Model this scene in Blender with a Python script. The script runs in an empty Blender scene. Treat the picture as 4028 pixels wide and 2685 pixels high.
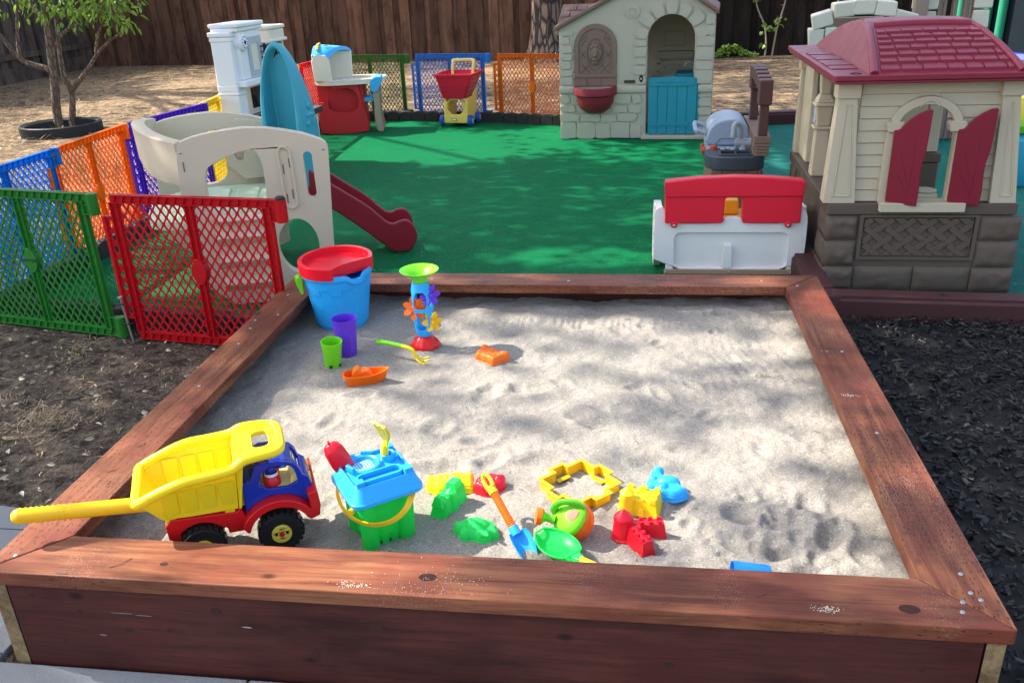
import bpy, bmesh, math, random
import numpy as np
from mathutils import Vector, Matrix, noise
from mathutils.geometry import tessellate_polygon
random.seed(7)
SC = bpy.context.scene
COL = SC.collection
PI = math.pi
rad = math.radians

# ------------------------------------------------------------------ camera
cd = bpy.data.cameras.new('camera'); cam = bpy.data.objects.new('camera', cd); COL.objects.link(cam)
cd.sensor_width = 36.0; cd.lens = 30.38; cd.clip_start = 0.05; cd.clip_end = 300
_r, _u, _f = Vector((0.991, 0.131, -0.040)), Vector((-0.016, 0.401, 0.916)), Vector((-0.136, 0.906, -0.400))
yaw, pitch, roll = -0.14865988636, 0.4113252258, -0.0434550585
_f = Vector((math.sin(yaw)*math.cos(pitch), math.cos(yaw)*math.cos(pitch), -math.sin(pitch)))
_r0 = Vector((math.cos(yaw), -math.sin(yaw), 0)); _u0 = _r0.cross(_f)
_r = _r0*math.cos(roll) + _u0*math.sin(roll); _u = -_r0*math.sin(roll) + _u0*math.cos(roll)
M = Matrix((( _r.x, _u.x, -_f.x, 1.4584), (_r.y, _u.y, -_f.y, -1.4112), (_r.z, _u.z, -_f.z, 1.4826), (0, 0, 0, 1)))
cam.matrix_world = M
SC.camera = cam

# ------------------------------------------------------------------ sky, sun, exposure
SUN_TO = Vector((-1.0, 0.17, 1.0)).normalized()          # towards the sun
SC.world = bpy.data.worlds.new('World'); SC.world.use_nodes = True
wn = SC.world.node_tree; wn.nodes.clear()
sky = wn.nodes.new('ShaderNodeTexSky'); sky.sky_type = 'NISHITA'; sky.sun_disc = False
sky.sun_elevation = rad(44.6); sky.sun_rotation = math.atan2(SUN_TO.x, SUN_TO.y)
sky.air_density = 1.0; sky.dust_density = 3.0; sky.ozone_density = 1.0
bg = wn.nodes.new('ShaderNodeBackground'); bg.inputs['Strength'].default_value = 0.145
wo = wn.nodes.new('ShaderNodeOutputWorld')
hsv = wn.nodes.new('ShaderNodeHueSaturation'); hsv.inputs['Saturation'].default_value = .80
wn.links.new(sky.outputs[0], hsv.inputs['Color']); wn.links.new(hsv.outputs[0], bg.inputs[0]); wn.links.new(bg.outputs[0], wo.inputs[0])
sl = bpy.data.lights.new('sun', 'SUN'); sl.energy = 3.45; sl.angle = rad(0.53); sl.color = (1.0, 0.94, 0.84)
so = bpy.data.objects.new('sun', sl); COL.objects.link(so); so.location = (-8, 1, 12)
so.rotation_euler = (-SUN_TO).to_track_quat('-Z', 'Y').to_euler()
SC.view_settings.view_transform = 'Standard'; SC.view_settings.look = 'None'
SC.view_settings.exposure = 1.68; SC.view_settings.gamma = 1.0
SC.view_settings.use_curve_mapping = False

# ------------------------------------------------------------------ materials
def nodemat(name):
    m = bpy.data.materials.new(name); m.use_nodes = True
    nt = m.node_tree; nt.nodes.clear()
    out = nt.nodes.new('ShaderNodeOutputMaterial'); b = nt.nodes.new('ShaderNodeBsdfPrincipled')
    nt.links.new(b.outputs[0], out.inputs[0])
    return m, nt, b

class NT:
    """short-hand for building node trees"""
    def __init__(s, nt): s.nt = nt
    def n(s, typ, ins=None, **props):
        nd = s.nt.nodes.new('ShaderNode' + typ)
        for k, v in props.items(): setattr(nd, k, v)
        for k, v in (ins or {}).items():
            sk = nd.inputs[k]
            if isinstance(v, bpy.types.NodeSocket): s.nt.links.new(v, sk)
            else: sk.default_value = v
        return nd
    def pos(s, scale=(1, 1, 1), which='Object', rnd=True):
        tc = s.n('TexCoord')
        src = tc.outputs[which]
        if rnd:
            oi = s.n('ObjectInfo')
            mu = s.n('Math', {0: oi.outputs['Random'], 1: 37.0}, operation='MULTIPLY')
            ad = s.n('VectorMath', {0: src, 1: mu.outputs[0]}, operation='ADD'); src = ad.outputs[0]
        mp = s.n('Mapping', {'Vector': src, 'Scale': scale})
        return mp.outputs[0]
    def noise(s, vec, scale, detail=3, rough=.55, dist=0):
        return s.n('TexNoise', {'Vector': vec, 'Scale': scale, 'Detail': detail, 'Roughness': rough, 'Distortion': dist}).outputs[0]
    def ramp(s, fac, stops):
        r = s.n('ValToRGB', {'Fac': fac}); e = r.color_ramp.elements
        while len(e) < len(stops): e.new(.5)
        for el, (p, c) in zip(e, stops): el.position = p; el.color = c if len(c) == 4 else (*c, 1)
        return r.outputs[0]
    def mix(s, fac, a, b, mode='MIX'):
        m = s.n('MixRGB', {'Fac': fac, 'Color1': a if not isinstance(a, tuple) else (*a[:3], 1), 'Color2': b if not isinstance(b, tuple) else (*b[:3], 1)}, blend_type=mode)
        return m.outputs[0]
    def math(s, op, a, b=0.0):
        return s.n('Math', {0: a, 1: b}, operation=op).outputs[0]
    def bump(s, h, strength, dist=.01, prev=None):
        d = {'Height': h, 'Strength': strength, 'Distance': dist}
        if prev is not None: d['Normal'] = prev
        return s.n('Bump', d).outputs[0]

def sc(c, k): return tuple(min(1, x*k) for x in c)
_mats = {}
def plastic(name, col, rough=.38, tex=.12, var=.10, dirt=.0, trans=0.0):
    if name in _mats: return _mats[name]
    m, nt, b = nodemat(name); t = NT(nt)
    p = t.pos()
    c = t.mix(t.noise(p, 5, 4), sc(col, 1-var), sc(col, 1+var))
    if dirt:
        d = t.ramp(t.noise(p, 9, 6, .7), [(.55, (0, 0, 0)), (.8, (1, 1, 1))])
        c = t.mix(t.math('MULTIPLY', d, dirt), c, (.20, .16, .12))
    nt.links.new(c, b.inputs['Base Color'])
    r = t.n('MapRange', {0: t.noise(p, 14, 3), 3: rough-.08, 4: rough+.12}).outputs[0]
    nt.links.new(r, b.inputs['Roughness'])
    b.inputs['IOR'].default_value = 1.48; b.inputs['Specular IOR Level'].default_value = .38
    nt.links.new(t.bump(t.noise(p, 160, 2), tex, .002), b.inputs['Normal'])
    if trans:
        tr = t.n('BsdfTranslucent', {'Color': c}); mx = t.n('MixShader', {0: trans, 1: b.outputs[0], 2: tr.outputs[0]})
        nt.links.new(mx.outputs[0], nt.nodes['Material Output'].inputs[0])
    _mats[name] = m
    return m

def wood(name, dark, light, red=None, rough=.55, knots=True, dashes=False, grain=1.0, sandy=False, island=False, axis=0):
    """planed timber, grain along local x (axis 0) or z (axis 2)"""
    m, nt, b = nodemat(name); t = NT(nt)
    def S(a, c):
        v = [c, c, c]; v[axis] = a; return tuple(v)
    if island:
        tc = t.n('TexCoord'); gi = t.n('NewGeometry')
        off = t.n('CombineXYZ', {0: t.math('MULTIPLY', gi.outputs['Random Per Island'], 91.0), 1: t.math('MULTIPLY', gi.outputs['Random Per Island'], 57.0), 2: t.math('MULTIPLY', gi.outputs['Random Per Island'], 33.0)})
        vv = t.n('VectorMath', {0: tc.outputs['Object'], 1: off.outputs[0]}, operation='ADD').outputs[0]
        g = t.n('Mapping', {'Vector': vv, 'Scale': S(.8, 14*grain)}).outputs[0]
        iso = vv
    else:
        g = t.pos(S(1.6, 26*grain)); iso = t.pos()
    n1 = t.noise(g, 1.6, 5, .6, .8)
    n2 = t.noise(iso, 3.0, 4, .6)
    c = t.mix(t.ramp(n1, [(.3, (0, 0, 0)), (.7, (1, 1, 1))]), dark, light)
    if red: c = t.mix(t.ramp(n2, [(.4, (0, 0, 0)), (.62, (1, 1, 1))]), c, red)
    if island:
        c = t.mix(1.0, c, t.ramp(gi.outputs['Random Per Island'], [(0, (.55, .5, .5)), (.5, (.9, .85, .8)), (1, (1.25, 1.1, 1.0))]), 'MULTIPLY')
    fine = t.noise(t.n('Mapping', {'Vector': iso, 'Scale': S(6, 160)}).outputs[0], 1.5, 3)
    c = t.mix(t.ramp(fine, [(.25, (.45, .45, .45)), (.5, (0, 0, 0))]), c, sc(dark, .45))
    st = t.ramp(t.noise(t.n('Mapping', {'Vector': iso, 'Scale': S(2.2, 6.0)}).outputs[0], 1.0, 4, .65), [(.36, (.58, .52, .52)), (.52, (1, 1, 1)), (.70, (1.14, 1.10, 1.06))])
    c = t.mix(1.0, c, st, 'MULTIPLY')
    h = fine
    if knots:
        kv = t.n('Mapping', {'Vector': iso, 'Scale': S(4.5 if not island else 3.2, 8.5 if not island else 6.5)}).outputs[0]
        vo = t.n('TexVoronoi', {'Vector': kv, 'Scale': 1.0, 'Randomness': 1.0})
        kn = t.ramp(vo.outputs['Distance'], [(.05, (1, 1, 1)), (.11, (0, 0, 0))])
        c = t.mix(t.math('MULTIPLY', kn, .8), c, sc(dark, .28))
    if dashes:
        dv = t.n('Mapping', {'Vector': iso, 'Scale': S(42, 130)}).outputs[0]
        dn = t.n('TexVoronoi', {'Vector': dv, 'Scale': 1.0, 'Randomness': .55})
        dm = t.ramp(dn.outputs['Distance'], [(.16, (1, 1, 1)), (.26, (0, 0, 0))])
        dm = t.math('MULTIPLY', dm, t.ramp(t.noise(iso, 1.7, 2), [(.36, (0, 0, 0)), (.48, (1, 1, 1))]))
        c = t.mix(t.math('MULTIPLY', dm, .9), c, sc(dark, .30))
    if sandy:
        sp = t.ramp(t.noise(iso, 420, 1), [(.66, (0, 0, 0)), (.70, (1, 1, 1))])
        sp = t.math('MULTIPLY', sp, t.ramp(t.noise(iso, 3.1, 3), [(.50, (0, 0, 0)), (.68, (1, 1, 1))]))
        c = t.mix(t.math('MULTIPLY', sp, .7), c, (.62, .56, .48))
    nt.links.new(c, b.inputs['Base Color'])
    b.inputs['Roughness'].default_value = rough; b.inputs['Specular IOR Level'].default_value = .2
    nt.links.new(t.bump(h, .25, .003), b.inputs['Normal'])
    return m

# ------------------------------------------------------------------ mesh builder
def rrect(x0, y0, x1, y1, r, n=4):
    r = min(r, abs(x1-x0)/2*.999, abs(y1-y0)/2*.999); o = []
    for cx, cy, a0 in ((x1-r, y1-r, 0), (x0+r, y1-r, 90), (x0+r, y0+r, 180), (x1-r, y0+r, 270)):
        for i in range(n+1):
            a = rad(a0 + 90*i/n); o.append((cx+r*math.cos(a), cy+r*math.sin(a)))
    return o
def arch(x0, x1, z0, zs, n=14, rise=None):
    """round-headed opening, CCW"""
    c = (x0+x1)/2; r = (x1-x0)/2; h = rise or r
    return [(x0, z0), (x1, z0)] + [(c+r*math.cos(PI*i/n), zs+h*math.sin(PI*i/n)) for i in range(n+1)]
def circ(cx, cy, r, n=20, ry=None): return [(cx+r*math.cos(2*PI*i/n), cy+(ry or r)*math.sin(2*PI*i/n)) for i in range(n)]
def smoothpoly(pts, it=2, closed=True):
    for _ in range(it):
        o = []; n = len(pts)
        for i in range(n if closed else n-1):
            a, b = pts[i], pts[(i+1) % n]
            o.append(tuple(.75*p+.25*q for p, q in zip(a, b))); o.append(tuple(.25*p+.75*q for p, q in zip(a, b)))
        if not closed: o = [pts[0]] + o + [pts[-1]]
        pts = o
    return pts
def catmull(pts, k=6):
    P = [Vector(p) for p in pts]; o = []
    for i in range(len(P)-1):
        a = P[max(i-1, 0)]; b = P[i]; c = P[i+1]; d = P[min(i+2, len(P)-1)]
        for j in range(k):
            t = j/k
            o.append(.5*((2*b)+(-a+c)*t+(2*a-5*b+4*c-d)*t*t+(-a+3*b-3*c+d)*t**3))
    o.append(P[-1]); return o

class MB:
    def __init__(s): s.v = []; s.f = []; s.m = []; s.mi = 0; s.T = None
    def add(s, vs, fs):
        k = len(s.v)
        if s.T is not None: vs = [s.T @ Vector(v) for v in vs]
        s.v.extend(tuple(v) for v in vs); s.f.extend(tuple(i+k for i in f) for f in fs); s.m.extend([s.mi]*len(fs)); return s
    def box(s, x0, x1, y0, y1, z0, z1):
        return s.hex([(x0, y0, z0), (x1, y0, z0), (x1, y1, z0), (x0, y1, z0), (x0, y0, z1), (x1, y0, z1), (x1, y1, z1), (x0, y1, z1)])
    def hex(s, p): return s.add(p, [(3, 2, 1, 0), (4, 5, 6, 7), (0, 1, 5, 4), (1, 2, 6, 5), (2, 3, 7, 6), (3, 0, 4, 7)])
    def frus(s, cx, cy, z0, z1, w0, d0, w1, d1):
        return s.hex([(cx+a*w/2, cy+b*d/2, z) for z, w, d in ((z0, w0, d0), (z1, w1, d1)) for a, b in ((-1, -1), (1, -1), (1, 1), (-1, 1))])
    def prism(s, outer, w0, w1, axis='y', holes=()):
        """outline in (x,z) for axis y, (y,z) for x, (x,y) for z, extruded from w0 to w1"""
        loops = [list(outer)] + [list(h) for h in holes]
        mp = {'y': lambda u, v, w: (u, w, v), 'x': lambda u, v, w: (w, u, v), 'z': lambda u, v, w: (u, v, w)}[axis]
        def area(l): return sum(l[i][0]*l[(i+1) % len(l)][1]-l[(i+1) % len(l)][0]*l[i][1] for i in range(len(l)))
        loops = [l if (area(l) > 0) == (i == 0) else l[::-1] for i, l in enumerate(loops)]
        flat = [p for l in loops for p in l]
        bm = bmesh.new(); A = [bm.verts.new(mp(u, v, w0)) for u, v in flat]; B = [bm.verts.new(mp(u, v, w1)) for u, v in flat]
        if len(loops) == 1:
            bm.faces.new(A[::-1]); bm.faces.new(B)
        else:
            tri = tessellate_polygon([[Vector((u, v, 0)) for u, v in l] for l in loops])
            for a, b, c in tri:
                for L in (A, B):
                    try: bm.faces.new((L[a], L[b], L[c]))
                    except ValueError: pass
            bmesh.ops.dissolve_limit(bm, angle_limit=.01, verts=[], edges=[e for e in bm.edges])
        k = 0
        for l in loops:
            n = len(l)
            for i in range(n):
                j = (i+1) % n
                try: bm.faces.new((A[k+i], A[k+j], B[k+j], B[k+i]))
                except ValueError: pass
            k += n
        bmesh.ops.recalc_face_normals(bm, faces=bm.faces[:]); bm.verts.index_update()
        s.add([v.co.copy() for v in bm.verts], [[v.index for v in f.verts] for f in bm.faces]); bm.free(); return s
    def loft(s, rings, cap0=True, cap1=True, closed=True):
        n = len(rings[0]); vs = [p for r in rings for p in r]; fs = []
        for i in range(len(rings)-1):
            for j in range(n if closed else n-1):
                k = (j+1) % n; fs.append((i*n+j, i*n+k, (i+1)*n+k, (i+1)*n+j))
        if cap0: fs.append(tuple(range(n))[::-1])
        if cap1: fs.append(tuple((len(rings)-1)*n+j for j in range(n)))
        return s.add(vs, fs)
    def tube(s, pts, r, n=8, caps=True, squash=1.0):
        P = [Vector(p) for p in pts]; R = r if isinstance(r, (list, tuple)) else [r]*len(P)
        rings = []; up = None
        for i, p in enumerate(P):
            d = (P[min(i+1, len(P)-1)]-P[max(i-1, 0)]).normalized()
            if up is None: up = Vector((0, 0, 1)) if abs(d.z) < .9 else Vector((1, 0, 0))
            a = d.cross(up).normalized(); b = a.cross(d).normalized(); up = b
            rings.append([p + a*R[i]*math.cos(2*PI*k/n) + b*R[i]*squash*math.sin(2*PI*k/n) for k in range(n)])
        return s.loft(rings, caps, caps)
    def lathe(s, prof, n=28, c=(0, 0, 0), a0=0.0, a1=2*PI):
        """profile of (r, z); full turn closes"""
        full = abs(a1-a0-2*PI) < 1e-6; k = n if full else n+1
        vs = []; fs = []
        for r, z in prof:
            for j in range(k):
                a = a0+(a1-a0)*j/n; vs.append((c[0]+max(r, 1e-5)*math.cos(a), c[1]+max(r, 1e-5)*math.sin(a), c[2]+z))
        for i in range(len(prof)-1):
            for j in range(n):
                q = (j+1) % k; fs.append((i*k+j, i*k+q, (i+1)*k+q, (i+1)*k+j))
        return s.add(vs, fs)
    def ball(s, c, r, n=12, m=8, rot=None):
        rx, ry, rz = (r, r, r) if not isinstance(r, tuple) else r
        vs = []; fs = []
        for i in range(m+1):
            t = PI*i/m
            for j in range(n):
                a = 2*PI*j/n; v = Vector((rx*math.sin(t)*math.cos(a), ry*math.sin(t)*math.sin(a), rz*math.cos(t)))
                if rot: v = Matrix.Rotation(rot, 3, 'Z') @ v
                vs.append(v+Vector(c))
        for i in range(m):
            for j in range(n): fs.append((i*n+j, (i+1)*n+j, (i+1)*n+(j+1) % n, i*n+(j+1) % n))
        return s.add(vs, fs)
    def text(s, txt, size, M4, depth=.002):
        cu = bpy.data.curves.new('lettering', 'FONT'); cu.body = txt; cu.size = size; cu.extrude = depth; cu.align_x = 'CENTER'; cu.align_y = 'CENTER'
        ob = bpy.data.objects.new('lettering', cu); COL.objects.link(ob)
        me = ob.to_mesh(); vs = [M4 @ v.co for v in me.vertices]; fs = [tuple(p.vertices) for p in me.polygons]
        ob.to_mesh_clear(); bpy.data.objects.remove(ob); bpy.data.curves.remove(cu)
        return s.add(vs, fs)

def O(name, mb, mat, parent=None, bevel=0.0, seg=2, smooth=True, angle=38, loc=None, rot=None, label=None, merge=True, recalc=True):
    me = bpy.data.meshes.new(name); me.from_pydata(mb.v, [], mb.f)
    for mm in (mat if isinstance(mat, (list, tuple)) else [mat]): me.materials.append(mm)
    if any(mb.m): me.polygons.foreach_set('material_index', mb.m)
    if merge or recalc:
        bm = bmesh.new(); bm.from_mesh(me)
        if merge: bmesh.ops.remove_doubles(bm, verts=bm.verts[:], dist=1e-5)
        if recalc: bmesh.ops.recalc_face_normals(bm, faces=bm.faces[:])
        bm.to_mesh(me); bm.free()
    if smooth:
        me.polygons.foreach_set('use_smooth', [True]*len(me.polygons))
        if not bevel: me.set_sharp_from_angle(angle=rad(angle))
    me.update()
    o = bpy.data.objects.new(name, me); COL.objects.link(o)
    if parent is not None: o.parent = parent
    if loc: o.location = loc
    if rot: o.rotation_euler = rot
    if label: o['label'] = label
    if bevel:
        b = o.modifiers.new('edge', 'BEVEL'); b.width = bevel; b.segments = seg; b.limit_method = 'ANGLE'; b.angle_limit = rad(angle)
        b.harden_normals = True; b.use_clamp_overlap = True
    return o
def tag(o, label=None, cat=None, group=None, kind=None):
    if label: o['label'] = label
    if cat: o['category'] = cat
    if group: o['group'] = group
    if kind: o['kind'] = kind
    return o
def E(name, label, cat, loc=(0, 0, 0), rz=0.0, group=None, rx=0.0, ry=0.0):
    o = bpy.data.objects.new(name, None); COL.objects.link(o); o.empty_display_size = .1
    o.location = loc; o.rotation_euler = (rx, ry, rz); return tag(o, label, cat, group)
def copy_tree(o, parent=None):
    c = o.copy(); COL.objects.link(c)
    if parent is not None: c.parent = parent
    for ch in list(o.children): copy_tree(ch, c)
    return c
def remesh(o, vox, smooth=4):
    r = o.modifiers.new('skin', 'REMESH'); r.mode = 'VOXEL'; r.voxel_size = vox; r.use_smooth_shade = True
    if smooth:
        s = o.modifiers.new('soft', 'SMOOTH'); s.iterations = smooth; s.factor = .5
    return o
# ================================================================== ground
def structure(o): o['kind'] = 'structure'; return o
def sheet(name, poly, z, mat):
    mb = MB(); mb.add([(x, y, z) for x, y in poly], [tuple(range(len(poly)))])
    o = O(name, mb, mat, smooth=False)
    for p in o.data.polygons:
        if p.normal.z < 0: p.flip()
    return structure(o)

def m_dirt():
    m, nt, b = nodemat('dry_soil'); t = NT(nt); p = t.pos(which='Object', rnd=False)
    big = t.noise(p, .55, 5, .6, .5); mid = t.noise(p, 4, 6, .7); fin = t.noise(p, 60, 4, .7)
    c = t.mix(t.ramp(fin, [(.3, (0, 0, 0)), (.72, (1, 1, 1))]), (.050, .038, .030), (.17, .132, .10))
    straw = t.mix(t.noise(t.n('Mapping', {'Vector': p, 'Scale': (30, 90, 30)}).outputs[0], 1.5, 5, .7), (.26, .165, .09), (.62, .43, .25))
    # straw litter gathers away from the sandbox
    sx = t.n('SeparateXYZ', {0: p})
    far = t.n('MapRange', {0: sx.outputs['Y'], 1: 1.2, 2: 4.5, 3: .0, 4: .46}).outputs[0]
    cl = t.noise(p, 17, 4, .75)
    c = t.mix(t.ramp(cl, [(.38, (1, 1, 1)), (.55, (0, 0, 0))]), c, (.028, .021, .016))
    k = t.ramp(t.math('ADD', t.math('MULTIPLY', mid, .6), t.math('ADD', t.math('MULTIPLY', big, .4), t.math('SUBTRACT', far, .42))), [(.40, (0, 0, 0)), (.62, (1, 1, 1))])
    k = t.math('MULTIPLY', k, t.ramp(cl, [(.34, (.15, .15, .15)), (.56, (1, 1, 1))]))
    c = t.mix(k, c, straw)
    nt.links.new(c, b.inputs['Base Color']); b.inputs['Roughness'].default_value = .95; b.inputs['Specular IOR Level'].default_value = .15
    bp = t.bump(fin, .7, .012); bp = t.bump(cl, .8, .04, bp); nt.links.new(bp, b.inputs['Normal']); return m
def m_turf(name, dark, light, alt):
    m, nt, b = nodemat(name); t = NT(nt); p = t.pos(which='Object', rnd=False)
    f = t.noise(p, 260, 3, .75); md = t.noise(p, 2.2, 5, .6); st = t.noise(t.n('Mapping', {'Vector': p, 'Scale': (4, 60, 4)}).outputs[0], 1, 3)
    c = t.mix(t.ramp(f, [(.28, (0, 0, 0)), (.72, (1, 1, 1))]), dark, light)
    c = t.mix(t.math('MULTIPLY', md, .45), c, alt)
    c = t.mix(t.math('MULTIPLY', t.ramp(st, [(.45, (0, 0, 0)), (.6, (1, 1, 1))]), .25), c, dark)
    nt.links.new(c, b.inputs['Base Color']); b.inputs['Roughness'].default_value = .7; b.inputs['Specular IOR Level'].default_value = .06
    nt.links.new(t.bump(f, .9, .008, t.bump(st, .3, .004)), b.inputs['Normal'])
    # a few glossy plastic blades lie flat enough to mirror the sun
    vo = t.n('TexVoronoi', {'Vector': p, 'Scale': 130.0}); w = t.n('TexWhiteNoise', {'Vector': vo.outputs['Position']})
    nv = t.n('VectorMath', {0: t.n('VectorMath', {0: w.outputs['Color'], 1: (.5, .5, -.1)}, operation='SUBTRACT').outputs[0]}, operation='NORMALIZE').outputs[0]
    gl = t.n('BsdfGlossy', {'Color': (.6, .75, .62, 1), 'Roughness': .22, 'Normal': nv})
    k = t.math('MULTIPLY', t.math('LESS_THAN', vo.outputs['Distance'], .30), t.math('GREATER_THAN', w.outputs['Value'], .80))
    mx = t.n('MixShader', {0: t.math('MULTIPLY', k, .55), 1: b.outputs[0], 2: gl.outputs[0]}); nt.links.new(mx.outputs[0], nt.nodes['Material Output'].inputs[0]); return m
def m_paver():
    m, nt, b = nodemat('paving_stone'); t = NT(nt); p = t.pos(which='Object', rnd=False)
    n = t.noise(p, 3, 6, .65); f = t.noise(p, 120, 3, .7)
    c = t.mix(n, (.115, .135, .155), (.20, .215, .225)); c = t.mix(t.math('MULTIPLY', f, .4), c, (.28, .28, .27))
    nt.links.new(c, b.inputs['Base Color']); b.inputs['Roughness'].default_value = .85
    nt.links.new(t.bump(f, .5, .003), b.inputs['Normal']); return m

sheet('dirt_ground', [(-60, -30), (60, -30), (60, 70), (-60, 70)], -.012, m_dirt())
TURF = m_turf('green_turf', (.001, .062, .022), (.004, .30, .098), (.002, .125, .042))
TEAL = m_turf('teal_turf', (.010, .10, .085), (.035, .24, .19), (.018, .15, .125))
sheet('green_carpet', [(-1.62, 2.10), (-.80, 2.0), (-.03, 1.9), (2.29, 1.9), (2.29, 7.10), (2.10, 7.22), (.9, 7.3), (.02, 7.60), (-.88, 7.78), (-1.70, 7.86), (-1.75, 7.1), (-1.72, 6.2), (-1.64, 5.35), (-1.53, 4.5), (-1.64, 3.73), (-1.62, 2.9)], -.004, TURF)
sheet('teal_carpet', [(2.29, 2.30), (5.6, 2.2), (5.6, 7.3), (2.29, 7.10)], -.0035, TEAL)
sheet('mulch_bed', [(2.19, -1.2), (6.5, -1.2), (6.5, 2.25), (2.19, 2.30)], -.003, (lambda: (lambda m: m)(plastic('black_mulch_base', (.012, .011, .011), .8)))())
# paving at the front left corner: slabs with open joints
pv = MB(); MP = m_paver()
for x0, x1, y0, y1 in ((-.62, -.035, -.46, .02), (-.6, -.035, .026, .50), (-.028, .60, -.6, -.003), (.606, 1.25, -.6, -.003), (1.256, 2.19, -.6, -.003), (-1.3, -.626, -.46, .10), (-.62, -.035, -1.1, -.466)):
    pv.box(x0, x1, y0, y1, -.05, .004)
structure(O('paved_path', pv, MP, bevel=.004))
pe = MB(); pe.prism(smoothpoly([(-1.5, .16), (-.9, .30), (-.60, .62), (-.44, .615), (-.3, .59), (-.12, .52), (-.05, .506), (-.6, .504)], 1), -.04, .002, 'z')
structure(O('paved_path', pe, MP))

# ---- sand: a real relief with dents, scuffs and a low bank at the back
SB_W, SB_D, CW = 2.208, 2.06, .144
def m_sand():
    m, nt, b = nodemat('play_sand'); t = NT(nt); p = t.pos(which='Object', rnd=False)
    f = t.noise(p, 380, 2, .7); md = t.noise(p, 7, 5, .6)
    c = t.mix(f, (.215, .195, .168), (.40, .365, .318)); c = t.mix(t.math('MULTIPLY', md, .35), c, (.32, .28, .225))
    c = t.mix(t.ramp(t.noise(p, 150, 3, .8), [(.30, (.8, .8, .8)), (.5, (0, 0, 0))]), c, (.15, .135, .115)); c = t.mix(t.ramp(t.noise(p, 170, 2, .8), [(.56, (0, 0, 0)), (.72, (.8, .8, .8))]), c, (.60, .56, .50))
    dk = t.ramp(t.noise(p, 250, 2, .6), [(.70, (0, 0, 0)), (.76, (1, 1, 1))])
    c = t.mix(t.math('MULTIPLY', dk, .7), c, (.10, .085, .07))
    vo = t.n('TexVoronoi', {'Vector': p, 'Scale': 26.0, 'Randomness': 1.0})
    c = t.mix(t.ramp(vo.outputs['Distance'], [(.045, (.8, .8, .8)), (.07, (0, 0, 0))]), c, (.06, .05, .04))
    v2 = t.n('TexVoronoi', {'Vector': p, 'Scale': 120.0, 'Randomness': 1.0}); c = t.mix(t.ramp(v2.outputs['Distance'], [(.14, (.55, .55, .55)), (.26, (0, 0, 0))]), c, (.14, .12, .10))
    nt.links.new(c, b.inputs['Base Color']); b.inputs['Roughness'].default_value = .92; b.inputs['Specular IOR Level'].default_value = .2
    bp = t.bump(f, .55, .003); bp = t.bump(t.noise(p, 70, 5, .75), .6, .009, bp); nt.links.new(bp, b.inputs['Normal']); return m
_rs = random.Random(3)
DENTS = []
def dent(x, y, r, d, e=1.0, a=0.0, rim=.35): DENTS.append((x, y, r, d, e, a, rim))
for x, y, r, d, e, a in ((1.75, .52, .05, .010, 1, 0), (1.86, .50, .06, .014, .6, .5), (1.82, .38, .055, .016, .6, 1.2), (1.95, .42, .07, .016, .55, 1.0), (1.72, .40, .05, .012, .6, 2.0), (1.9, .30, .06, .014, .6, .3),
        (1.62, .86, .05, .010, .7, 0), (1.36, .98, .06, .012, .6, .2), (1.30, 1.02, .04, .01, 1, 0), (1.0, .86, .06, .012, .5, .4), (.86, .92, .06, .012, .7, 1), (.55, 1.12, .055, .015, .6, .2), (.50, .93, .05, .012, .6, 1.3),
        (1.2, .77, .07, .014, .5, .2), (.92, .70, .08, .016, .5, .1), (1.05, .74, .06, .012, .6, .9), (1.48, 1.24, .05, .010, .5, .7), (1.56, 1.18, .045, .010, .5, 2.2), (1.70, 1.06, .05, .008, .5, 1.1), (1.12, 1.20, .09, .012, .5, .3), (.98, 1.16, .07, .010, .6, 1.2)):
    dent(x, y, r, d, e, a)
for _ in range(70):
    dent(_rs.uniform(.2, 2.03), _rs.uniform(.2, 1.9), _rs.uniform(.018, .055), _rs.uniform(.003, .009), _rs.uniform(.35, .9), _rs.uniform(0, PI))
for _ in range(55):
    dent(_rs.uniform(1.45, 2.05), _rs.uniform(.18, .62), _rs.uniform(.02, .05), _rs.uniform(.005, .012), _rs.uniform(.35, .8), _rs.uniform(0, PI))
dent(1.747, .514, .042, .006, 1, 0, 1.2); dent(1.765, .50, .028, -.005, 1, 0, 0)
SAND_FLAT = [(.25, 1.75, .15), (.84, .39, .13), (.385, 1.44, .05), (.36, 1.345, .05), (.66, 1.53, .05)]
def sand_z(x, y):
    v = Vector((x, y, 0))
    z = .150 + .016*noise.noise(v*2.3) + .010*noise.noise(v*6.1+Vector((5, 0, 0))) + .0055*noise.noise(v*15) + .0034*noise.noise(v*36) + .0016*noise.noise(v*80)
    z += .026*max(0, (y-1.55)/.45)**1.5 * (1+.8*noise.noise(v*5.0+Vector((0, 9, 0)))) + .008*max(0, (x-1.8)/.25)**2
    z -= .012*max(0, 1-((x-.45)**2+(y-.3)**2)/.09)
    for a, b, r in SAND_FLAT:
        d = math.hypot(x-a, y-b)/r
        if d < 1.6: k = max(0, min(1, (1.6-d)/.6)); z = z*(1-k)+.150*k
    return z
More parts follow.
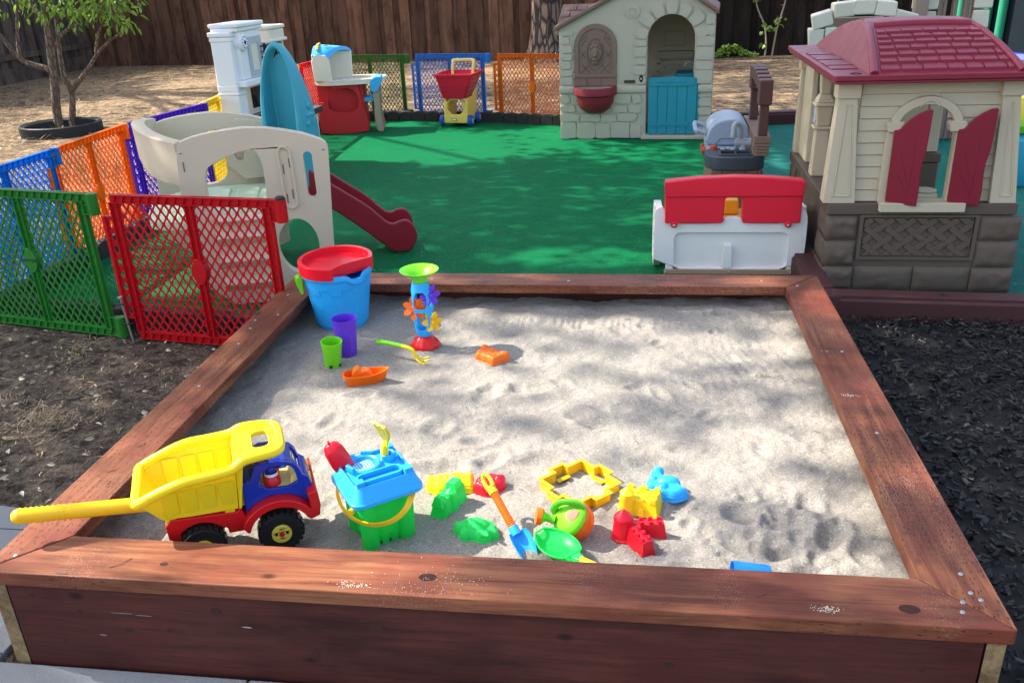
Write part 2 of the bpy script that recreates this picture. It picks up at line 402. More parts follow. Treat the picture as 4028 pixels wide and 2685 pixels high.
def build_sand():
    nx, ny = 300, 280; x0, x1, y0, y1 = .045, 2.163, .045, 2.015
    X = np.linspace(x0, x1, nx); Y = np.linspace(y0, y1, ny)
    Z = np.array([[sand_z(x, y) for x in X] for y in Y])
    gx, gy = np.meshgrid(X, Y)
    for a, b, r, d, e, an, rim in DENTS:
        ca, sa = math.cos(an), math.sin(an)
        u = ((gx-a)*ca+(gy-b)*sa)/r; w = (-(gx-a)*sa+(gy-b)*ca)/(r*e); q = np.sqrt(u*u+w*w)
        Z += np.where(q < 2.2, -d*np.exp(-(q/.75)**4) + d*rim*np.exp(-((q-1.25)/.28)**2), 0)
    # raked ripples at the right
    k = np.exp(-(((gx-1.86)/.16)**2+((gy-1.45)/.35)**2)); Z += k*.0012*np.sin((gx*.9+gy*.15)*210+2.5*np.sin(gy*13))
    k = np.exp(-(((gx-1.25)/.4)**2+((gy-1.78)/.05)**2)); Z += k*.003*np.sin(gx*190+3*np.sin(gx*31))
    mb = MB(); mb.v = [(float(x), float(y), float(z)) for x, y, z in zip(gx.ravel(), gy.ravel(), Z.ravel())]
    mb.f = [(j*nx+i, j*nx+i+1, (j+1)*nx+i+1, (j+1)*nx+i) for j in range(ny-1) for i in range(nx-1)]; mb.m = [0]*len(mb.f)
    structure(O('sand', mb, m_sand(), merge=False, recalc=False, angle=180))
    return X, Y, Z
SX, SY, SZ = build_sand()
def sz(x, y):
    i = min(max(int(round((x-SX[0])/(SX[1]-SX[0]))), 0), len(SX)-1); j = min(max(int(round((y-SY[0])/(SY[1]-SY[0]))), 0), len(SY)-1)
    return float(SZ[j, i])

# ================================================================== sandbox timber
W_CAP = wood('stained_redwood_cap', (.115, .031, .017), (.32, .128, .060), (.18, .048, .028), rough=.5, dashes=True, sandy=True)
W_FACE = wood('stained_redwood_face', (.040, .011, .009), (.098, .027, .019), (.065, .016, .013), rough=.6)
W_END = wood('bare_end_grain', (.16, .105, .05), (.33, .235, .12), rough=.8, knots=False)
STEEL = plastic('galvanised_steel', (.42, .42, .44), .4); STEEL.node_tree.nodes['Principled BSDF'].inputs['Metallic'].default_value = .9
sbx = E('sandbox', 'low sandbox framed in red-stained timber boards, filled with pale sand', 'sandbox')
g = .0015
def capboard(L, parent, loc, rz):
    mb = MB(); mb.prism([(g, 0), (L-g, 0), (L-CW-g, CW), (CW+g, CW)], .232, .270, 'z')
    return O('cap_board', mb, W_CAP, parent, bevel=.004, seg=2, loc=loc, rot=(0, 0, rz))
capboard(SB_W, sbx, (0, 0, 0), 0)
capboard(SB_D, sbx, (SB_W, 0, 0), PI/2)
capboard(SB_W, sbx, (SB_W, SB_D, 0), PI)
capboard(SB_D, sbx, (0, SB_D, 0), -PI/2)
def sideboard(L, parent, loc, rz, mats, x0=0.0):
    mb = MB(); mb.box(x0, L, 0, .038, -.02, .229)
    return O('side_board', mb, mats, parent, bevel=.003, loc=loc, rot=(0, 0, rz))
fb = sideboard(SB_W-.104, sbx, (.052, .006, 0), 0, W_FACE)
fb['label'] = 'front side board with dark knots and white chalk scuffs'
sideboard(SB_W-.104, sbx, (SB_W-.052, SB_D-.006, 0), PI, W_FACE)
for loc, rz in (((SB_W-.010, .008, 0), PI/2), ((.010, SB_D-.008, 0), -PI/2)):
    b_ = sideboard(SB_D-.016, sbx, loc, rz, [W_FACE, W_END])
    for p in b_.data.polygons:
        if abs(p.normal.x) > .9: p.material_index = 1
# screws driven into the caps
scr = MB(); scr.lathe([(0, .0015), (.0045, .001), (.0055, -.001)], 10)
for x, y in ((2.13, .075), (2.155, .105), (2.12, .045), (2.168, .085), (2.155, .165), (.06, 1.28), (.045, 1.42), (.055, 1.78), (.10, 1.56), (.03, 1.5), (1.98, 1.985), (2.11, 1.93), (1.2, 1.97), (.62, 1.98), (2.15, 1.3), (2.13, .76), (.075, .94), (.05, .06)):
    O('screw', scr, STEEL, sbx, loc=(x, y, .2704))
# knots that show in the caps and the front board
KN = wood('knot_wood', (.030, .013, .010), (.065, .028, .020), rough=.8, knots=False)
for x, y, rx in ((1.03, .062, .020), (2.02, .045, .021), (.42, .058, .010)):
    k = MB(); k.lathe([(0, .0003), (1, .0003)], 18); o = O('knot', k, KN, sbx, loc=(x, y, .2702)); o.scale = (rx, rx*.62, 1)
for x, z, rx in ((.11, .205, .006), (.22, .165, .008), (.33, .12, .009), (.43, .125, .008), (.555, .19, .014), (.75, .155, .012), (.92, .175, .016), (.77, .08, .012), (1.05, .07, .010), (1.12, .115, .008), (1.55, .12, .012), (2.05, .15, .006), (.16, .075, .006)):
    k = MB(); k.lathe([(0, .0003), (1, .0003)], 16); o = O('knot', k, KN, sbx, loc=(x, .00585, z), rot=(PI/2, 0, 0)); o.scale = (rx, rx*.7, 1)
CH = plastic('white_chalk', (.26, .23, .23), .9)
ck = MB()
for x0, x1, z0, dz in ((.605, .632, .150, .0035), (.25, .270, .10, .002), (.35, .395, .165, .001), (.29, .35, .168, .0008)):
    ck.prism(smoothpoly([(x0, z0), (x1, z0-dz*.6), (x1, z0+dz*.3), ((x0+x1)/2, z0+dz)], 1), .0044, .0050, 'y')
O('chalk_scuff', ck, CH, sbx)
# small heaps of sand spilt on the front cap
SPILL = plastic('spilt_sand', (.52, .46, .38), .95)
spm = MB(); rr = random.Random(5)
for cx, cy, n, s in ((.86, .022, 60, .012), (.895, .020, 40, .008), (1.86, .03, 90, .014), (1.0, .05, 60, .06), (1.1, .05, 40, .05), (.155+1.95, .98, 50, .012), (2.1, 1.3, 10, .01)):
    for _ in range(n):
        x, y = rr.gauss(cx, s), rr.gauss(cy, s*.45)
        if not (.004 < y < .14 or x > 2.07): continue
        r = rr.uniform(.0007, .0016); spm.ball((x, y, .2703+r*.4), (r, r, r*.7), 5, 3)
tag(O('spilt_sand', spm, SPILL), 'pale sand grains spilt along the sandbox top boards', 'sand', kind='stuff')
# ================================================================== board fences
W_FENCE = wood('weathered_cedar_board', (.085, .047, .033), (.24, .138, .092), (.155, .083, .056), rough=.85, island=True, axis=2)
W_GREY = wood('grey_fence_board', (.080, .066, .058), (.20, .172, .15), (.12, .10, .088), rough=.9, island=True, axis=2)
def fence(name, label, a, b, mat, h=1.9, rails=False, seed=1):
    r = random.Random(seed); a = Vector((*a, 0)); b = Vector((*b, 0)); L = (b-a).length
    t = E(name, label, 'fence', a, math.atan2((b-a).y, (b-a).x))
    mb = MB(); x = 0; i = 0
    while x < L:
        w = r.uniform(.13, .165); y = .0 if i % 2 else .024
        ln = r.uniform(-.006, .006); tp = h+r.uniform(-.02, .02); tw = r.uniform(-.008, .008)
        mb.hex([(x-.012, y-tw, -.03), (x+w, y+tw, -.03), (x+w, y+.02+tw, -.03), (x-.012, y+.02-tw, -.03), (x-.012+ln, y-tw, tp), (x+w+ln, y+tw, tp), (x+w+ln, y+.02+tw, tp), (x-.012+ln, y+.02-tw, tp)])
        x += w-.012; i += 1
    O('board_panel', mb, mat, t, smooth=False, merge=False)
    if rails:
        for z in (.35, 1.5):
            rb = MB(); rb.box(0, L, -.055, -.012, z, z+.09); O('rail', rb, W_GREY, t)
        k = .35
        while k < L:
            pb = MB(); pb.box(k, k+.09, -.12, -.055, -.05, h); O('post', pb, W_GREY, t); k += 2.2
        kb = MB(); kb.box(0, L, -.04, -.01, -.02, .22); O('kick_board', kb, W_GREY, t)
    return t
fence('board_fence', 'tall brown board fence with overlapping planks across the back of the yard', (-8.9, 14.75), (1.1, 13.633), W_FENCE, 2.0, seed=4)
W_SHADED = wood('shaded_board', (.012, .009, .008), (.035, .026, .022), (.022, .016, .014), rough=.9, island=True, axis=2)  # deep shade on the fence's right part, put into the board colour
fence('board_fence', 'board fence behind the right half of the yard, deep shade put into its near-black colour', (1.12, 13.63), (9.0, 12.75), W_SHADED, 2.0, seed=6)
fence('board_fence', 'grey weathered side fence with posts and rails at the far left', (-8.75, 4.0), (-8.85, 14.7), W_GREY, 1.9, rails=True, seed=9)

# ================================================================== trees and plants
def m_bark(name, dark, light, scale):
    m, nt, b = nodemat(name); t = NT(nt); p = t.pos(rnd=False)
    v = t.n('Mapping', {'Vector': p, 'Scale': (scale, scale, scale*.28)}).outputs[0]
    n = t.noise(v, 1.4, 6, .7, 1.2); vo = t.n('TexVoronoi', {'Vector': v, 'Scale': 1.3}, feature='DISTANCE_TO_EDGE').outputs[0]
    h = t.math('MULTIPLY', t.ramp(vo, [(0, (0, 0, 0)), (.22, (1, 1, 1))]), n)
    c = t.mix(t.ramp(h, [(.08, (0, 0, 0)), (.5, (1, 1, 1))]), dark, light)
    nt.links.new(c, b.inputs['Base Color']); b.inputs['Roughness'].default_value = .92
    nt.links.new(t.bump(h, .9, .03), b.inputs['Normal']); return m
def m_leaf(name, a, b_, c_, trans=.35):
    m, nt, b = nodemat(name); t = NT(nt); gi = t.n('NewGeometry')
    c = t.ramp(gi.outputs['Random Per Island'], [(0, a), (.55, b_), (1, c_)])
    nt.links.new(c, b.inputs['Base Color']); b.inputs['Roughness'].default_value = .5
    tr = t.n('BsdfTranslucent', {'Color': t.mix(.5, c, (.30, .42, .05))}); mx = t.n('MixShader', {0: trans, 1: b.outputs[0], 2: tr.outputs[0]})
    nt.links.new(mx.outputs[0], nt.nodes['Material Output'].inputs[0]); return m
BARK_PINE = m_bark('furrowed_pine_bark', (.022, .017, .015), (.24, .165, .125), 9)
BARK_SMALL = m_bark('smooth_brown_bark', (.10, .070, .05), (.24, .175, .125), 22)
LEAF = m_leaf('broad_leaf', (.05, .13, .022), (.10, .24, .035), (.26, .40, .06), .45)
IVY = m_leaf('ivy_leaf', (.10, .20, .03), (.20, .33, .05), (.30, .42, .10))
def leaf(mb, p, d, L, w, r, curl=.15):
    d = d.normalized(); s = d.cross(Vector((r.uniform(-1, 1), r.uniform(-1, 1), r.uniform(.2, 1)))).normalized(); n = s.cross(d)
    pts = [p, p+d*L*.35+s*w*.5+n*L*.04, p+d*L*.7+s*w*.36, p+d*L-n*L*curl, p+d*L*.7-s*w*.36, p+d*L*.35-s*w*.5+n*L*.04, p+d*L*.5-n*L*.05]
    mb.add(pts, [(0, 6, 1), (1, 6, 2), (2, 6, 3), (3, 6, 4), (4, 6, 5), (5, 6, 0)])

# the pine behind the cottage
pine = E('pine_tree', 'thick pine trunk with deeply furrowed bark behind the cottage', 'tree', (.02, 13.55, 0))
mb = MB(); rings = []
rr = random.Random(11)
for k, (z, r) in enumerate(((-.05, .44), (.06, .36), (.2, .30), (.45, .26), (.8, .235), (1.3, .225), (2.2, .215), (3.5, .20), (6, .17), (9, .13))):
    rings.append([((r*(1+.07*math.sin(5*a+k*.3)+.05*math.sin(11*a+1))+ .01)*math.cos(a), (r*(1+.07*math.sin(5*a+k*.3)))*math.sin(a), z) for a in [2*PI*j/40 for j in range(40)]])
mb.loft(rings); O('trunk', mb, BARK_PINE, pine, angle=80)

# the small multi-stemmed tree at the left
tr = E('garden_tree', 'small many-branched tree with green leaves growing from a black planting ring', 'tree', (-4.9, 7.7, 0))
LIMBS = [([(-.043, 0, 0), (-.02, 0, .22), (.038, 0, .52), (.081, 0, .876), (.117, 0, 1.10)], .062, .05),
 ([(.117, 0, 1.10), (.03, .02, 1.2), (-.08, .05, 1.30), (-.2, .1, 1.5), (-.3, .2, 1.9)], .042, .02),
 ([(.117, 0, 1.10), (.15, -.03, 1.2), (.22, -.1, 1.32), (.32, -.1, 1.6), (.4, -.2, 2.0)], .036, .015),
 ([(.06, .08, 0), (.11, .09, .2), (.147, .08, .37), (.12, .06, .55), (.11, .1, .8), (.10, .2, 1.2), (.05, .3, 1.7)], .05, .02),
 ([(.147, .08, .37), (.25, .06, .46), (.336, .04, .525), (.48, .04, .66), (.60, .03, .778), (.776, .02, .90), (.894, 0, .955), (1.05, 0, 1.05)], .038, .010),
 ([(.578, .03, .78), (.60, .05, .88), (.64, .06, .98), (.70, .08, 1.08), (.79, .1, 1.16), (.85, .12, 1.4)], .022, .008),
 ([(.15, .0, .86), (.20, .02, .95), (.28, .03, 1.01), (.40, .02, 1.06), (.55, 0, 1.08), (.68, 0, 1.12), (.79, -.05, 1.2), (.9, -.1, 1.4)], .026, .010),
 ([(.04, 0, .60), (-.03, -.03, .645), (-.157, -.06, .69), (-.26, -.08, .76), (-.34, -.1, .9), (-.42, -.1, 1.03), (-.6, -.1, 1.2), (-.75, -.1, 1.5)], .045, .014),
 ([(-.25, -.08, .755), (-.255, -.05, .9), (-.24, 0, 1.1), (-.2, .05, 1.4), (-.15, .1, 1.8)], .026, .012),
 ([(-.45, -.1, 1.06), (-.5, -.2, 1.12), (-.62, -.25, 1.25)], .018, .008)]
mb = MB()
for pts, r0, r1 in LIMBS:
    P = catmull(pts, 5); mb.tube(P, [.8*(r0+(r1-r0)*i/(len(P)-1)) for i in range(len(P))], 9)
O('trunk', mb, BARK_SMALL, tr, angle=80, merge=False)
mb = MB(); rr = random.Random(21)
for tip, rs, n in (((.35, -.05, 1.25), .16, 90), ((.55, 0, 1.28), .17, 120), ((.75, -.02, 1.22), .15, 120), ((.92, -.03, 1.25), .16, 120), ((1.05, 0, 1.10), .11, 46), ((.45, -.1, 1.17), .10, 60), ((.62, 0, 1.19), .09, 50),
                  ((1.1, -.05, 1.4), .22, 130), ((.1, .1, 1.45), .25, 160), ((.2, -.1, 1.22), .10, 26), ((-.3, 0, 1.35), .15, 70), ((-.6, -.1, 1.4), .25, 120), ((-.52, -.15, 1.2), .10, 22), ((.6, .1, 1.6), .4, 300), ((-.1, .1, 1.8), .4, 260), ((.85, .05, 1.06), .07, 22), ((.4, .1, 1.95), .4, 260), ((1.0, 0, 1.7), .35, 200)):
    for _ in range(int(n*.46)):
        q = Vector((rr.gauss(0, 1), rr.gauss(0, 1), rr.gauss(0, .8)))*rs*.62
        leaf(mb, Vector(tip)+q, q.normalized()*.6+Vector((rr.uniform(-.4, .4), rr.uniform(-.4, .4), -.55)), rr.uniform(.06, .11), rr.uniform(.026, .040), rr)
O('crown', mb, LEAF, tr, smooth=False, merge=False, recalc=False)
RUB = plastic('black_rubber', (.018, .020, .023), .6, .4)
ring = E('planting_ring', 'low black plastic ring set in the soil round the small tree', 'planter', (-4.72, 7.42, 0))
mb = MB(); mb.lathe([(.365, -.03), (.365, .075), (.40, .10), (.415, .09), (.415, -.03), (.365, -.03)], 48); O('rim', mb, RUB, ring)

# vines and ivy along the back fence
def vine(name, label, base, pts, leaves, seed, leafsize=.11):
    t = E(name, label, 'plant', base); r = random.Random(seed)
    mb = MB()
    P = catmull(pts, 6); mb.tube(P, [.016-.010*i/(len(P)-1) for i in range(len(P))], 6)
    for i in range(5, len(P), 3):
        q = P[i]; mb.tube([q, q+Vector((r.uniform(-.07, .07), -.02, r.uniform(.0, .08)))], [.004, .002], 4)
    O('stem', mb, plastic('vine_stem', (.30, .26, .18), .8), t, merge=False)
    mb = MB()
    for c, s, n in leaves:
        for _ in range(n):
            q = Vector((r.gauss(0, s), r.gauss(-.03, s*.4), r.gauss(0, s*.7))); leaf(mb, Vector(c)+q, Vector((r.uniform(-1, 1), r.uniform(-.8, .1), r.uniform(-.8, .5))), r.uniform(.6, 1)*leafsize, r.uniform(.5, .8)*leafsize, r)
    O('leaf_cluster', mb, IVY, t, smooth=False, merge=False, recalc=False)
    return t
vine('climbing_vine', 'pale leafy vine sprouting against the back fence right of the cottage', (3.48, 13.22, 0),
     [(0, 0, -.02), (.0, -.01, .2), (-.04, 0, .45), (-.16, 0, .70), (-.24, 0, .95), (-.33, 0, 1.15), (-.36, 0, 1.25)],
     [((-.36, -.02, 1.3), .07, 12), ((-.45, -.02, 1.12), .05, 6), ((-.2, 0, .86), .035, 6), ((-.02, 0, .40), .04, 7), ((.15, 0, .45), .05, 4), ((-.04, 0, .2), .03, 4)], 3)
vine('climbing_vine', 'tall bare vine stem rising up the back fence beside the leafy vine', (3.58, 13.2, 0),
     [(0, 0, -.02), (.05, 0, .4), (.14, 0, .8), (.16, 0, 1.3), (.25, 0, 1.6), (.2, 0, 2.0)], [((.12, 0, .55), .05, 5), ((.2, 0, 1.5), .05, 4)], 8, .08)
vine('climbing_vine', 'thin grey vine stem on the back fence just left of the stone castle', (4.42, 13.1, 0),
     [(-.1, 0, -.02), (.02, 0, .3), (.05, 0, .7), (.12, 0, 1.2), (.1, 0, 1.6), (.16, 0, 2.0)], [((.08, 0, 1.0), .05, 4), ((.1, 0, 1.8), .06, 6)], 13, .07)
mb = MB(); rr = random.Random(31)
for _ in range(620):
    x = rr.uniform(2.25, 3.35); leaf(mb, Vector((x, 13.38-.1*x+.3+rr.gauss(-.1, .10), rr.uniform(.01, .10)*(1+.8*math.sin(x*9)))), Vector((rr.uniform(-1, 1), rr.uniform(-1, 1), rr.uniform(-.1, .7))), rr.uniform(.035, .07), rr.uniform(.03, .05), rr)
o = O('ivy_ground_cover', mb, IVY, smooth=False, merge=False, recalc=False); tag(o, 'sunlit patch of bright ivy leaves at the foot of the back fence', 'ground cover', kind='stuff')

# ================================================================== straw, needles and leaves on the soil
STRAW = m_leaf('dry_straw', (.26, .18, .095), (.36, .26, .15), (.50, .40, .26), .15)
mb = MB(); rr = random.Random(41)
def straw(x, y, L, w, zmax=.0, up=.1):
    a = rr.uniform(0, 2*PI); d = Vector((math.cos(a), math.sin(a), rr.uniform(0, up))).normalized(); s = Vector((-d.y, d.x, 0)).normalized()*w; p = Vector((x, y, -.008+rr.uniform(0, .004)+zmax*rr.random()))
    m_ = p+d*L*.5+s*rr.uniform(-2, 2)*1.5; e = p+d*L+Vector((0, 0, -.002))
    mb.add([p-s, p+s, m_+s, m_-s, e], [(0, 1, 2, 3), (3, 2, 4)])
for _ in range(2600): # near soil between path and gate
    x, y = rr.uniform(-1.9, -.02), rr.uniform(.5, 2.3)
    if rr.random() < .35+.6*noise.noise(Vector((x*2.2, y*2.2, 0))): straw(x, y, rr.uniform(.012, .05), rr.uniform(.0008, .0020))
for _ in range(44):   # tufts
    cx, cy = rr.choice([(-.85, .98), (-.75, 1.18), (-.62, 1.12), (-.9, 1.3), (-1.0, 1.1), (-.95, 1.75), (-1.2, 1.5)]); cx += rr.gauss(0, .06); cy += rr.gauss(0, .05)
    for _ in range(22): straw(cx+rr.gauss(0, .03), cy+rr.gauss(0, .03), rr.uniform(.02, .06), .0009, .02, .5)
for _ in range(16000):
    x, y = rr.uniform(-8.3, -1.9), rr.uniform(2.2, 14.2)
    if rr.random() < .55+1.0*noise.noise(Vector((x*.8, y*.8, 4))): straw(x, y, rr.uniform(.03, .12), rr.uniform(.0018, .004), .03, .55)
for _ in range(9000):
    x, y = rr.uniform(-1.9, 5), rr.uniform(7.8, 13.2)
    if rr.random() < .5+.8*noise.noise(Vector((x*.8, y*.8, 4))): straw(x, y, rr.uniform(.03, .1), rr.uniform(.0016, .0035), .012, .25)
tag(O('straw_litter', mb, STRAW, smooth=False, merge=False, recalc=False), 'dry straw and needles scattered over the bare soil', 'straw', kind='stuff')
DRY = m_leaf('fallen_leaf_mat', (.26, .22, .13), (.40, .37, .26), (.52, .48, .36), .1)
mb = MB()
for _ in range(420):
    x, y = rr.uniform(-1.9, -.05), rr.uniform(.52, 2.1); a = rr.uniform(0, 6.3)
    leaf(mb, Vector((x, y, -.003)), Vector((math.cos(a), math.sin(a), .12)), rr.uniform(.010, .040), rr.uniform(.007, .018), rr, .2)
for _ in range(500):
    x, y = rr.uniform(-6.5, -1.8), rr.uniform(2.5, 9); a = rr.uniform(0, 6.3)
    leaf(mb, Vector((x, y, .0)), Vector((math.cos(a), math.sin(a), .15)), rr.uniform(.03, .06), rr.uniform(.015, .03), rr, .2)
tag(O('leaf_litter', mb, DRY, smooth=False, merge=False, recalc=False), 'small fallen leaves strewn over the bare soil', 'leaves', kind='stuff')
# needles on sand and on the timber
mb = MB(); ND = plastic('pine_needle', (.13, .075, .045), .8)
for cx, cy, n, s in ((1.93, 1.33, 9, .03), (1.0, .9, 6, .5), (1.6, .3, 10, .2), (1.1, .3, 6, .3), (1.3, 1.1, 8, .5)):
    for _ in range(n):
        x, y = min(max(rr.gauss(cx, s), .2), 2.02), min(max(rr.gauss(cy, s*.7), .2), 1.9); a = rr.uniform(0, 6.3); L = rr.uniform(.012, .03); z = sz(x, y)+.0015
        mb.tube([(x, y, z), (x+L*.5*math.cos(a), y+L*.5*math.sin(a), z+.002), (x+L*math.cos(a+.2), y+L*math.sin(a+.2), z)], .0007, 4)
for x, y, a, L in ((.30, .035, .5, .05), (1.72, .06, .1, .03), (1.53, .02, .2, .02), (2.12, .25, 2.2, .025), (.08, .55, 1.0, .03), (.06, .42, .2, .03), (1.655, .015, 1.3, .014), (.17, .02, -.6, .05), (.10, .36, 1.4, .02)):
    mb.tube([(x, y, .2712), (x+L*.5*math.cos(a), y+L*.5*math.sin(a), .2725), (x+L*math.cos(a+.3), y+L*math.sin(a+.3), .2712)], .0008, 4)
tag(O('pine_needles', mb, ND, merge=False), 'brown pine needles dropped on the sand and boards', 'needles', kind='stuff')

# ================================================================== black rubber mulch
mb = MB(); rr = random.Random(51)
for _ in range(13000):
    x, y = rr.uniform(2.2, 4.2), rr.uniform(-.55, 2.26)
    if x > 2.5+max(0, y-.3)*.40: continue
    a = rr.uniform(0, 6.3); L = rr.uniform(.012, .036); w = L*rr.uniform(.25, .6); h = rr.uniform(.002, .007); tz, tx = rr.gauss(0, .35), rr.gauss(0, .35)
    T = Matrix.Translation((x, y, rr.uniform(.0, .026))) @ Matrix.Rotation(a, 4, 'Z') @ Matrix.Rotation(tx, 4, 'X') @ Matrix.Rotation(tz, 4, 'Y')
    mb.T = T; k = rr.uniform(.3, 1)
    mb.hex([(-L/2, -w/2, 0), (L/2, -w/2*k, 0), (L/2*k, w/2, 0), (-L/2, w/2*k, 0), (-L/2*.8, -w/2*.8, h), (L/2*.8, -w/2*k*.8, h), (L/2*k*.8, w/2*.8, h), (-L/2*.8, w/2*k*.8, h)])
mb.T = None
def m_mulch():
    m, nt, b = nodemat('rubber_mulch'); t = NT(nt); gi = t.n('NewGeometry')
    nt.links.new(t.ramp(gi.outputs['Random Per Island'], [(0, (.006, .0055, .006)), (.7, (.015, .014, .015)), (.94, (.034, .030, .027)), (1, (.075, .062, .052))]), b.inputs['Base Color'])
    b.inputs['Roughness'].default_value = .5; b.inputs['Specular IOR Level'].default_value = .3; return m
tag(O('rubber_mulch', mb, m_mulch(), smooth=False, merge=False, recalc=False), 'loose black shredded mulch chips beside the sandbox', 'mulch', kind='stuff')

# ================================================================== lawn edging and plastic timbers
BLK = plastic('charcoal_edging', (.030, .027, .028), .75, .5)
def edging(label, pts):
    a0 = Vector((*pts[0], 0)); t = E('lawn_edging', label, 'edging', a0)
    mb = MB()
    for a, b in zip(pts, pts[1:]):
        a = Vector((*a, 0)); b = Vector((*b, 0)); L = (b-a).length; n = max(1, round(L/.15)); d = (b-a)/L
        for i in range(n):
            x0, x1 = L*i/n+.002, L*(i+1)/n-.002
            mb.T = Matrix.Translation(a-a0) @ Matrix.Rotation(math.atan2(d.y, d.x), 4, 'Z')
            mb.prism([(x0, -.02), (x1, -.02), (x1, .075), (x1-.02, .09), ((x0+x1)/2, .098), (x0+.02, .09), (x0, .075)], -.035, .035, 'y')
    mb.T = None
    O('edging_block', mb, BLK, t, bevel=.008, seg=2)
edging('scalloped dark edging blocks along the back of the green carpet', [(-1.60, 7.82), (-.87, 7.74), (.02, 7.57), (.80, 7.27)])
edging('scalloped dark edging blocks along the left panels of the playpen', [(-1.62, 2.2), (-1.63, 2.88), (-1.65, 3.73), (-1.54, 4.5), (-1.65, 5.35), (-1.72, 6.2), (-1.76, 7.1), (-1.70, 7.78)])
edging('scalloped grey edging blocks under the green and red front panels', [(-1.55, 2.20), (-.80, 2.05), (.02, 1.96)])
BURG = plastic('burgundy_timber', (.060, .020, .020), .65, .5)
def timber(label, a, b, h=.11, w=.11):
    a = Vector((*a, 0)); b = Vector((*b, 0)); L = (b-a).length
    t = E('landscape_timber', label, 'timber', a, math.atan2((b-a).y, (b-a).x))
    mb = MB(); mb.prism([(-w/2, -.02), (w/2, -.02), (w/2, h*.8), (w/2-.012, h*.86), (w/2-.012, h), (-w/2+.012, h), (-w/2+.012, h*.86), (-w/2, h*.8)], .0, L, 'x'); O('beam', mb, BURG, t, bevel=.004)
    x = .45
    while x < L:
        k = MB(); k.lathe([(.0, .0), (.010, .0), (.012, .004), (.018, .002)], 14); O('stake_hole', k, BLK, t, loc=(x, 0, h)); x += .75
    for e in (0, L):
        k = MB(); k.lathe([(0, h-.004), (w*.50, h-.004), (w*.52, h-.012), (w*.52, -.02)], 18); O('end_joint', k, BURG, t, loc=(e, 0, 0))
timber('burgundy plastic timber edging the black mulch in front of the red-roofed house', (2.335, 2.30), (4.6, 2.16))
timber('burgundy plastic timber running along the left side of the red-roofed house', (2.31, 2.42), (2.24, 7.0))
timber('burgundy plastic timber along the back of the teal carpet', (2.18, 7.08), (5.4, 7.55))

# ================================================================== playpen panels
def clip_rect(poly, x0, x1, z0, z1):
    for ax, lim, sg in ((0, x0, 1), (0, x1, -1), (1, z0, 1), (1, z1, -1)):
        o = []
        for i in range(len(poly)):
            a, b = poly[i], poly[(i+1) % len(poly)]; da, db = sg*(a[ax]-lim), sg*(b[ax]-lim)
            if da >= -1e-9: o.append(a)
            if (da > 1e-9 and db < -1e-9) or (da < -1e-9 and db > 1e-9):
                k = da/(da-db); o.append((a[0]+(b[0]-a[0])*k, a[1]+(b[1]-a[1])*k))
        poly = o
        if len(poly) < 3: return []
    return poly
def lattice(mb, x0, x1, z0, z1, nx, nz, bar, th):
    w, h = (x1-x0)/nx, (z1-z0)/nz
    for q in range(2*nx+1):
        for p in range(2*nz+1):
            if (p+q) % 2: continue
            cx, cz = x0+q*w/2, z0+p*h/2
            P = clip_rect([(cx+w/2, cz), (cx, cz+h/2), (cx-w/2, cz), (cx, cz-h/2)], x0, x1, z0, z1)
            n = len(P)
            if n < 3: continue
            ar = sum(P[i][0]*P[(i+1) % n][1]-P[(i+1) % n][0]*P[i][1] for i in range(n))/2
            if ar < w*h*.08: continue
            V = [Vector(p_) for p_ in P]; H = []
            for i in range(n):
                a, b, c = V[i-1], V[i], V[(i+1) % n]; d0, d1 = (b-a).normalized(), (c-b).normalized()
                n0, n1 = Vector((-d0.y, d0.x)), Vector((-d1.y, d1.x)); k = n0+n1; k = k/(k.dot(n0))
                v = b+k*(bar/2); r = min(.006, (b-a).length*.22, (c-b).length*.22)
                H.append((v-d0*r, v-(d0-d1)*r*.38, v+d1*r))
            vs = [(v.x, y, v.y) for y in (-th/2, th/2) for v in V] + [(v.x, y, v.y) for y in (-th/2, th/2) for t3 in H for v in t3]
            fs = []; hb = 2*n; m = 3*n
            for i in range(n):
                j = (i+1) % n
                for s, vb, h0 in ((0, 0, hb), (1, n, hb+m)):
                    for f in ((vb+i, h0+3*i, h0+3*i+1), (vb+i, h0+3*i+1, h0+3*i+2), (vb+i, h0+3*i+2, h0+3*j, vb+j)):
                        fs.append(f[::-1] if s == 0 else f)
            for i in range(m): fs.append((hb+i, hb+(i+1) % m, hb+m+(i+1) % m, hb+m+i))
            mb.add(vs, fs)
PW, PH = .885, .66
